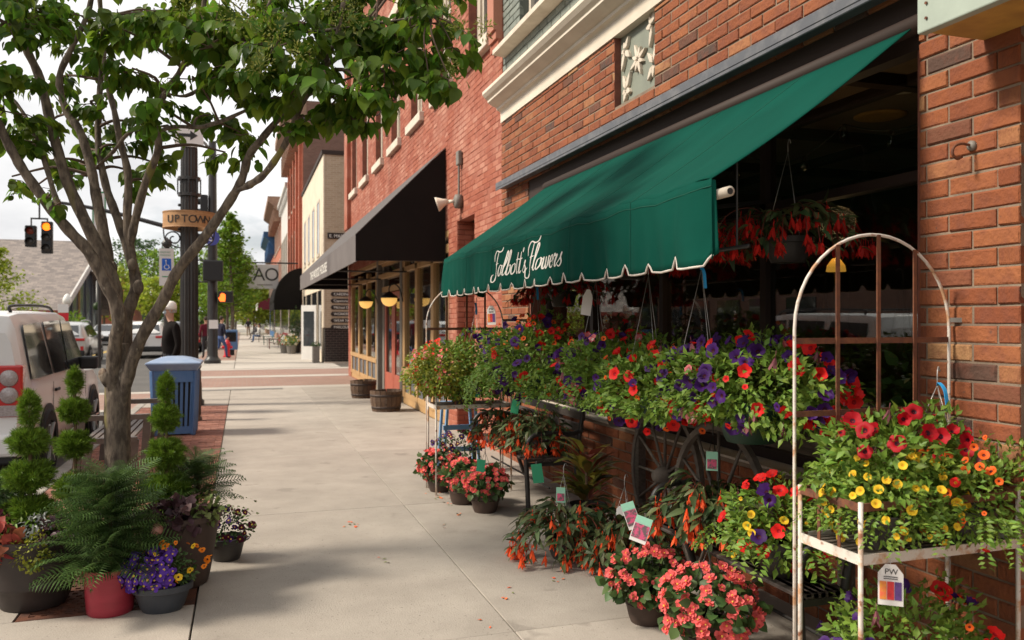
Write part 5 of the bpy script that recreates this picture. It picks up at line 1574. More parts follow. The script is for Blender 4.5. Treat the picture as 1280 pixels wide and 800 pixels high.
def plant_tag(parent, p, w, h, facing, style, tilt=0.0):
    """plastic care label: plate plus printed patches"""
    f = Vector(facing).normalized(); r = Vector((0, 0, 1)).cross(f).normalized(); u = f.cross(r)
    if tilt:
        q = Matrix.Rotation(tilt, 3, f); r = q @ r; u = q @ u
    p = Vector(p)
    def plate(x0, x1, z0, z1, m, name, o=0.0, par=None, poly=None):
        pts = poly or [(x0, z0), (x1, z0), (x1, z1), (x0, z1)]
        bm = MB(); bm.prism([p + r * a + u * b + f * o for a, b in pts], f * .0015)
        return bm.build(name, m, par or parent)
    if style == 'pw':
        t = plate(0, 0, 0, 0, M['tagwhite'], 'care_tag', poly=[(-w / 2, -h), (w / 2, -h), (w / 2, -h * .22), (w * .2, 0), (-w * .2, 0), (-w / 2, -h * .22)])
        for k, m in enumerate(('tagorange', 'tagred', 'tagviolet')):
            plate(-w * .43 + k * w * .295, -w * .43 + k * w * .295 + w * .27, -h * .86, -h * .42, M[m], 'print', .002, t)
        text_obj('print', 'PW', w * .34, p + r * (-w * .24) + u * (-h * .24) + f * .0025, r, u, M['ink'], t, .0002)
        for k in range(2): plate(-w * .28, w * .28, -h * (.31 + .05 * k), -h * (.295 + .05 * k), M['ink'], 'print', .002, t)
    elif style == 'photo':
        t = plate(-w / 2, w / 2, -h, 0, M['tagwhite'], 'care_tag')
        plate(-w * .5, w * .5, -h * .28, 0, M['tagmint'], 'print', .002, t)
        plate(-w * .45, w * .45, -h * .86, -h * .3, M['tagpink'], 'print', .002, t)
    elif style == 'green':
        t = plate(-w / 2, w / 2, -h, 0, M['taggreen'], 'care_tag')
    elif style == 'plain':
        t = plate(0, 0, 0, 0, M['tagwhite'], 'care_tag', poly=[(-w / 2, -h), (w / 2, -h), (w / 2, -h * .3), (w * .15, 0), (-w * .2, 0), (-w / 2, -h * .3)])
    elif style == 'mint':
        t = plate(-w / 2, w / 2, -h, 0, M['tagmint'], 'care_tag')
        plate(-w * .4, w * .4, -h * .9, -h * .4, M['tagpink'], 'print', .002, t)
    bm = MB(); bm.tube([p, p + Vector((0, 0, .02))], .0015, 5); bm.build('tag_tie', M['wire'], t)
    return t

def hanger(parent, c, r, z0, ztop, blue=True, hook=True, m=None):
    """three wires from the pot rim to a hook"""
    top = Vector((c[0], c[1], ztop)); bm = MB()
    for k in range(3):
        a = 2 * PI * k / 3 + .4
        bm.tube([(c[0] + r * math.cos(a), c[1] + r * math.sin(a), z0), top], .0018, 5)
    if hook:
        bm.tube(smooth_pts([top, top + Vector((0, 0, .05)), top + Vector((.018, .012, .075)), top + Vector((.034, .02, .055))], 4), .0028, 6)
    bm.build('hanger', m or M['wire'], parent, smooth=True)
    if blue:
        q = MB()
        pts = [top + Vector((0, -.004, -.002)), top + Vector((-.02, -.03, .012)), top + Vector((-.02, -.06, -.02)), top + Vector((-.022, -.075, -.10))]
        P = smooth_pts(pts, 5); n = len(P)
        q.add([tuple(p + Vector((.009, .0, .0))) for p in P] + [tuple(p - Vector((.009, 0, 0))) for p in P], [(i, i + 1, n + i + 1, n + i) for i in range(n - 1)])
        q.build('blue_band', M['tagblue'], parent, solid=.002)

def rim_starts(c, r, z, n, seed, a0=0, a1=2 * PI):
    G = random.Random(seed); out = []
    for k in range(n):
        a = a0 + (a1 - a0) * (k + G.random()) / n
        d = (math.cos(a), math.sin(a), 0)
        out.append(((c[0] + r * d[0], c[1] + r * d[1], z), d))
    return out

# --- nearest stand with its three baskets
st1 = plant_stand((2.125, 2.44), 'white rusty iron plant stand with arched trellis against the brick pier')
def basket(name, label, c, pr, ph, fol, seed, n=900, potm='potgreen', leaf='leaf_petunia', size=(.028, .054), trail=12, tl=(.12, .26), tpl=None, leafcat='potted plant', group=None):
    """c: pot base centre; fol: (dx,dy,dz, rx,ry,rz) of the mound about the pot top"""
    t = thing(name, label, leafcat, c, group)
    pot(t, c, pr * .72, pr, ph, M[potm], .008)
    fc = (c[0] + fol[0], c[1] + fol[1], c[2] + ph + fol[2])
    foliage('foliage', t, fc, fol[3:6], n, size, M[leaf], tpl or SM, seed, droop=.1, inner=.5, zmin=c[2] + ph * .35, up=.6, lump=.2)
    if trail: strands('trailing_stems', t, rim_starts(fc, min(fol[3], fol[4]) * .8, fc[2] - fol[5] * .25, trail, seed), M[leaf], tpl or SM, seed, (size[0] * .7, size[1] * .8), tl, .017, .45)
    return t, fc

sh = .735
b1, f1 = basket('petunia_basket', 'dark red petunias at the back of the near white stand below the trellis', (2.50, 2.66, sh), .13, .16, (0, 0, .13, .36, .26, .20), 31, 2000, 'potblack', size=(.035, .06), trail=8)
scatter(b1, f1, (.37, .27, .22), ['pet_dkred'], 26, 31, 1.0, 1.2, zone=lambda p: ['pet_dkred'] if p.z > f1[2] + .06 else None)
b2, f2 = basket('calibrachoa_basket', 'yellow calibrachoa spilling from the near white stand, street side', (2.33, 2.57, sh), .115, .13, (.04, -.02, .04, .27, .22, .18), 32, 1900, 'potblack', size=(.02, .036), trail=22, tl=(.14, .26))
scatter(b2, f2, (.28, .23, .20), ['cal_yellow'], 58, 32, .9, 1.15)
b3, f3 = basket('calibrachoa_basket', 'orange calibrachoa spilling from the near white stand beside the brick pier', (2.70, 2.54, sh), .115, .13, (.02, -.06, .05, .30, .26, .21), 33, 2300, 'potblack', size=(.02, .04), trail=24, tl=(.16, .3))
scatter(b3, f3, (.31, .27, .23), ['cal_orange'] * 6 + ['cal_red'], 58, 33, .95, 1.25)
plant_tag(st1, (2.245, 2.425, sh - .025), .085, .15, (-.62, -.78, 0), 'pw')
hanger(b1, (2.74, 2.70), .07, 1.15, 1.33, True)
# plant on the ground below the tray
b4, f4 = basket('petunia_basket', 'red, purple and orange mixed petunias on the ground under the near white stand', (2.45, 2.55, 0), .15, .2, (0, 0, .16, .36, .25, .20), 34, 1500, 'potblack', trail=16)
scatter(b4, f4, (.36, .25, .21), [], 30, 34, .9, 1.15, zone=lambda p: ['pet_red', 'pet_purple', 'pet_purple'] if p.x < 2.42 else ['cal_orange', 'cal_red', 'pet_purple', 'pet_red'])

# --- black park benches carrying plants
def bench(x0, x1, y0, y1, label, seatz=.43, back=True):
    t = thing('bench', label, 'bench', ((x0 + x1) / 2, (y0 + y1) / 2, 0), 'black benches in front of the flower shop')
    n = 6
    for k in range(n):
        x = x0 + (x1 - .08 - x0) * (k + .5) / n
        MB().box(x - .034, x + .034, y0, y1, seatz - .012 + .006 * (k == 0), seatz + .012).build('seat_slat', M['oldwood'] if False else M['benchwood'], t, bevel=.004, seg=1)
    for k in range(4 if back else 0):
        z = seatz + .12 + k * .10
        MB().box(x1 - .05 + k * .016, x1 - .02 + k * .016, y0, y1, z, z + .07).build('back_slat', M['benchwood'], t, bevel=.004, seg=1)
    P = [(x1 + .012, y0 + (y1 - y0) * s, seatz + .47 + .09 * math.sin(PI * s)) for s in np.linspace(0, 1, 15)]
    if back: MB().tube(P, .016, 8).build('back_rail', M['black'], t, smooth=True)
    for y in (y0 + .02, y1 - .02):
        P = smooth_pts([(x0 + .02, y, 0), (x0 + .01, y, .25), (x0, y, .5), (x0 + .04, y, .62), (x0 + .16, y, .655), (x1 - .12, y, .64), (x1 - .03, y, .66)], 6)
        MB().tube(P, .021, 8).build('arm', M['black'], t, smooth=True)
        MB().tube(smooth_pts([(x1 + .04, y, 0), (x1 - .06, y, .3), (x1 - .05, y, .5), (x1 + .012, y, seatz + (.48 if back else .22))], 6), .021, 8).build('leg', M['black'], t, smooth=True)
        MB().bar((x0, y, seatz - .03), (x1, y, seatz - .03), .03, .03).build('seat_bracket', M['black'], t)
    MB().tube([(x0 + .2, y0, .2), (x0 + .2, y1, .2)], .009, 6).build('tie_rod', M['black'], t)
    return t
M['benchwood'] = mat('bench_slat', (0.045, 0.036, 0.033), .55, (0.075, 0.06, 0.052), scale=7, stretch=(8, 1, 8))
bench(2.23, 2.74, 6.42, 8.1, 'black iron bench holding scarlet begonias, beside the coral begonia pots on the sidewalk')
bench(2.24, 2.54, 2.92, 4.28, 'low backless black iron bench behind the near coral begonias and white plant stand', back=False)

# --- old wooden wagon behind
wg = thing('flower_wagon', 'old wooden flower wagon with spoked wheels below the shop window', 'wagon', (2.72, 4.9, 0))
def wheel(x, y, R, m='wheelwood'):
    rot = Matrix.Rotation(PI / 2, 3, 'Y')
    ri = MB().lathe([(R - .036, -.018), (R, -.018), (R, .018), (R - .036, .018), (R - .036, -.018)], 40, (x, y, R), rot, cap0=False, cap1=False)
    w = ri.build('wheel', M[m], wg, smooth=True, angle=40)
    for k in range(12):
        a = 2 * PI * k / 12
        d = Vector((0, math.cos(a), math.sin(a)))
        c = Vector((x, y, R))
        MB().tube([c + d * .05, c + d * (R * .5), c + d * (R - .04)], [.013, .011, .009], 7).build('spoke', M[m], w, smooth=True)
    MB().lathe([(.035, -.09), (.06, -.05), (.068, 0), (.06, .05), (.035, .09)], 16, (x, y, R), rot).build('hub', M[m], w, smooth=True)
wheel(2.62, 4.16, .5); wheel(2.84, 5.2, .5)
for k in range(3):
    x = 2.68 + k * .075
    MB().box(x, x + .073, 3.25, 5.7, .995, 1.02).build('deck_plank', M['oldwood'], wg, bevel=.004, seg=1)
MB().box(2.655, 2.678, 3.25, 5.7, .93, 1.02).build('side_board', M['oldwood'], wg)
MB().box(2.89, 2.912, 3.25, 5.7, .95, 1.02).build('side_board', M['oldwood'], wg)
for (x, y) in ((2.84, 3.36), (2.86, 5.62)):
    MB().box(x - .03, x + .03, y - .03, y + .03, 0, .97).build('post', M['oldwood'], wg)
MB().box(2.55, 2.9, 4.06, 4.14, .46, .54).build('axle', M['oldwood'], wg)

# --- petunia baskets on the wagon
wz = 1.022
b5, f5 = basket('petunia_basket', 'big basket of purple and red petunias on the wagon, right of the others', (2.42, 3.55, wz - .03), .17, .17, (-.04, .0, .11, .36, .64, .23), 41, 4600, 'potgreen', trail=44, tl=(.10, .22))
scatter(b5, f5, (.37, .65, .25), ['pet_purple'] * 10 + ['pet_red'] * 4 + ['pet_pink'], 120, 41, .95, 1.25)
hanger(b5, (2.24, 3.72), .15, wz + .17, 1.86, True)
b6, f6 = basket('petunia_basket', 'basket of red petunias and orange calibrachoa in the middle of the wagon', (2.30, 4.2, wz), .16, .14, (-.06, 0, .04, .33, .47, .25), 42, 3900, 'potgreen', trail=26, tl=(.12, .22))
hanger(b6, (2.24, 4.3), .14, wz + .15, 1.86, False)
scatter(b6, f6, (.34, .48, .27), [], 70, 42, .85, 1.15, zone=lambda p: ['pet_red', 'pet_red', 'pet_red', 'cal_orange', 'cal_orange', 'pet_purple'])
b7, f7 = basket('petunia_basket', 'pale basket of pink, red and purple petunias left of the middle on the wagon', (2.36, 4.95, wz), .16, .16, (-.04, 0, .08, .35, .54, .25), 43, 3900, 'potgreen', leaf='leaf_petunia', trail=22, tl=(.2, .4))
scatter(b7, f7, (.36, .55, .27), ['pet_purple'] * 5 + ['pet_red'] * 3 + ['pet_pink'] * 2 + ['cal_orange'], 84, 43, .9, 1.2)
hanger(b7, (2.24, 5.05), .14, wz + .17, 1.86, False)
plant_tag(b7, (2.16, 4.98, 1.80), .075, .17, (-.8, -.6, 0), 'plain', -.15)
b8, f8 = basket('petunia_basket', 'hanging basket of trailing purple petunias with red blooms over the black bench', (2.2, 6.15, .98), .17, .17, (-.02, 0, .14, .36, .64, .31), 44, 5000, 'potgreen', trail=60, tl=(.25, .5))
scatter(b8, f8, (.36, .58, .36), [], 125, 44, 1.0, 1.3, zone=lambda p: ['pet_purple'] * 7 + ['pet_red', 'cal_orange'] if p.z < 1.33 else ['cal_orange', 'cal_red', 'pet_purple', 'pet_purple', 'pet_red'])
hanger(b8, (2.24, 6.2), .15, 1.2, 1.86, True)
plant_tag(b8, (1.98, 6.62, 1.72), .08, .16, (-.7, -.7, 0), 'pw', .05)
# far stand with its basket
st2 = plant_stand((1.68, 7.36), 'iron plant stand with arched trellis under the far end of the green awning', dx=.72, shelf=.80)
b9, f9 = basket('mixed_basket', 'mixed basket with red blooms, lime leaves and dark purple petunias on the far stand', (1.98, 7.52, .81), .14, .17, (.06, -.04, .18, .56, .44, .30), 45, 4600, 'potblack', leaf='leaf_petunia', trail=20, tl=(.1, .22))
foliage('lime_foliage', b9, (1.74, 7.36, 1.12), (.34, .32, .24), 2600, (.03, .05), M['leaf_lime'], SM, 46)
scatter(b9, f9, (.58, .46, .33), [], 190, 46, 1.0, 1.35, zone=lambda p: ['pet_purple'] if p.x > 2.0 else (['cal_red', 'cal_coral', 'cal_red', 'pet_pink'] if p.x < 1.74 else None))
hanger(b9, (2.1, 7.5), .13, 1.1, 1.75, True)
# --- scarlet begonias (drooping, narrow dark leaves)
LANCE = leaf_tpl(.33, .05, -.22, .35)
def boliviensis(name, label, c, pr, ph, R, H, seed, n=420, nf=26, hang=.26, potm='potblack', group=None, lm='leaf_boliv', bell='bell'):
    t = thing(name, label, 'potted plant', c, group)
    pot(t, c, pr * .72, pr, ph, M[potm], .007)
    G = random.Random(seed); P, T, Nn, S = [], [], [], []
    st = MB(); tips = []
    zt = c[2] + ph
    for k in range(30):
        a = 2 * PI * (k + G.random()) / 30; rr = R * G.uniform(.55, 1.05)
        up = H * G.uniform(.25, 1.0); dn = hang * G.uniform(.1, 1.0) * (rr / R)
        d = Vector((math.cos(a), math.sin(a), 0))
        A = Vector((c[0], c[1], zt - .01)) + d * .03
        line = smooth_pts([A, A + d * rr * .35 + Vector((0, 0, up)), A + d * rr * .75 + Vector((0, 0, up * .75)), A + d * rr + Vector((0, 0, max(up * .2 - dn, c[2] + .03 - A.z)))], 6)
        st.tube(line, .0028, 4, caps=False)
        tips += [(line[-1], d), (line[-3], d), (line[-6], d), (line[-9], d)]
        m_ = n // 30
        for j in range(m_):
            q = line[int((.2 + .8 * (j + G.random()) / m_) * (len(line) - 1))]
            P.append(q + Vector((G.gauss(0, .012), G.gauss(0, .012), G.gauss(0, .012))))
            T.append((d.x + G.gauss(0, .7), d.y + G.gauss(0, .7), -.45 + G.gauss(0, .4))); Nn.append((G.gauss(0, .5) + d.x * .4, G.gauss(0, .5) + d.y * .4, 1)); S.append(G.uniform(.06, .115))
    st.build('stems', mat('red_stem', (.16, .04, .025), .6), t)['kind'] = 'stuff'
    o = link('foliage', inst_mesh('foliage', LANCE[0], LANCE[1], P, frames(np.array(T), np.array(Nn)), np.array(S), M[lm], woff(t), smooth=True), t); o['kind'] = 'stuff'
    tc = TOCAM(c)
    vis = [q for q in tips if q[1].dot(tc) > -.35]
    for k in range(nf):
        q, d = G.choice(vis)
        for j in range(G.choice((1, 2, 3))):
            p = q + Vector((G.gauss(0, .022), G.gauss(0, .022), G.gauss(-.02, .02)))
            if p.z < c[2] + .07: p.z = c[2] + .07
            flower(t, bell, p, (0, 0, 1), G.uniform(.85, 1.3), G)
    return t
e1 = boliviensis('scarlet_begonia', 'orange drooping begonia in a black pot on the sidewalk, left of the wagon wheels', (2.08, 5.16, 0), .14, .14, .40, .26, 51, 620, 40, .28)
hanger(e1, (2.05, 5.15), .12, .14, .56, False)
plant_tag(e1, (1.99, 5.05, .50), .06, .1, (-.5, -.85, 0), 'mint')
plant_tag(e1, (1.90, 5.28, .62), .075, .13, (-.5, -.85, 0), 'green', .15)
e2 = boliviensis('scarlet_begonia', 'orange drooping begonia in a black pot behind the near coral pots', (2.36, 4.86, 0), .14, .14, .36, .26, 52, 560, 30, .2)
hanger(e2, (2.36, 4.86), .12, .14, .52, False)
plant_tag(e2, (2.28, 4.75, .42), .055, .06, (-.5, -.85, .3), 'plain')
e3 = boliviensis('scarlet_begonia', 'orange drooping begonia with a mint tag on the near black bench', (2.39, 3.85, .445), .13, .13, .32, .19, 53, 520, 44, .3)
hanger(e3, (2.39, 3.85), .11, .575, .98, False, m=M['black'])
plant_tag(e3, (2.34, 3.78, .91), .06, .10, (-.6, -.8, 0), 'mint')
e4 = boliviensis('scarlet_begonia', 'scarlet drooping begonia on the near end of the far black bench', (2.44, 6.72, .445), .13, .13, .34, .22, 54, 480, 34, .3)
plant_tag(e4, (2.2, 6.6, .93), .07, .12, (-.6, -.8, 0), 'green', -.2)
e5 = boliviensis('scarlet_begonia', 'scarlet drooping begonia on the far end of the far black bench', (2.34, 7.3, .445), .13, .13, .34, .22, 55, 480, 36, .3)
plant_tag(e5, (2.03, 7.2, .98), .05, .08, (-.6, -.8, 0), 'green')
e6 = boliviensis('scarlet_begonia', 'small shaded scarlet begonia at the middle of the far black bench', (2.46, 6.98, .445), .11, .12, .26, .2, 56, 300, 22, .2)
# mixed petunias on the near bench, left of the stand
b10, f10 = basket('petunia_basket', 'red, yellow and purple mixed petunias on the near black bench beside the white stand', (2.36, 3.2, .445), .14, .16, (-.02, 0, .06, .26, .24, .20), 47, 1300, 'potblack', trail=22, tl=(.14, .3))
scatter(b10, f10, (.27, .25, .22), ['pet_red', 'pet_red', 'cal_yellow', 'cal_yellow', 'pet_purple'], 40, 47, .9, 1.25)
# croton
cr = thing('croton', 'croton with yellow veined dark red leaves behind the orange begonias', 'potted plant', (2.42, 5.62, 0))
pot(cr, (2.42, 5.62, 0), .11, .14, .24, M['potblack'])
M['leaf_croton'] = mat('croton_leaf', (.05, .06, .02), .35, rand=.25, trans=.2, stops=[(0, (.10, .12, .035)), (.3, (.20, .20, .04)), (.6, (.46, .38, .06)), (.75, (.13, .05, .035)), (1, (.32, .07, .05))])
G = random.Random(61); P, T, Nn, S = [], [], [], []
for k in range(70):
    a = G.uniform(0, 6.28); z = G.uniform(.26, .62)
    P.append((2.42 + .04 * math.cos(a), 5.62 + .04 * math.sin(a), z)); T.append((math.cos(a), math.sin(a), G.uniform(.2, 1.3))); Nn.append((-math.cos(a) * .6, -math.sin(a) * .6, 1)); S.append(G.uniform(.16, .28))
tv, tf = leaf_tpl(.36, .05, -.2, .45)
leafs = inst_mesh('leaf', tv, tf, P, frames(np.array(T), np.array(Nn)), np.array(S), M['leaf_croton'], woff(cr), smooth=True)
link('foliage', leafs, cr)['kind'] = 'stuff'
MB().tube([(2.42, 5.62, .2), (2.42, 5.62, .62)], .012, 7).build('stem', M['topstem'], cr)
# --- coral begonias in brown pots
def coral(label, c, R, seed, n=60, tags=(), hg=True):
    t = thing('coral_begonia', label, 'potted plant', c, 'coral begonias in brown pots')
    pot(t, c, .095, .135, .19, M['potbrown'], .01, bands=(.55,))
    fc = (c[0], c[1], c[2] + .235)
    foliage('foliage', t, fc, (R, R, R * .62), 420, (.04, .07), M['leaf_begonia'], leaf_tpl(.85, .1, -.12, .45), seed, zmin=c[2] + .13)
    scatter(t, (fc[0], fc[1], fc[2] + .005), (R, R, R * .75), ['beg'], int(n * .72), seed, 1.1, 1.55, reach=1.05)
    for tg in tags: plant_tag(t, *tg)
    if hg: hanger(t, c, .12, .19, .5, False, m=M['black'])
    return t
coral('nearest coral begonia pot at the bottom of the picture', (2.12, 3.46, 0), .24, 71, 110, hg=True)
coral('coral begonia pot with two picture tags, just behind the nearest one', (2.05, 3.94, 0), .205, 72, 84, [((1.94, 3.76, .60), .085, .13, (-.55, -.85, .2), 'photo', -.3), ((1.94, 3.97, .63), .07, .14, (-.55, -.85, .1), 'photo', .35)])
coral('coral begonia pot with a green tag, front of the three by the far bench', (1.93, 6.62, 0), .19, 73, 80, [((1.84, 6.42, .47), .07, .10, (-.5, -.85, 0), 'green', -.1)])
coral('coral begonia pot half hidden between two others by the far bench', (1.83, 6.98, 0), .18, 74, 60, hg=False)
coral('coral begonia pot farthest along the sidewalk edge, beside the far stand', (1.76, 7.55, 0), .20, 75, 70, hg=False)
# --- small dark pansies and blue stool behind
pq = thing('potted_pansies', 'dark purple pansies in a black pot behind the farthest coral begonia', 'potted plant', (2.05, 8.05, 0))
pot(pq, (2.05, 8.05, 0), .11, .14, .2, M['potblack'])
foliage('foliage', pq, (2.05, 8.05, .3), (.24, .22, .16), 500, (.025, .045), M['leaf_begonia'], SM, 76)
scatter(pq, (2.05, 8.05, .31), (.25, .23, .17), ['pan_purple', 'pan_maroon'], 40, 76, 1.1, 1.5)
stl = thing('step_stool', 'small blue painted wooden step stool behind the far plant stand', 'stool', (2.2, 8.5, 0))
M['bluewood'] = mat('blue_wood', (.13, .27, .48), .6, (.2, .34, .52), scale=9)
MB().box(2.02, 2.36, 8.38, 8.66, .70, .73).build('top', M['bluewood'], stl)
for (x, y) in ((2.04, 8.4), (2.34, 8.4), (2.04, 8.64), (2.34, 8.64)):
    MB().bar((x + (.05 if x > 2.2 else -.05), y, 0), (x, y, .7), .04, .025).build('leg', M['bluewood'], stl)
for z in (.22, .45): MB().box(1.99, 2.39, 8.38, 8.41, z, z + .05).build('rung', M['bluewood'], stl)

# --- baskets hanging behind the glass and under the awning
for i, (x, y, z, lab) in enumerate(((2.9, 3.9, 1.92, 'scarlet begonia hanging basket in the window opening nearest the trellis'), (2.86, 4.9, 1.95, 'scarlet begonia hanging basket in the window opening, middle one'), (2.9, 5.85, 1.92, 'scarlet begonia hanging basket in the window opening behind the white tag'), (2.78, 7.0, 1.72, 'scarlet begonia hanging basket in the shadow of the awning near the lettering'))):
    hb = boliviensis('hanging_begonia', lab, (x, y, z), .13, .14, .44, .2, 81 + i, 300, 60, .5, bell='bell_red')
    hanger(hb, (x, y), .12, z + .14, z + .62, False)
ws = thing('white_bloom_basket', 'white flowered basket in the shade under the awning', 'potted plant', (2.86, 5.95, .75))
pot(ws, (2.86, 5.95, .76), .1, .13, .2, M['potblack'])
foliage('foliage', ws, (2.84, 5.95, 1.25), (.16, .25, .36), 500, (.03, .05), M['leaf_begonia'], OV, 90)
scatter(ws, (2.84, 5.95, 1.3), (.17, .26, .38), ['pet_white', 'pet_white', 'pet_red'], 18, 91, .7, 1.0)
for (i, (x, y, h, lab)) in enumerate(((3.75, 3.6, .9, 'leafy plant with pale bloom inside the window beside the lamp'), (3.7, 6.4, .8, 'dark leafy plant inside the window on the left'))):
    ip = thing('indoor_plant', lab, 'potted plant', (x, y, .76 if x > 4.2 else 0))
    ip.location.z = 0
    pot(ip, (x, y, 0), .15, .2, .5, M['potbrown'])
    foliage('foliage', ip, (x, y, .5 + h * .6), (.35, .4, h * .6), 700, (.06, .12), M['leaf_norfolk'], OV, 95 + i)

# pipe under the awning that the hanging baskets hook on to
hr = thing('hanging_rail', 'black pipe under the green awning carrying the hanging baskets', 'rail', (2.24, 5.4, 1.8))
MB().tube([(2.24, 3.3, 1.945), (2.24, 7.7, 1.945)], .011, 8).build('pipe', M['black'], hr, smooth=True)
for y in (3.4, 5.4, 7.6):
    MB().tube([(2.24, y, 1.945), (2.24, y, 2.42)], .006, 6).build('drop_rod', M['black'], hr)
# ------------------------------------------------------------------ street furniture
# flat steel bench behind the tree
sbn = thing('street_bench', 'brown flat steel street bench behind the tree trunk', 'bench', (-1.2, 9.6, 0))
for y in (8.75, 10.4):
    for (x0, x1, zt) in ((-1.52, -.92, .66), (-1.45, -1.03, .44)):
        MB().bar((x0, y, 0), (x0 + .06, y, zt), .07, .04, (0, 1, 0)).build('leg', M['brownmetal'], sbn)
        MB().bar((x1, y, 0), (x1 + .04, y, zt), .07, .04, (0, 1, 0)).build('leg', M['brownmetal'], sbn)
        MB().bar((x0 + .04, y, zt), (x1 + .06, y, zt), .07, .05, (0, 0, 1)).build('arm', M['brownmetal'], sbn)
for k in range(7):
    x = -1.44 + k * .065
    MB().box(x, x + .045, 8.78, 10.38, .44, .465).build('seat_slat', M['brownmetal'], sbn)
# blue litter bin with slatted sides and flared lid
bx, by = -.9, 12.55
bn = thing('litter_bin', 'blue slatted litter bin with flared pale blue lid on the brick pavers', 'litter bin', (bx, by, 0))
hw = .275
def ring_box(s, z0, z1, t=.03, name='band', m='bluebin', flare=0):
    b = MB()
    for (a, c) in (((-1, -1), (1, -1)), ((1, -1), (1, 1)), ((1, 1), (-1, 1)), ((-1, 1), (-1, -1))):
        b.bar((bx + a[0] * s, by + a[1] * s, (z0 + z1) / 2), (bx + c[0] * s, by + c[1] * s, (z0 + z1) / 2), t, z1 - z0)
    b.build(name, M[m], bn)
ring_box(hw - .03, .02, .12); ring_box(hw + .0, .74, .90)
for side in range(4):
    for k in range(8):
        f = -1 + 2 * (k + .5) / 8
        lo, hi = hw - .035, hw - .005
        p0 = [(f * lo, -lo), (lo, f * lo), (-f * lo, lo), (-lo, -f * lo)][side]
        p1 = [(f * hi, -hi), (hi, f * hi), (-f * hi, hi), (-hi, -f * hi)][side]
        MB().bar((bx + p0[0], by + p0[1], .1), (bx + p1[0], by + p1[1], .76), .012 if side % 2 else .036, .036 if side % 2 else .012, (0, 1, 0)).build('slat', M['bluebin'], bn)
MB().prism([(bx - .21, by - .21, .1), (bx + .21, by - .21, .1), (bx + .21, by + .21, .1), (bx - .21, by + .21, .1)], (0, 0, .7)).build('liner', M['plastic'], bn)
for (sx_, sy_) in ((-1, -1), (1, -1), (1, 1), (-1, 1)):
    MB().bar((bx + sx_ * (hw - .03), by + sy_ * (hw - .03), 0), (bx + sx_ * hw, by + sy_ * hw, .9), .06, .06).build('corner_post', M['bluebin'], bn, bevel=.01)
lid = MB()
def sq(s, z): return [(bx - s, by - s, z), (bx + s, by - s, z), (bx + s, by + s, z), (bx - s, by + s, z)]
lv = sq(.30, .90) + sq(.36, .99) + sq(.36, 1.01) + sq(.2, 1.07) + sq(.1, 1.09)
lf = [(3, 2, 1, 0), (16, 17, 18, 19)]
for l in range(4):
    for e in range(4):
        lf.append((l * 4 + e, l * 4 + (e + 1) % 4, l * 4 + 4 + (e + 1) % 4, l * 4 + 4 + e))
lid.add(lv, lf); lid.build('lid', M['bluelid'], bn, bevel=.012)
# brown fluted ash bin
ab = thing('ash_bin', 'slim brown metal ash bin behind the blue litter bin', 'bin', (-.72, 14.05, 0))
MB().lathe([(.11, 0), (.11, .04), (.085, .07), (.085, .82), (.1, .85), (.1, .88), (.05, .93), (0, .94)], 16, (-.72, 14.05, 0)).build('body', M['brownmetal'], ab, smooth=True, angle=40)
for k in range(12):
    a = 2 * PI * k / 12
    MB().tube([(-.72 + .088 * math.cos(a), 14.05 + .088 * math.sin(a), .08), (-.72 + .088 * math.cos(a), 14.05 + .088 * math.sin(a), .8)], .008, 5).build('rib', M['brownmetal'], ab)
# ---- tall fluted lamp post with the UPTOWN ring
px, py = -.95, 16.6
lp_ = thing('street_pole', 'tall black fluted street pole with wooden UPTOWN ring and arrow sign on top', 'pole', (px, py, 0))
def fluted(prof, n=16, c=(px, py, 0), name='shaft', par=lp_):
    b = MB(); vs = []; m = n * 2
    for (r, z) in prof:
        for k in range(m):
            a = 2 * PI * k / m; q = r * (1 if k % 2 == 0 else .9)
            vs.append((c[0] + q * math.cos(a), c[1] + q * math.sin(a), c[2] + z))
    fs = []
    for i in range(len(prof) - 1):
        for k in range(m):
            fs.append((i * m + k, i * m + (k + 1) % m, (i + 1) * m + (k + 1) % m, (i + 1) * m + k))
    fs.append(tuple((len(prof) - 1) * m + k for k in range(m)))
    b.add(vs, fs); return b.build(name, M['blackpole'], par)
fluted([(.165, .5), (.16, 2.5), (.15, 4.82), (.14, 4.83)])
MB().lathe([(.27, 0), (.27, .08), (.23, .12), (.22, .42), (.185, .5), (.165, .52)], 24, (px, py, 0)).build('base', M['blackpole'], lp_, smooth=True, angle=35)
MB().lathe([(.15, 4.83), (.13, 4.88), (.04, 4.92), (0, 4.93)], 16, (px, py, 0)).build('cap', M['blackpole'], lp_, smooth=True, angle=35)
for z in (3.95, 4.25): MB().lathe([(.19, -.03), (.2, -.03), (.2, .03), (.19, .03)], 24, (px, py, z)).build('clamp', M['blackpole'], lp_, smooth=True, angle=35)
for k in range(8):
    a = 2 * PI * k / 8
    MB().box(px + .2 * math.cos(a) - .012, px + .2 * math.cos(a) + .012, py + .2 * math.sin(a) - .012, py + .2 * math.sin(a) + .012, 3.95, 4.25).build('clamp_rod', M['blackpole'], lp_)
for z in (3.3, 3.75): MB().sphere((px - .17, py - .02, z), .03, 8, 6).build('bolt', M['blackpole'], lp_)
M['ringwood'] = mat('ring_wood', (.47, .26, .12), .6, (.36, .19, .085), scale=4, stretch=(1, 1, 6))
ring = MB().lathe([(.43, -.13), (.46, -.13), (.46, .13), (.43, .13), (.43, -.13)], 48, (px, py, 3.46), cap0=False, cap1=False).build('sign_ring', M['ringwood'], lp_, smooth=True, angle=35)
MB().lathe([(.465, .125), (.47, .15), (.43, .15), (.43, .125)], 48, (px, py, 3.46), cap0=False, cap1=False).build('rim', M['ringwood'], ring, smooth=True, angle=35)
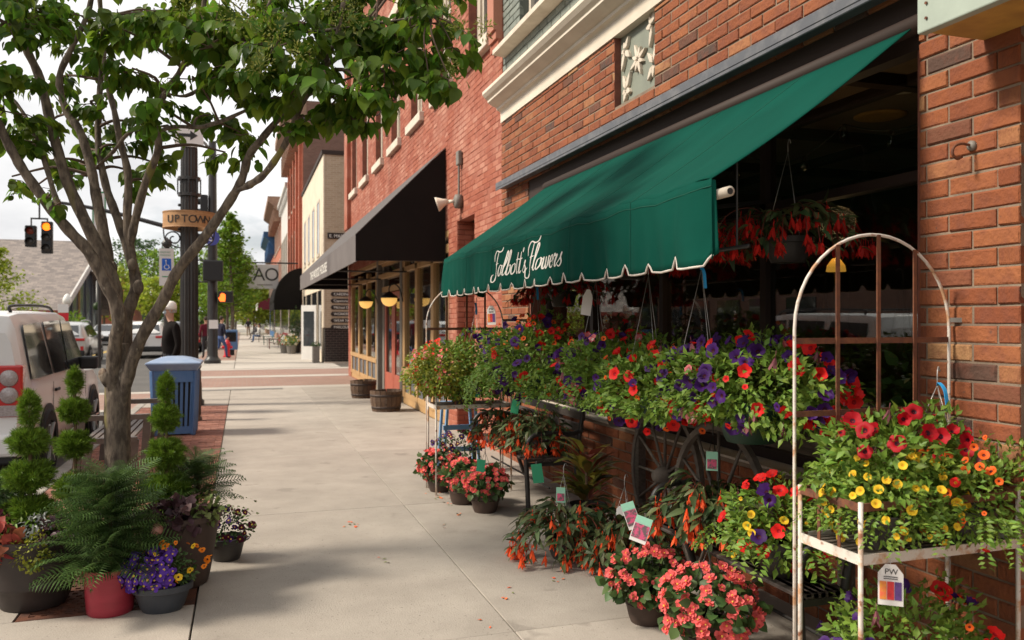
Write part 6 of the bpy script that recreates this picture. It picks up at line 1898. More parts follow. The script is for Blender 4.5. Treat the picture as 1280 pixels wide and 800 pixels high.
MB().lathe([(.465, -.125), (.47, -.15), (.43, -.15), (.43, -.125)], 48, (px, py, 3.46), cap0=False, cap1=False).build('rim', M['ringwood'], ring, smooth=True, angle=35)
base_a = math.atan2(-py, -px)
word = 'UPTOWN'
for i, chh in enumerate(word):
    a = base_a - .02 + (i - 2.5) * .30
    r_ = Vector((-math.sin(a), math.cos(a), 0))
    o0 = Vector((px + .464 * math.cos(a), py + .464 * math.sin(a), 3.385))
    text_obj('letter', chh, .2, o0, r_, (0, 0, 1), M['ink'], ring, .004, 'CENTER')
for s in (-1, 1):
    MB().bar((px + s * .15, py, 3.42), (px + s * .44, py, 3.42), .02, .02).build('spoke', M['blackpole'], lp_)
    sp = [(px + s * (.2 + .02 * k - .008 * k * 0), py, 3.05) for k in range(2)]
    spr = [(px + s * (.27 + (.15 - .006 * k) * math.cos(k * .42)), py, 3.12 + (.15 - .006 * k) * math.sin(k * .42)) for k in range(20)]
    MB().tube(spr, .013, 6).build('scroll', M['blackpole'], lp_, smooth=True)
    MB().tube(smooth_pts([(px + s * .16, py, 2.95), (px + s * .3, py, 3.0), (px + s * .42, py, 3.1), (px + s * .45, py, 3.3)], 5), .013, 6).build('bracket', M['blackpole'], lp_, smooth=True)
asg = MB().box(px - .24, px + .26, py - .19, py - .18, 4.82, 5.22).build('arrow_sign', M['tagwhite'], lp_, bevel=.03)
MB().prism([(px - .2, py - .196, 5.0), (px + .03, py - .196, 5.0), (px + .03, py - .196, 4.94), (px + .16, py - .196, 5.03), (px + .03, py - .196, 5.12), (px + .03, py - .196, 5.06), (px - .2, py - .196, 5.06)], (0, .004, 0)).build('arrow', M['ink'], asg)
# ---- parking sign with finial
hx, hy = -1.43, 17.7
hs_ = thing('parking_sign', 'accessible parking sign on a dark post with ball finial', 'sign', (hx, hy, 0))
MB().tube([(hx, hy + .03, 0), (hx, hy + .03, 3.05)], .055, 12).build('post', M['blackpole'], hs_, smooth=True)
MB().lathe([(.05, 0), (.09, .04), (.1, .09), (.06, .15), (.015, .2), (0, .21)], 14, (hx, hy + .03, 3.04)).build('finial', M['blackpole'], hs_, smooth=True)
pl = MB().box(hx - .135, hx + .135, hy - .035, hy - .03, 2.28, 3.02).build('plate', M['tagwhite'], hs_)
MB().box(hx - .085, hx + .085, hy - .039, hy - .036, 2.58, 2.82).build('blue_symbol', mat('sign_blue', (.01, .11, .55), .5), pl)
wc = MB(); 
wc.tube([(hx - .012, hy - .041, 2.79), (hx - .005, hy - .041, 2.765)], .012, 8).tube([(hx - .01, hy - .041, 2.76), (hx - .005, hy - .041, 2.69), (hx + .035, hy - .041, 2.69), (hx + .055, hy - .041, 2.63)], .008, 6)
wc.tube([(hx + .004 + .045 * math.cos(a), hy - .041, 2.65 + .042 * math.sin(a)) for a in np.linspace(2.2, 6.1, 14)], .007, 6)
wc.build('wheelchair_symbol', M['tagwhite'], pl)
gs = mat('sign_green', (.02, .25, .1), .5)
text_obj('print', 'RESERVED', .042, (hx - .115, hy - .037, 2.93), (1, 0, 0), (0, 0, 1), gs, pl, .0005)
text_obj('print', 'PARKING', .045, (hx - .115, hy - .037, 2.87), (1, 0, 0), (0, 0, 1), gs, pl, .0005)
MB().box(hx - .08, hx + .08, hy - .038, hy - .036, 2.45, 2.47).build('print', gs, pl)
# ---- signal pole across the side street
qx, qy = -1.05, 32.4
sp_ = thing('signal_pole', 'black traffic signal pole with mast arm across the side street', 'traffic signal', (qx, qy, 0))
MB().lathe([(.3, 0), (.3, .12), (.22, .2), (.19, .3), (.17, 4), (.13, 8.2), (.12, 8.2)], 20, (qx, qy, 0)).build('pole', M['blackpole'], sp_, smooth=True, angle=35)
MB().tube(smooth_pts([(qx, qy, 4.55), (qx - 1.4, qy, 4.95), (qx - 3.4, qy, 5.45), (qx - 4.9, qy, 5.7), (qx - 5.9, qy, 5.72)], 6), [.1 - .0023 * i for i in range(25)], 10).build('mast_arm', M['blackpole'], sp_, smooth=True)
for (sx_, n, lit) in ((-5.90, 2, -1), (-5.40, 3, 0)):
    h = .36 * n
    zc = 4.36 + (.0 if n == 3 else .36 * .6)
    hd = MB().box(qx + sx_ - .17, qx + sx_ + .17, qy - .25, qy - .02, zc - .45, zc - .45 + .37 * n + .0).build('signal_head', M['plastic'], sp_, bevel=.03)
    hd.location.z += (.4 if n == 3 else .4) * 0
    for k in range(n):
        z = zc - .45 + .37 * n - .19 - k * .37
        on = (k == lit)
        m = mat('lens_lit', (1, .2, .02), .3, emit=(1.0, .16, .01), estr=3.0) if on else (mat('lens_red_off', (.20, .03, .015), .3) if k == 0 else mat('lens_off', (.06, .055, .05), .25))
        MB().lathe([(0, .02), (.12, .01), (.13, 0)], 18, (qx + sx_, qy - .25, z), Matrix.Rotation(PI / 2, 3, 'X')).build('lens', m, hd, smooth=True)
        vis = MB()
        P0 = [(qx + sx_ + .14 * math.cos(a), z + .14 * math.sin(a)) for a in np.linspace(-.4, PI + .4, 13)]
        vis.add([(x, qy - .25, zz) for x, zz in P0] + [(x, qy - .42, zz) for x, zz in P0], [(i, i + 1, 13 + i + 1, 13 + i) for i in range(12)])
        vis.build('visor', M['plastic'], hd, solid=.008)
MB().tube([(qx - 5.65, qy - .1, 5.7), (qx - 5.65, qy - .1, 5.12)], .03, 8).tube([(qx - 5.92, qy - .1, 5.12), (qx - 5.38, qy - .1, 5.12)], .03, 8).tube([(qx - 5.9, qy - .1, 5.12), (qx - 5.9, qy - .1, 4.82)], .025, 8).tube([(qx - 5.4, qy - .1, 5.12), (qx - 5.4, qy - .1, 4.98)], .025, 8).build('head_bracket', M['blackpole'], sp_)
# side-mounted heads, luminaire, pedestrian boxes, shield, notice
sh_ = MB().box(qx - .42, qx - .16, qy - .2, qy + .15, 5.0, 6.2).build('signal_head', M['plastic'], sp_, bevel=.03)
for k in range(3): MB().lathe([(.12, 0), (.12, .2), (.11, .2), (.11, 0)], 14, (qx - .42, qy, 5.2 + .38 * k), Matrix.Rotation(-PI / 2, 3, 'Y')).build('visor', M['plastic'], sh_)
MB().tube(smooth_pts([(qx, qy, 7.2), (qx - .05, qy, 7.7), (qx - .3, qy, 8.15), (qx - .75, qy, 8.25)], 6), .05, 8).build('lamp_arm', M['greypost'], sp_, smooth=True)
MB().sphere((qx - .95, qy, 8.25), (.38, .28, .22), 14, 8).build('lamp_dome', mat('lamp_dome', (.62, .62, .62), .4), sp_, smooth=True)
pb1 = MB().box(qx - .32, qx + .38, qy - .55, qy - .2, 3.02, 3.78).build('pedestrian_signal_back', M['plastic'], sp_, bevel=.05)
MB().tube([(qx, qy, 3.8), (qx - .5, qy - .1, 3.8)], .03, 8).tube([(qx, qy, 3.0), (qx - .5, qy - .1, 3.0)], .03, 8).build('bracket', M['blackpole'], sp_)
pb2 = MB().box(qx + .2, qx + .72, qy - .3, qy + .0, 2.24, 2.66).build('pedestrian_signal', M['plastic'], sp_, bevel=.04)
hand = MB(); hxx, hyy, hz = qx + .36, qy - .304, 2.42
hand.prism([(hxx - .09, hyy, hz - .14), (hxx + .08, hyy, hz - .14), (hxx + .10, hyy, hz + .02), (hxx + .09, hyy, hz + .12), (hxx + .05, hyy, hz + .15), (hxx - .02, hyy, hz + .17), (hxx - .08, hyy, hz + .13), (hxx - .1, hyy, hz + .02), (hxx - .15, hyy, hz - .0)], (0, .003, 0))
hand.build('stop_hand', mat('hand_lit', (1, .2, .02), .4, emit=(1, .15, .02), estr=2.2), pb2)
MB().lathe([(.28, 0), (.28, .01), (0, .012)], 24, (qx - .02, qy - .2, 4.62), Matrix.Rotation(PI / 2, 3, 'X')).build('route_shield', mat('shield_blue', (.06, .07, .30), .5), sp_)
text_obj('print', 'S', .38, (qx - .13, qy - .216, 4.5), (1, 0, 0), (0, 0, 1), M['tagwhite'], sp_, .001)
MB().box(qx - .12, qx + .2, qy - .23, qy - .22, 1.28, 1.6).build('notice', M['tagwhite'], sp_)
# green bordered street banner sign
gx = dpt(124, 300, 30)
gsn = thing('street_name_sign', 'white sign with green border half hidden behind the tree stems', 'sign', (gx.x, gx.y, 0))
MB().tube([(gx.x, gx.y + .05, -.15), (gx.x, gx.y + .05, 6.4)], .06, 8).build('post', M['blackpole'], gsn)
sgp = MB().box(gx.x - .24, gx.x + .24, gx.y - .02, gx.y, 3.35, 6.3).build('panel', M['tagwhite'], gsn, bevel=.02)
b_ = MB()
for (a, b, c, d) in ((-.22, .22, 6.22, 6.27), (-.22, .22, 4.2, 4.25), (-.22, -.18, 4.25, 6.22), (.18, .22, 4.25, 6.22)): b_.box(gx.x + a, gx.x + b, gx.y - .026, gx.y - .021, c, d)
b_.build('border', gs, sgp)
text_obj('print', 'ST', .34, (gx.x - .2, gx.y - .024, 3.8), (1, 0, 0), (0, 0, 1), gs, sgp, .001)
MB().box(gx.x - .18, gx.x + .18, gx.y - .026, gx.y - .021, 3.42, 3.68).build('print', gs, sgp)
# hydrant
hyd = thing('fire_hydrant', 'red fire hydrant at the kerb across the side street', 'hydrant', (-.63, 37.9, 0))
M['hydred'] = mat('hydrant_red', (.62, .02, .035), .4)
MB().lathe([(.17, 0), (.17, .05), (.12, .06), (.12, .5), (.15, .52), (.15, .56), (.12, .6), (.09, .7), (.03, .75), (.03, .8), (0, .8)], 18, (-.63, 37.9, 0)).build('body', M['hydred'], hyd, smooth=True, angle=40)
for (dx, dy, r) in ((-1, 0, .06), (1, 0, .06), (0, -1, .085)):
    MB().lathe([(r, .08), (r, .2), (r * .6, .22), (0, .22)], 12, (-.63, 37.9, .42), Vector((dx, dy, 0)).to_track_quat('Z', 'Y').to_matrix()).build('outlet', M['hydred'], hyd, smooth=True, angle=40)
# newspaper box and planter posts along the far kerb
nb_ = thing('newspaper_box', 'blue newspaper box behind the red hydrant', 'newspaper box', (-.45, 39.6, 0))
MB().box(-.75, -.2, 39.4, 39.8, .25, 1.15).build('cabinet', M['bluebin'], nb_, bevel=.03); MB().box(-.6, -.35, 39.5, 39.7, 0, .25).build('pedestal', M['plastic'], nb_)
MB().box(-.68, -.27, 39.385, 39.395, .62, 1.05).build('window', M['carglass'], nb_)

# ------------------------------------------------------------------ people
def skin_body(name, joints, edges, radii, m, parent, sub=2):
    me = bpy.data.meshes.new(name)
    off = woff(parent)
    me.from_pydata([tuple(Vector(j) - off) for j in joints], edges, [])
    o = bpy.data.objects.new(name, me); COL.objects.link(o)
    sk = o.modifiers.new('skin', 'SKIN'); sk.use_smooth_shade = True
    for i, r in enumerate(radii):
        o.data.skin_vertices[0].data[i].radius = r if hasattr(r, '__len__') else (r, r)
    o.data.skin_vertices[0].data[0].use_root = True
    ss = o.modifiers.new('sub', 'SUBSURF'); ss.levels = sub; ss.render_levels = sub
    dg = bpy.context.evaluated_depsgraph_get()
    nm = bpy.data.meshes.new_from_object(o.evaluated_get(dg))
    bpy.data.objects.remove(o)
    nm.materials.clear()
    mats_ = m if isinstance(m, (list, tuple)) else [m]
    for k in mats_: nm.materials.append(k)
    nm.polygons.foreach_set('use_smooth', [True] * len(nm.polygons))
    return link(name, nm, parent), nm

def person(label, loc, yaw, H=1.75, bulk=1.0,  top=(.03, .025, .025), legs=(.05, .05, .07), pose='stand', hair=(.05, .035, .025), cap=None, group=None, arm='down'):
    t = thing('person', label, 'person', loc, group)
    k = H / 1.75
    R = Matrix.Rotation(yaw, 3, 'Z')
    L = lambda x, y, z: Vector(loc) + R @ Vector((x * k, y * k, z * k))   # +y is forward
    if pose == 'stand': kn = [(.10, .02, .50), (-.10, .02, .50)]; ft = [(.11, .0, .08), (-.11, 0, .08)]; hip = .93; lean = 0
    elif pose == 'walk': kn = [(.10, .18, .52), (-.10, -.02, .5)]; ft = [(.10, .22, .09), (-.10, -.34, .16)]; hip = .93; lean = .03
    elif pose == 'sit': kn = [(.10, .42, .50), (-.10, .42, .50)]; ft = [(.10, .44, .08), (-.10, .44, .08)]; hip = .52; lean = .0
    J, E, Rr, mi = [], [], [], []
    def add(p, r, par=None):
        J.append(L(*p)); Rr.append((r[0] * k, r[1] * k) if hasattr(r, '__len__') else r * k)
        if par is not None: E.append((par, len(J) - 1))
        return len(J) - 1
    pel = add((0, 0, hip), (.16 * bulk, .115 * bulk))
    wst = add((0, lean, hip + .18), (.15 * bulk, .105 * bulk), pel)
    ch = add((0, lean, hip + .38), (.18 * bulk, .12 * bulk), wst)
    nk = add((0, lean + .01, hip + .55), .055, ch)
    nk2 = add((0, lean + .02, hip + .61), .052, nk)
    hd0 = add((0, lean + .035, hip + .69), (.072, .085), nk2)
    hd1 = add((0, lean + .03, hip + .77), (.070, .085), hd0)
    for s_, side in enumerate((1, -1)):
        hp = add((side * .09, 0, hip - .06), .095, pel)
        kx = kn[s_]; fx = ft[s_]
        th_ = add(((side * .09 + kx[0]) / 2, kx[1] * .5, (hip - .06 + kx[2]) / 2), .082, hp)
        kj = add(kx, .062, th_)
        cf = add(((kx[0] + fx[0]) / 2, (kx[1] + fx[1]) / 2 - .01, (kx[2] * .6 + fx[2] * .4)), .058, kj)
        an = add(fx, .042, cf)
        add((fx[0], fx[1] + .15, fx[2] - .045), .036, an)
        sh = add((side * .19, lean, hip + .47), .07, ch)
        if arm == 'raise' and side == 1:
            el = add((side * .26, lean + .16, hip + .38), .05, sh); wr_ = add((side * .2, lean + .30, hip + .56), .036, el)
        elif pose == 'sit':
            el = add((side * .24, lean + .06, hip + .2), .05, sh); wr_ = add((side * .16, lean + .28, hip + .14), .036, el)
        else:
            sw = .12 * side if pose == 'walk' else 0
            el = add((side * .25, lean - .03 + sw * .4, hip + .18), .05, sh); wr_ = add((side * .25, lean + .06 + sw, hip - .06), .036, el)
        pm = add((side * .24, lean + .1 + (.2 if arm == 'raise' and side == 1 else 0), hip + (.62 if arm == 'raise' and side == 1 else -.13)), (.034, .022), wr_)
    mt = [mat('top_%.2f_%.2f_%.2f' % top, top, .9, tuple(c * .7 for c in top), scale=14, spec=.1), mat('legs_%.2f_%.2f_%.2f' % legs, legs, .8), M['skin'], M['plastic']]
    o, me = skin_body('body', J, E, Rr, mt, t)
    off = woff(t)
    idx = []
    Ri = R.inverted()
    for p in me.polygons:
        q = Ri @ (Vector(p.center)) / k
        z = q.z
        hand = (abs(q.x) > .19 and z < hip - .03 and pose != 'sit' and z > .6 * hip)
        if z > hip + .56 or hand or (arm == 'raise' and q.y > lean + .24 and z > hip + .5): idx.append(2)
        elif z < .1: idx.append(3)
        elif z < hip + .02 and not (abs(q.x) > .2 and pose != 'sit'): idx.append(1)
        else: idx.append(0)
    me.polygons.foreach_set('material_index', idx)
    hc = L(0, lean + .02, hip + .755)
    # face: nose, eyes, ears, hair or cap
    fcx = MB()
    fcx.sphere(L(0, lean + .125, hip + .725), .014 * k, 8, 6)
    for s_ in (-1, 1): fcx.sphere(L(s_ * .078, lean + .025, hip + .735), (.012 * k, .02 * k, .03 * k), 8, 6)
    fcx.build('face', M['skin'], t, smooth=True)
    ey = MB()
    for s_ in (-1, 1): ey.sphere(L(s_ * .03, lean + .112, hip + .755), .008 * k, 8, 6)
    ey.bar(L(-.025, lean + .115, hip + .685), L(.025, lean + .115, hip + .685), .006, .006)
    ey.build('eyes_and_mouth', mat('dark_feature', (.05, .02, .02), .6), t)
    if cap:
        cm = mat('cap_%.2f' % cap[0], cap, .8)
        MB().lathe([(.098 * k, -.03 * k), (.102 * k, .02 * k), (.09 * k, .075 * k), (.05 * k, .105 * k), (0, .112 * k)], 18, hc + Vector((0, 0, .02))).build('cap', cm, t, smooth=True)
        b0, b1 = L(0, lean + .09, hip + .785), L(0, lean + .19, hip + .765)
        MB().bar(b0, b1, .15 * k, .012).build('peak', cm, t, bevel=.01)
        MB().lathe([(.075 * k, -.08 * k), (.086 * k, -.035 * k)], 16, hc + Vector((0, 0, .02)) - R @ Vector((0, .02, 0)), cap0=False).build('hair', mat('grey_hair', (.35, .33, .31), .9), t, smooth=True)
    else:
        hm = mat('hair_%.3f' % hair[0], hair, .8)
        MB().sphere(hc + R @ Vector((0, -.02, .03)), (.088 * k, .1 * k, .095 * k), 14, 9).build('hair', hm, t, smooth=True)
    return t
person('man in dark jacket and pale cap with blue mask by the black street pole', (-1.16, 15.3, 0), RAD(112), 1.86, 1.18, (.012, .0095, .009), (.03, .03, .035), 'stand', cap=(.82, .79, .74), arm='down')
mk_ = bpy.data.objects[[o.name for o in bpy.data.objects if o.name.startswith('person')][-1]]
_R = Matrix.Rotation(RAD(112), 3, 'Z'); _k = 1.86 / 1.75
MB().sphere(Vector((-1.16, 15.3, 0)) + _R @ Vector((0, .10, .93 + .70)) * _k, (.04, .045, .036), 10, 7).build('mask', mat('mask_blue', (.45, .55, .60), .8), mk_, smooth=True)
person('walker in dark top and tan trousers on the far sidewalk', (.55, 84, 0), RAD(180), 1.75, 1.0, (.05, .045, .05), (.25, .17, .11), 'walk')
person('person in blue jeans and dark coat waiting by the signal pole', (-.85, 36.0, 0), RAD(-60), 1.72, 1.0, (.03, .03, .05), (.05, .09, .22), 'walk')
person('person in maroon top beyond the signal pole', (-1.45, 36.8, 0), RAD(20), 1.7, 1.0, (.14, .02, .035), (.03, .03, .04), 'stand')
person('seated person in white top on the far sidewalk', (1.15, 62, 0), RAD(100), 1.7, 1.0, (.55, .53, .5), (.06, .10, .2), 'sit')
person('seated person in dark top behind the one in white', (1.25, 68, 0), RAD(90), 1.7, 1.0, (.06, .05, .06), (.04, .04, .05), 'sit')
person('seated person in grey top farthest along the far sidewalk', (1.1, 74, 0), RAD(90), 1.72, 1.0, (.2, .2, .22), (.08, .07, .07), 'sit')
for (x, y, lab) in ((1.3, 62, 'stool under the seated person in white'), (1.4, 68, 'stool under the seated person in dark top'), (1.28, 74, 'stool under the seated person in grey')):
    s = thing('stool', lab, 'stool', (x, y, 0))
    MB().box(x - .22, x + .2, y - .2, y + .2, .38, .42).build('seat', M['brownmetal'], s)
    for (dx, dy) in ((-.17, -.17), (.17, -.17), (.17, .17), (-.17, .17)): MB().box(x + dx - .015, x + dx + .015, y + dy - .015, y + dy + .015, 0, .38).build('leg', M['brownmetal'], s)
# low wooden chairs outside the far shops
def low_chair(x, y, m, lab):
    t = thing('lounge_chair', lab, 'chair', (x, y, 0), 'low chairs outside the far shops')
    for k in range(5):
        yy = y - .26 + k * .13
        MB().bar((x - .35, yy, .36), (x + .15, yy, .25), .1, .02).build('seat_slat', m, t)
        MB().bar((x + .12, yy, .26), (x + .42, yy, .95), .1, .02).build('back_slat', m, t)
    for s_ in (-.33, .33):
        MB().bar((x - .38, y + s_, .55), (x + .35, y + s_, .5), .12, .025).build('arm', m, t)
        MB().bar((x - .33, y + s_, 0), (x - .33, y + s_, .55), .03, .08, (0, 1, 0)).build('leg', m, t); MB().bar((x + .3, y + s_, 0), (x + .2, y + s_, .5), .03, .08, (0, 1, 0)).build('leg', m, t)
low_chair(1.75, 47.5, mat('brown_chair', (.14, .04, .03), .6), 'brown wooden lounge chair outside the black barrel awning')
low_chair(1.72, 50.0, mat('white_chair', (.5, .48, .46), .6), 'pale wooden lounge chair behind the brown one')
low_chair(1.65, 55.5, mat('green_chair', (.03, .12, .09), .6), 'green wooden lounge chair behind the pale one')
# ------------------------------------------------------------------ cars
def car(label, x_right, y_rear, style, paint, wheel_m='carsilver', z0=-.15, flip=False, name='parked_car', group='cars along the street', lit=False):
    """rear towards the camera unless flip; x_right = right hand side of the body"""
    if style == 'suv':     # tall boxy off-roader
        L_, W_, ST = 4.75, 1.92, [(0.0, .42, 1.05, 1.62, .86, .90, .80), (.06, .36, 1.08, 1.80, .92, .95, .83), (.35, .34, 1.10, 1.83, .95, .96, .84), (2.2, .32, 1.08, 1.85, .96, .96, .84), (2.75, .32, 1.06, 1.80, .96, .96, .82), (3.35, .32, 1.05, 1.13, .96, .95, .78), (4.1, .32, 1.02, 1.08, .95, .93, .74), (4.62, .34, .90, .98, .92, .9, .7), (4.75, .42, .75, .85, .86, .84, .66)]
        WR, wb = .385, (.95, 3.82)
        glass_side = [[(.22, 1.14), (.22, 1.70), (.98, 1.73), (1.18, 1.14)], [(1.28, 1.14), (1.14, 1.73), (2.0, 1.75), (2.0, 1.14)], [(2.08, 1.14), (2.08, 1.75), (2.62, 1.72), (3.18, 1.14)]]
    elif style == 'crossover':
        L_, W_, ST = 4.6, 1.88, [(0.0, .45, .95, 1.02, .82, .82, .66), (.05, .36, .98, 1.18, .90, .90, .70), (.5, .32, 1.02, 1.55, .93, .93, .68), (.9, .30, 1.01, 1.63, .94, .94, .69), (1.9, .30, .99, 1.67, .94, .94, .70), (2.5, .30, .97, 1.60, .94, .94, .68), (3.3, .30, .96, 1.06, .94, .92, .72), (4.2, .32, .85, .93, .91, .88, .68), (4.6, .42, .68, .76, .80, .78, .58)]
        WR, wb = .345, (.9, 3.65)
        glass_side = [[(.62, 1.08), (.75, 1.45), (1.05, 1.52), (1.05, 1.06)], [(1.12, 1.06), (1.12, 1.53), (1.95, 1.56), (1.95, 1.04)], [(2.03, 1.04), (2.03, 1.56), (2.42, 1.52), (3.1, 1.02)]]
    else:                  # sedan
        L_, W_, ST = 4.7, 1.82, [(0.0, .42, .80, .88, .78, .78, .64), (.08, .34, .85, .96, .88, .87, .68), (.75, .28, .90, .98, .91, .90, .70), (1.4, .26, .90, 1.36, .91, .90, .62), (1.9, .26, .90, 1.44, .91, .90, .62), (2.5, .26, .89, 1.38, .91, .90, .62), (3.3, .26, .86, .94, .91, .89, .68), (4.3, .30, .75, .80, .88, .85, .66), (4.7, .40, .60, .66, .74, .72, .55)]
        WR, wb = .325, (.95, 3.75)
        glass_side = [[(1.0, .95), (1.45, 1.30), (1.95, 1.36), (1.95, .95)], [(2.02, .95), (2.02, 1.36), (2.4, 1.32), (3.05, .94)]]
    xc = x_right - W_ / 2
    sgn = -1 if flip else 1
    T_ = lambda x, y, z: (xc + x * sgn, y_rear + (y if not flip else L_ - y), z0 + z)
    t = thing(name, label, 'car', (xc, y_rear + L_ / 2, z0), group)
    rings = []
    for (y, zb, bz, tz, wl_, wb_, wt) in ST:
        h = [(wl_ * .93, zb), (wl_, zb + .16), (wl_ + .012, (zb + bz) / 2), (wb_, bz), (wb_ * .985, bz + (tz - bz) * .15), (wt + (wb_ - wt) * .18, bz + (tz - bz) * .82), (wt - .03, tz - .01), (wt * .6, tz + .012), (0, tz + .018)]
        pts = [(a, y, z) for a, z in h] + [(-a, y, z) for a, z in h[-2::-1]]
        rings.append(pts)
    b = MB(); n = len(rings[0]); vs = [T_(*p) for r in rings for p in r]; fs = []
    for i in range(len(rings) - 1):
        for k in range(n - 1):
            q = (i * n + k, i * n + k + 1, (i + 1) * n + k + 1, (i + 1) * n + k)
            fs.append(q)
        fs.append((i * n + n - 1, i * n, (i + 1) * n, (i + 1) * n + n - 1))
    fs.append(tuple(range(n))); fs.append(tuple((len(rings) - 1) * n + k for k in range(n))[::-1])
    b.add(vs, fs)
    body = b.build('body', paint, t, smooth=True, bevel=.03, seg=3)
    def interp(y):
        for a, c in zip(ST[:-1], ST[1:]):
            if a[0] <= y <= c[0]:
                f = (y - a[0]) / (c[0] - a[0]); return [p + (q - p) * f for p, q in zip(a, c)]
        return ST[-1]
    def side_x(y, z):
        _, zb, bz, tz, wl_, wb_, wt = interp(y)
        if z <= bz: return max(wl_, wb_) + .008
        return wb_ + .012
    _ms = interp(1.6)
    def glass_x(z):
        return _ms[5] + (_ms[6] - _ms[5]) * (z - _ms[2]) / (_ms[3] - _ms[2]) + .016
    for s_ in (1, -1):
        for poly in glass_side:
            g_ = MB()
            P = []
            m_ = len(poly)
            for i in range(m_):
                a, c = poly[i], poly[(i + 1) % m_]
                for f in (0, .34, .67): P.append((a[0] + (c[0] - a[0]) * f, a[1] + (c[1] - a[1]) * f))
            g_.prism([T_(s_ * glass_x(z), y, z) for y, z in poly], ((.006 * s_ * sgn), 0, 0))
            g_.build('side_window', M['carglass'], t)
    # rear and front screens
    a, c = ST[1], ST[2]
    if style == 'suv': rear = [(-.74, -.008, 1.16), (.74, -.008, 1.16), (.68, .032, 1.66), (-.68, .032, 1.66)]
    elif style == 'crossover': rear = [(-.70, .015, 1.10), (.70, .015, 1.10), (.60, .44, 1.52), (-.60, .44, 1.52)]
    else: rear = [(-.62, .80, 1.02), (.62, .80, 1.02), (.54, 1.34, 1.35), (-.54, 1.34, 1.35)]
    MB().prism([T_(x, y, z + .012) for x, y, z in rear], (0, -.012 * sgn, .004)).build('rear_window', M['carglass'], t)
    if style == 'suv': front = [(-.76, 3.28, 1.16), (.76, 3.28, 1.16), (.72, 2.80, 1.78), (-.72, 2.80, 1.78)]
    elif style == 'crossover': front = [(-.68, 3.22, 1.1), (.68, 3.22, 1.1), (.6, 2.54, 1.59), (-.6, 2.54, 1.59)]
    else: front = [(-.62, 3.24, .98), (.62, 3.24, .98), (.54, 2.54, 1.37), (-.54, 2.54, 1.37)]
    MB().prism([T_(x, y, z + .012) for x, y, z in front], (0, .01 * sgn, .01)).build('windscreen', M['carglass'], t)
    rot = Matrix.Rotation(PI / 2, 3, 'Y')
    for s_ in (1, -1):
        for y in wb:
            cx, cy, cz = T_(s_ * (W_ / 2 - .07), y, WR)
            ax_ = T_(s_ * (W_ / 2 + .008), y, WR)
            MB().lathe([(0, 0), (WR + .055, 0), (WR + .06, .012), (0, .014)], 28, ax_, rot if s_ * sgn > 0 else Matrix.Rotation(-PI / 2, 3, 'Y')).build('wheel_arch', M['plastic'], t, smooth=True, angle=40)
            wo = MB().lathe([(WR * .66, -.1), (WR * .94, -.105), (WR, -.08), (WR, .08), (WR * .94, .115), (WR * .66, .112)], 28, (cx, cy, cz), rot, cap0=False, cap1=False).build('wheel', M['rubber'], t, smooth=True, angle=40)
            rm = MB().lathe([(0, .06), (WR * .15, .075), (WR * .2, .06), (WR * .6, .03), (WR * .66, .1)], 28, (cx, cy, cz), rot if s_ * sgn > 0 else Matrix.Rotation(-PI / 2, 3, 'Y'), cap0=False, cap1=False)
            rm.build('rim', M['plastic'], wo, smooth=True)
            for k in range(6):
                a_ = 2 * PI * k / 6
                MB().bar((cx + s_ * sgn * .085, cy + .05 * math.cos(a_), cz + .05 * math.sin(a_)), (cx + s_ * sgn * .1, cy + WR * .64 * math.cos(a_), cz + WR * .64 * math.sin(a_)), .02, .055, (1, 0, 0)).build('spoke', M[wheel_m], wo)
        # mirrors, handles, tail lights
        mx_ = 2.95 if style == 'suv' else 2.75
        mz = 1.18 if style == 'suv' else 1.05
        MB().obox(T_(s_ * (W_ / 2 + .1), mx_, mz), (.11, .07, .085)).build('mirror', M['plastic'] if style == 'suv' else paint, t, bevel=.03)
        MB().bar(T_(s_ * (W_ / 2 - .04), mx_, mz - .05), T_(s_ * (W_ / 2 + .04), mx_, mz - .03), .05, .04).build('mirror_arm', M['plastic'], t)
        for yy in ((1.32, 2.2) if style != 'sedan' else (1.55, 2.3)):
            MB().box(*sorted((T_(s_ * (W_ / 2 + .005), yy, 0)[0], T_(s_ * (W_ / 2 + .03), yy, 0)[0])), *sorted((T_(0, yy, 0)[1], T_(0, yy + .2, 0)[1])), z0 + .93, z0 + .965).build('door_handle', M['plastic'] if style == 'suv' else paint, t, bevel=.008)
        for yy in ((1.23, 2.04, 3.25) if style == 'suv' else (1.08, 1.99, 3.1)):
            gp_ = MB(); gp_.prism([T_(s_ * side_x(yy, z), yy + dy, z) for z, dy in ((.5, 0), (1.05, 0), (1.05, .012), (.5, .012))], (.003 * s_ * sgn, 0, 0)); gp_.build('door_gap', M['plastic'], t)
        if style == 'suv':
            tl = MB().box(*sorted((T_(s_ * .70, 0, 0)[0], T_(s_ * .935, 0, 0)[0])), *sorted((T_(0, -.015, 0)[1], T_(0, .12, 0)[1])), z0 + .78, z0 + 1.30).build('tail_light', M['taillight'], t, bevel=.02)
            for (zz, r, mm) in ((1.17, .085, 'taillight_clear'), (1.0, .085, 'taillight_clear')):
                cc = T_(s_ * .815, -.016, zz)
                MB().lathe([(r, 0), (r * .9, .012), (0, .016)], 20, cc, Matrix.Rotation(PI / 2, 3, 'X')).build('lens', M[mm], tl, smooth=True)
            MB().box(*sorted((T_(s_ * .71, 0, 0)[0], T_(s_ * .925, 0, 0)[0])), *sorted((T_(0, -.022, 0)[1], T_(0, -.014, 0)[1])), z0 + .79, z0 + .90).build('lens', M['taillight_clear'], tl)
        elif style == 'crossover':
            MB().obox(T_(s_ * .70, .035, .98), (.2, .06, .055)).build('tail_light', M['taillight'], t, bevel=.02)
            MB().obox(T_(s_ * .80, .03, .62), (.06, .04, .1)).build('reflector', M['taillight'], t, bevel=.01)
        else:
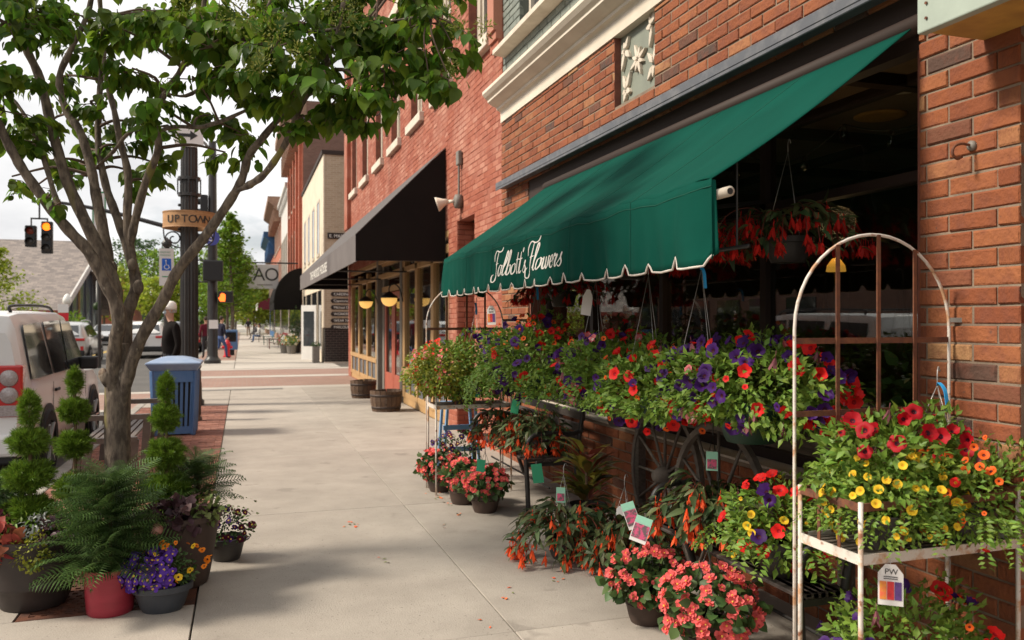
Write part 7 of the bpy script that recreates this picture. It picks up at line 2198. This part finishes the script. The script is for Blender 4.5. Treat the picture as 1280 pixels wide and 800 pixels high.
            MB().obox(T_(s_ * .68, .03, .80), (.18, .05, .07)).build('tail_light', M['taillight'], t, bevel=.02)
        MB().obox(T_(s_ * (.72 if style != 'sedan' else .64), L_ - .06, (.86 if style == 'suv' else .7)), (.13, .05, .09)).build('headlight', M['taillight_clear'], t, bevel=.02)
    MB().obox(T_(0, .0, .50 if style == 'suv' else .45), (W_ / 2 * .95, .07, .11)).build('rear_bumper', M['plastic'] if style != 'suv' else paint, t, bevel=.04)
    MB().obox(T_(0, .05, .36), (W_ / 2 * .9, .06, .05)).build('bumper_skirt', M['plastic'], t, bevel=.02)
    MB().obox(T_(0, L_ - .02, .5), (W_ / 2 * .84, .06, .12)).build('front_bumper', M['plastic'], t, bevel=.04)
    MB().obox(T_(-.2 if style == 'suv' else 0, -.03, .84 if style == 'suv' else .72), (.16, .01, .075)).build('plate', M['tagwhite'], t)
    if style != 'sedan':
        for s_ in (-1, 1):
            zz = (1.9 if style == 'suv' else 1.72)
            MB().tube(smooth_pts([T_(s_ * .72, .45, zz - .07), T_(s_ * .70, .6, zz), T_(s_ * .70, 2.2, zz + .015), T_(s_ * .72, 2.5, zz - .07)], 5), .018, 6).build('roof_rail', M['plastic'] if style == 'suv' else M['chrome'], t, smooth=True)
    return t
car('white boxy off roader parked at the kerb on the left edge', -2.06, 9.35, 'suv', M['carwhite'])
car('silver crossover driving beyond the crossing behind the white off roader', -5.85, 36.0, 'crossover', M['carsilver'])
car('silver sedan coming the other way far down the street', -8.3, 62.0, 'sedan', M['carsilver'], flip=True)
car('dark red crossover far down the street', -6.4, 66.0, 'crossover', M['carred'])
car('white crossover with red tail lights behind the man in the cap', -3.3, 40.5, 'crossover', M['carwhite'])
car('dark car parked at the far kerb behind the black pole', -2.05, 47.0, 'crossover', M['cardark'])
car('grey sedan parked farther along the far kerb', -2.05, 54.0, 'sedan', M['cardark'])
# ------------------------------------------------------------------ buildings across the side street
M['beige'] = brick_tex('beige_brick', (.47, .36, .25), (.40, .30, .20), (.50, .42, .32), .22, .075, 'X', .010)
M['beigefront'] = mat('cream_front', (.72, .62, .48), .7, (.62, .52, .40), scale=2, detail=6)
M['blacktile'] = mat('black_tile', (.018, .016, .016), .3, rand=.3, spec=.6)
M['whitegrout'] = mat('pale_grout', (.38, .34, .30), .9)
M['redfar'] = brick_tex('far_red_brick', (.45, .13, .07), (.37, .095, .05), (.42, .20, .14), .22, .075, 'X', .008)
M['brownfar'] = brick_tex('far_brown_brick', (.22, .11, .08), (.17, .085, .06), (.2, .13, .1), .22, .075, 'X', .008)
M['farwhite'] = mat('far_white', (.62, .60, .57), .7, (.5, .48, .46), scale=1)
M['farblue'] = mat('far_blue', (.03, .11, .26), .5)
M['shingle'] = None
bg = thing('corner_building', 'beige brick corner shop with black tile base and business signs on its side wall', 'building', (6, 37, 0))
BX, BY = 2.85, 31.2
MB().box(BX + .05, 12, BY, 42.4, 1.32, 7.75).build('wall', M['beige'], bg)
MB().box(BX, BX + .05, BY - .02, 42.4, 2.75, 7.75).box(BX, BX + .05, BY - .02, BY + .5, 1.32, 2.75).box(BX, BX + .05, 41.9, 42.4, 0, 2.75).build('front', M['beigefront'], bg)
MB().box(BX - .06, 12, BY - .06, 42.4, 7.75, 7.9).build('coping', M['darkbrown'], bg)
MB().box(BX + .06, 12, BY + .03, BY + .2, -.05, 1.32).build('tile_bed', M['whitegrout'], bg)
tl_ = 0
for r_ in range(14):
    z = .05 + r_ * .09
    x = BX + .05 - (.11 if r_ % 2 else 0)
    while x < 4.1:
        a = max(x, BX + .05); b = x + .21
        MB().box(a, b, BY + .012, BY + .05, z, z + .078).build('tile', M['blacktile'], bg)
        x += .22
MB().box(BX + .04, 4.2, BY - .03, BY + .1, -.04, .045).build('plinth', M['stone'], bg)
for i in range(4):
    y = BY + 1.6 + i * 2.4
    f = MB().box(BX - .02, BX + .0, y - .08, y, 4.2, 6.3).box(BX - .02, BX + .0, y + .9, y + .98, 4.2, 6.3).box(BX - .04, BX + .0, y - .12, y + 1.02, 4.08, 4.2).box(BX - .02, 2.849, y, y + .9, 6.2, 6.3)
    w = f.build('window', M['cream_frame'], bg)
    MB().box(BX - .008, BX - .002, y, y + .9, 4.2, 6.2).build('pane', M['windowglass'], w)
MB().box(BX - .03, BX - .001, BY + .9, BY + 9.6, 3.05, 3.75).build('sign_board', M['farwhite'], bg)
sf = MB().box(BX + .0, BX + .06, BY + .6, BY + .75, 0, 2.75).box(BX, BX + .06, BY + 2.6, BY + 2.75, 0, 2.75).box(BX, BX + .06, BY + 5.6, BY + 5.75, 0, 2.75).box(BX, BX + .06, BY + 8.8, BY + 8.95, 0, 2.75).box(BX, BX + .06, BY + .75, BY + 10.7, 0, .45).build('shopfront', M['beigefront'], bg)
MB().box(BX + .02, BX + .03, BY + .75, BY + 10.7, .45, 2.75).build('pane', M['windowglass'], sf)
dr = MB().bar((BX - .02, BY + 2.7, 1.1), (BX - .55, BY + 3.4, 1.1), .05, 2.2)
dr.build('open_door', M['farwhite'], bg); MB().bar((BX - .1, BY + 2.79, 1.25), (BX - .47, BY + 3.28, 1.25), .06, 1.4).build('door_pane', M['windowglass'], bg)
for i, s in enumerate(('CARDINAL', 'Capstone', 'Michael D', 'WORKROOM', 'WEAR NOW', 'PARLOUR')):
    z = 2.56 - i * .245
    x0 = 3.17
    sgn_ = MB().prism([(x0, BY - .03, z - .08), (x0 + 1.2, BY - .03, z - .08), (x0 + 1.2, BY - .03, z + .08), (x0, BY - .03, z + .08), (x0 - .06, BY - .03, z)], (0, .025, 0)).build('sign', M['blacktile'], bg)
    text_obj('lettering', s, .135, (x0 + .06, BY - .034, z - .045), (1, 0, 0), (0, 0, 1), M['lettering'], sgn_, .001)
ems = MB().box(3.0, 3.75, BY - .04, BY - .01, 4.62, 4.84).build('sign', M['blacktile'], bg)
text_obj('lettering', 'E. MAIN', .17, (3.06, BY - .043, 4.67), (1, 0, 0), (0, 0, 1), M['lettering'], ems, .001)
bnk = thing('planter_box', 'small grey planter box at the corner of the beige building', 'planter', (2.62, 31.6, 0))
MB().box(2.5, 2.74, 31.4, 31.9, 0, .62).build('box', M['greypost'], bnk, bevel=.01)
foliage('foliage', bnk, (2.62, 31.65, .66), (.13, .26, .1), 90, (.06, .1), M['leaf_begonia'], OV, 201)

def facade(label, y0, y1, h, m, xf=2.85, cornice=None, cm=None, win=True, side=None, name='row_building', wz=((3.9, 6.0),), over=.6):
    t = thing(name, label, 'building', (xf + 3, (y0 + y1) / 2, 0), 'row of shops across the side street')
    MB().box(xf, 12, y0, y1, 0, h).build('wall', m, t)
    if side: MB().box(xf + .05, 12, y0 - .05, y0 - .01, 0, h).build('side_wall', side, t)
    if cornice:
        n = int((y1 - y0) / .8)
        MB().prism([(xf + .2, y0 - .1, h - cornice), (xf - .1, y0 - .1, h - cornice), (xf - over * .55, y0 - .1, h - cornice * .45), (xf - over, y0 - .1, h - cornice * .2), (xf - over, y0 - .1, h + .12), (xf + .2, y0 - .1, h + .12)], (0, y1 - y0 + .2, 0)).build('cornice', cm, t)
        for k in range(n):
            y = y0 + .3 + k * (y1 - y0 - .6) / max(1, n - 1)
            MB().box(xf - over * .6, xf, y - .1, y + .1, h - cornice * 1.35, h - cornice * .6).build('corbel', cm, t)
    if win:
        n = max(2, int((y1 - y0) / 2.2))
        for (z0, z1) in wz:
            for k in range(n):
                y = y0 + (y1 - y0) * (k + .5) / n
                w = MB().box(xf - .05, xf - .001, y - .5, y - .42, z0, z1).box(xf - .05, xf - .001, y + .42, y + .5, z0, z1).box(xf - .05, xf - .001, y - .42, y + .42, z1 - .1, z1).box(xf - .1, xf - .001, y - .55, y + .55, z0 - .12, z0).build('window', M['cream_frame'], t)
                MB().box(xf - .02, xf - .004, y - .42, y + .42, z0, z1 - .1).build('pane', M['windowglass'], w)
    s = MB().box(xf - .06, xf - .001, y0 + .1, y0 + .3, 0, 2.9).box(xf - .06, xf - .001, y1 - .3, y1 - .1, 0, 2.9).box(xf - .06, xf - .001, y0 + .3, y1 - .3, 2.7, 2.9).box(xf - .06, xf - .001, y0 + .3, y1 - .3, 0, .5).build('shopfront', cm or M['farwhite'], t)
    MB().box(xf - .03, xf - .006, y0 + .3, y1 - .3, .5, 2.7).build('pane', M['windowglass'], s)
    return t
M['corniceb'] = mat('brown_cornice', (.33, .20, .13), .7, (.24, .14, .10), scale=5)
rt = facade('tall red brick building with bracketed brown cornice beyond the beige corner shop', 42.5, 54, 12.6, M['redfar'], cornice=1.5, cm=M['corniceb'], side=M['brownfar'], wz=((4.2, 6.6), (8.0, 10.2)), over=.9)
for k in range(5):
    y = 43 + k * 2.6
    MB().box(2.7, 2.85, y - .25, y + .25, 3.4, 11.0).build('pilaster', M['redfar'], rt)
facade('white fronted building with tall narrow windows next to the tall red one', 54.05, 66, 10.2, M['farwhite'], cornice=.5, cm=M['farwhite'], wz=((4.4, 7.4),), over=.3)
facade('red brick building with heavy cornice far along the row', 66.05, 79, 11.0, M['redfar'], cornice=1.3, cm=M['corniceb'], over=1.0, wz=((4.2, 6.4), (7.4, 9.2)))
facade('building with bright blue cornice at the end of the row', 79.05, 92, 9.6, M['redfar'], cornice=1.4, cm=M['farblue'], over=1.0)
facade('plain brick building at the far end of the row', 92.05, 112, 8.0, M['brownfar'], cornice=.5, cm=M['corniceb'], over=.3)
# barrel awning, maroon awning, AO sign
ba2 = thing('awning', 'black barrel shaped awning beyond the beige corner shop', 'awning', (2.2, 46, 2.5))
def barrel_(s, t): 
    a = t * PI / 2
    return (2.85 - 1.35 * math.sin(a), 42.6 + 7.6 * s, 2.45 + 1.75 * math.cos(a))
MB().grid(barrel_, 8, 14).build('canopy', M['blackcloth'], ba2, smooth=True, solid=.01)
MB().box(1.492, 1.508, 42.6, 50.2, 2.1, 2.46).build('valance', M['blackcloth'], ba2)
MB().prism([(2.84, 42.6, 2.1)] + [(2.85 - 1.35 * math.sin(a), 42.6, 2.45 + 1.75 * math.cos(a)) for a in np.linspace(0, PI / 2, 12)] + [(1.5, 42.6, 2.1)], (0, .02, 0)).build('side_panel', M['blackcloth'], ba2)
ao = thing('hanging_sign', 'pale hanging sign reading AO in front of the black barrel awning', 'sign', (1.0, 43.6, 3.2))
aop = MB().box(.22, 1.74, 43.56, 43.62, 3.18, 4.42).build('panel', mat('ao_panel', (.55, .54, .56), .6, (.48, .47, .49), scale=2), ao, bevel=.02)
text_obj('letter', 'A', .92, (.50, 43.55, 3.6), (1, 0, 0), (0, 0, 1), M['ink'], aop, .002, sx=.98)
text_obj('letter', 'O', .92, (1.05, 43.55, 3.6), (1, 0, 0), (0, 0, 1), M['ink'], aop, .002, sx=.98)
MB().box(.7, 1.45, 43.548, 43.553, 3.36, 3.40).build('lettering', M['greypost'], aop)
MB().tube([(2.85, 43.6, 4.5), (.1, 43.6, 4.5)], .04, 8).build('bracket', M['black'], ao)
ma = thing('awning', 'maroon awning with pale end farther along the row', 'awning', (2, 62, 2.5))
MB().prism([(2.85, 58, 3.6), (1.0, 58, 2.75), (1.0, 58, 2.3), (2.85, 58, 2.3)], (0, .04, 0)).build('side_panel', mat('maroon_cloth', (.13, .012, .025), .7), ma)
MB().prism([(2.85, 58.05, 3.6), (1.0, 58.05, 2.75), (1.0, 58.05, 2.7), (2.85, 58.05, 3.55)], (0, 7.5, 0)).build('canopy', mat('maroon_cloth', (.13, .012, .025), .7), ma)
MB().box(.98, 1.0, 58.05, 65.5, 2.3, 2.75).build('valance', M['farwhite'], ma)
# green column plant, flower tubs by the white door
tp_ = thing('potted_topiary', 'slim green potted topiary beside the white shop door', 'potted plant', (2.45, 41.5, 0))
pot(tp_, (2.45, 41.5, 0), .22, .28, .55, M['potdark']); foliage('foliage', tp_, (2.45, 41.5, 1.35), (.24, .24, .78), 700, (.06, .1), M['leaf_norfolk'], OV, 211)
for i, (x, y, k, lab) in enumerate(((2.2, 40.2, ['cal_yellow', 'pet_white'], 'tub of yellow and white flowers by the white shop door'), (1.95, 41.2, ['cal_orange', 'pet_pink'], 'tub of orange and pink flowers beside the yellow tub'), (2.45, 43.2, ['pet_white'], 'tub of white flowers under the barrel awning'))):
    ft = thing('flower_tub', lab, 'potted plant', (x, y, 0), 'flower tubs outside the far shops')
    pot(ft, (x, y, 0), .18, .24, .42, M['greypost']); foliage('foliage', ft, (x, y, .62), (.34, .34, .28), 420, (.05, .09), M['leaf_petunia'], SM, 220 + i)
    scatter(ft, (x, y, .64), (.36, .36, .3), k, 26, 230 + i, 1.6, 2.4)

# ------------------------------------------------------------------ trees farther off
def far_tree(label, x, y, h, cr, m, seed, n=2600, shape='round', base=.35, ls=(.16, .3), r0=.11, z0=-.1):
    t = thing('street_tree', label, 'tree', (x, y, z0), 'trees down the street')
    G = random.Random(seed); b = MB()
    b.tube(smooth_pts([(x, y, z0), (x + .05, y, h * .3), (x - .05, y, h * .6), (x, y, h * .92)], 4), [r0 * (1 - .06 * i) for i in range(13)], 8)
    P, T, Nn, S = [], [], [], []
    nb_ = 34
    for k in range(nb_):
        f = base + (.97 - base) * (k + G.random()) / nb_
        a = k * 2.4 + G.random()
        if shape == 'cone': w = cr * (1 - (f - base) / (1 - base)) ** .75 + .1
        else: w = cr * math.sin(PI * min(1, (f - base) / (1 - base) * .8 + .2)) ** .7
        w *= G.uniform(.7, 1.15)
        A = Vector((x, y, h * f)); B = A + Vector((math.cos(a) * w, math.sin(a) * w, w * (.45 if shape != 'cone' else .28)))
        b.tube([A, (A + B) / 2 + Vector((0, 0, -.03 * w)), B], [r0 * .3, r0 * .2, r0 * .08], 5)
        for j in range(n // nb_):
            s = G.random() ** .6
            p = A.lerp(B, .2 + .85 * s) + Vector((G.gauss(0, .13 * w + .06), G.gauss(0, .13 * w + .06), G.gauss(0, .09 * w + .05)))
            P.append(p); T.append((G.gauss(0, 1), G.gauss(0, 1), G.gauss(-.3, .6))); Nn.append((G.gauss(-.2, .7), G.gauss(0, .7), G.gauss(.8, .4))); S.append(G.uniform(*ls))
    b.build('trunk', M['bark'], t, smooth=True)
    o = link('crown', inst_mesh('crown', *leaf_small(.65, .1, -.1), P, frames(np.array(T), np.array(Nn)), np.array(S), m, woff(t)), t); o['kind'] = 'stuff'
    return t
far_tree('bright green street tree just beyond the red hydrant', -.5, 42.0, 6.8, 1.25, M['leaf_far'], 301, 5200, 'cone', .28, (.12, .22))
far_tree('green street tree behind the hydrant tree', -.9, 52, 6.2, 1.5, M['leaf_far'], 302, 3200)
far_tree('yellow green street tree at the end of the far sidewalk', 1.2, 98, 6.5, 4.0, M['leaf_far2'], 303, 4200, 'round', .2, (.3, .55))
far_tree('yellow green tree low behind the AO sign', 2.0, 106, 5.2, 4.0, M['leaf_far2'], 304, 3600, 'round', .15, (.3, .55))
far_tree('sparse young tree with drooping layered branches before the grey roof', -11.0, 44, 5.2, 1.9, M['leaf_far2'], 305, 3000, 'cone', .12, (.12, .22), .07)
rows = [(-6, 120, 9, 4.5, 'leaf_far3', 'dark green tree at the end of the road, left of the pole'), (-1, 135, 9, 5, 'leaf_far2', 'yellow green tree at the end of the road behind the signal pole'), (-11, 118, 10.5, 5, 'leaf_far', 'green tree left of the road end behind the parking sign'), (-14.5, 100, 7, 4, 'leaf_far2', 'light green tree beyond the grey roofed hall'), (4, 128, 8, 4.5, 'leaf_far', 'green tree at the end of the far sidewalk'),
        (-7.5, 95, 6.0, 3.2, 'leaf_far2', 'low light green tree beside the road'), (-15, 140, 14, 6, 'leaf_far3', 'tall dark tree far behind the parking sign'), (-2.2, 72, 5.5, 1.8, 'leaf_far', 'street tree farther along the far kerb'), (-3.5, 150, 11, 6, 'leaf_far', 'big green tree closing the view down the road')]
for i, (x, y, h, cr_, mk, lab) in enumerate(rows):
    far_tree(lab, x, y, h, cr_, M[mk], 310 + i, 2600, 'round', .22, (.3, .6) if y > 80 else (.2, .35), .16)
M['woods'] = leaf_mat('far_woods_leaf', (.06, .11, .03), .35, .03, .3)
G = random.Random(401); P, T, Nn, S = [], [], [], []
for k in range(9000):
    x = G.uniform(-120, 90); y = 190 + G.uniform(0, 40); h = 7 + 3 * math.sin(x * .11) + 2 * math.sin(x * .31 + 1)
    P.append((x, y, max(0, h * G.random() ** .5))); T.append((G.gauss(0, 1), G.gauss(0, 1), G.gauss(0, 1))); Nn.append((G.gauss(-.3, .6), G.gauss(-.4, .6), 1)); S.append(G.uniform(1.0, 2.2))
wd = link('far_woods', inst_mesh('far_woods', *leaf_small(.8, .1, -.1), P, frames(np.array(T), np.array(Nn)), np.array(S), M['woods']))
tag(wd, 'distant belt of trees closing the horizon', 'woods', kind='stuff')
hg = thing('hedge', 'clipped green hedge before the grey roofed hall', 'hedge', (-14, 66, 0))
foliage('foliage', hg, (-13.2, 68, .9), (2.6, 4, 1.1), 2600, (.2, .38), M['leaf_far'], SM, 402)
MB().box(-15, -11.5, 65, 71, 0, .5).build('stems', M['twig'], hg)

# ------------------------------------------------------------------ grey roofed hall on the other side of the street
def shingle_mat():
    m = bpy.data.materials.new('shingle'); m.use_nodes = True
    N, L = m.node_tree.nodes, m.node_tree.links
    bs = N['Principled BSDF']; bs.inputs['Roughness'].default_value = .9
    tc = N.new('ShaderNodeTexCoord'); br = N.new('ShaderNodeTexBrick'); mp = N.new('ShaderNodeMapping')
    L.new(tc.outputs['Object'], mp.inputs[0]); L.new(mp.outputs[0], br.inputs['Vector'])
    br.inputs['Scale'].default_value = 1; br.inputs['Brick Width'].default_value = .5; br.inputs['Row Height'].default_value = .24
    br.inputs['Mortar Size'].default_value = .012; br.inputs['Color1'].default_value = (.30, .25, .22, 1); br.inputs['Color2'].default_value = (.17, .145, .135, 1); br.inputs['Mortar'].default_value = (.15, .13, .12, 1)
    no = N.new('ShaderNodeTexNoise'); no.inputs['Scale'].default_value = .8; no.inputs['Detail'].default_value = 6
    L.new(tc.outputs['Object'], no.inputs['Vector'])
    hs = N.new('ShaderNodeHueSaturation'); mr = N.new('ShaderNodeMapRange'); mr.inputs['To Min'].default_value = .8; mr.inputs['To Max'].default_value = 1.2
    L.new(no.outputs['Fac'], mr.inputs['Value']); L.new(mr.outputs[0], hs.inputs['Value']); L.new(br.outputs['Color'], hs.inputs['Color']); L.new(hs.outputs[0], bs.inputs['Base Color'])
    return m
M['shingle'] = shingle_mat()
hall = thing('hall', 'low hall with huge grey shingle roof and glazed gable across the street', 'building', (-25, 80, 0))
EY, RY, EX, RX, EZ, RZ = 70, 81.5, -12.9, -11.8, 2.35, 8.6
# roof slopes (the gable leans out like a prow)
MB().prism([(-60, EY, EZ), (EX, EY, EZ), (RX, RY, RZ), (-60, RY, RZ)], (0, .1, -.3)).build('roof', M['shingle'], hall)
MB().prism([(-60, RY + 11.5, EZ), (EX, RY + 11.5, EZ), (RX, RY, RZ), (-60, RY, RZ)], (0, -.1, -.3)).build('roof', M['shingle'], hall)
MB().bar((EX + .05, EY, EZ), (RX + .08, RY, RZ), .14, .5).build('verge_board', M['farwhite'], hall)
MB().bar((EX + .05, RY + 11.5, EZ), (RX + .08, RY, RZ), .14, .5).build('verge_board', mat('hall_red', (.30, .05, .035), .6), hall)
MB().prism([(-13.6, EY + 1.2, 0), (-13.6, RY + 10.3, 0), (-13.6, RY + 10.3, EZ + .4), (-13.6, RY, RZ - .6), (-13.6, EY + 1.2, EZ + .4)], (.1, 0, 0)).build('gable_wall', mat('gable_glass', (.10, .12, .15), .2, spec=.6), hall)
for k in range(6):
    y = EY + 3 + k * 3.2
    zt = EZ + .4 + (RZ - 1 - EZ) * (1 - abs(y - RY) / 10.5)
    MB().box(-13.48, -13.36, y - .1, y + .1, 0, zt).build('mullion', M['tan'] if k == 2 else M['slate'], hall)
MB().box(-58, -13.6, EY + 1.2, RY + 10, 0, EZ).build('wall', M['darkbrick'], hall)
MB().box(-58, -13.2, EY - .05, EY + .1, EZ - .35, EZ - .02).build('eave_board', mat('hall_red', (.30, .05, .035), .6), hall)
# red brick building beyond
rb2 = thing('distant_building', 'distant red brick shop with white trim beyond the grey roofed hall', 'building', (-15.5, 112, 0))
MB().box(-24, -13, 108, 122, 0, 6.5).build('wall', M['redfar'], rb2); MB().box(-24.2, -12.8, 107.8, 122, 6.5, 6.9).build('cornice', M['corniceb'], rb2)
for k in range(4):
    MB().box(-22.5 + k * 2.5, -21.2 + k * 2.5, 107.9, 107.98, 3.6, 5.4).build('window', M['windowglass'], rb2)
MB().box(-23.5, -13.5, 107.6, 107.95, 2.6, 3.1).build('sign_band', mat('maroon_cloth', (.13, .012, .025), .7), rb2)
# lamp with globe, red and white sign
gl = thing('globe_lamp', 'black lamp post with white globe before the grey roofed hall', 'street lamp', (-12.6, 60, 0))
lc2 = dpt(84, 378, 53)
gl.location = (lc2.x, lc2.y, 0)
MB().lathe([(.16, 0), (.14, .3), (.07, .4), (.06, 2.45), (.12, 2.55)], 12, (lc2.x, lc2.y, 0)).build('post', M['blackpole'], gl, smooth=True)
MB().lathe([(.12, 2.55), (.27, 2.75), (.27, 2.95), (.14, 3.2), (.03, 3.3), (0, 3.3)], 14, (lc2.x, lc2.y, 0)).build('globe', mat('globe_white', (.75, .74, .7), .4), gl, smooth=True)
rs = thing('street_sign', 'red and white street sign by the globe lamp', 'sign', (-13, 57, 0))
c2 = dpt(79, 391, 52); rs.location = (c2.x, c2.y, 0)
MB().box(c2.x - .3, c2.x + .3, c2.y, c2.y + .03, 1.55, 2.05).build('lower_plate', M['hydred'], rs); MB().box(c2.x - .3, c2.x + .3, c2.y, c2.y + .03, 2.07, 2.6).build('upper_plate', M['tagwhite'], rs)
MB().tube([(c2.x, c2.y + .06, 0), (c2.x, c2.y + .06, 2.6)], .04, 8).build('post', M['blackpole'], rs)
# utility pole and dark banner pole down the road
for i, (u, v, d, top, m, lab) in enumerate(((191, 400, 90, 350, 'tan', 'pale wooden utility pole down the road'), (122, 400, 60, 352, 'blackpole', 'black lamp post across the street before the red brick shop'))):
    c = dpt(u, 401, d); zt = CH + (401 - top) * d / FPX
    t = thing('utility_pole', lab, 'pole', (c.x, c.y, -.15))
    MB().tube([(c.x, c.y, -.15), (c.x, c.y, zt)], .16 if i == 0 else .11, 10).build('pole', M[m], t, smooth=True)
    if i == 0: MB().box(c.x - 1.1, c.x + 1.1, c.y - .08, c.y + .08, zt - .5, zt - .35).build('crossarm', M['tan'], t)
    else: MB().sphere((c.x, c.y - .12, 2.6), .3, 10, 7).build('flower_basket', M['leaf_far3'], t)
# shops opposite, outside the frame; they stand in the reflections of the shop glass
for i, (y0, y1, h, m) in enumerate(((-14, 2, 7, 'redfar'), (2.1, 15, 6, 'beige'), (29, 46, 5.5, 'brownfar'))):
    t = thing('opposite_shop', ['red brick shop across the street mirrored in the near window', 'beige brick shop across the street mirrored in the shop window', 'brown brick shop across the street mirrored in the far storefront'][i], 'building', (-20, (y0 + y1) / 2, 0))
    MB().box(-28, -17, y0, y1, 0, h).build('wall', M[m], t)
    MB().box(-28, -16.8, y0, y1, h, h + .3).build('cornice', M['corniceb'], t)
    n = int((y1 - y0) / 2.6)
    for k in range(n):
        y = y0 + (y1 - y0) * (k + .5) / n
        MB().box(-16.99, -16.93, y - .6, y + .6, 3.6, 5.0).build('window', M['windowglass'], t)
        MB().box(-16.99, -16.93, y - 1.0, y + 1.0, .5, 2.6).build('shop_window', M['windowglass'], t)
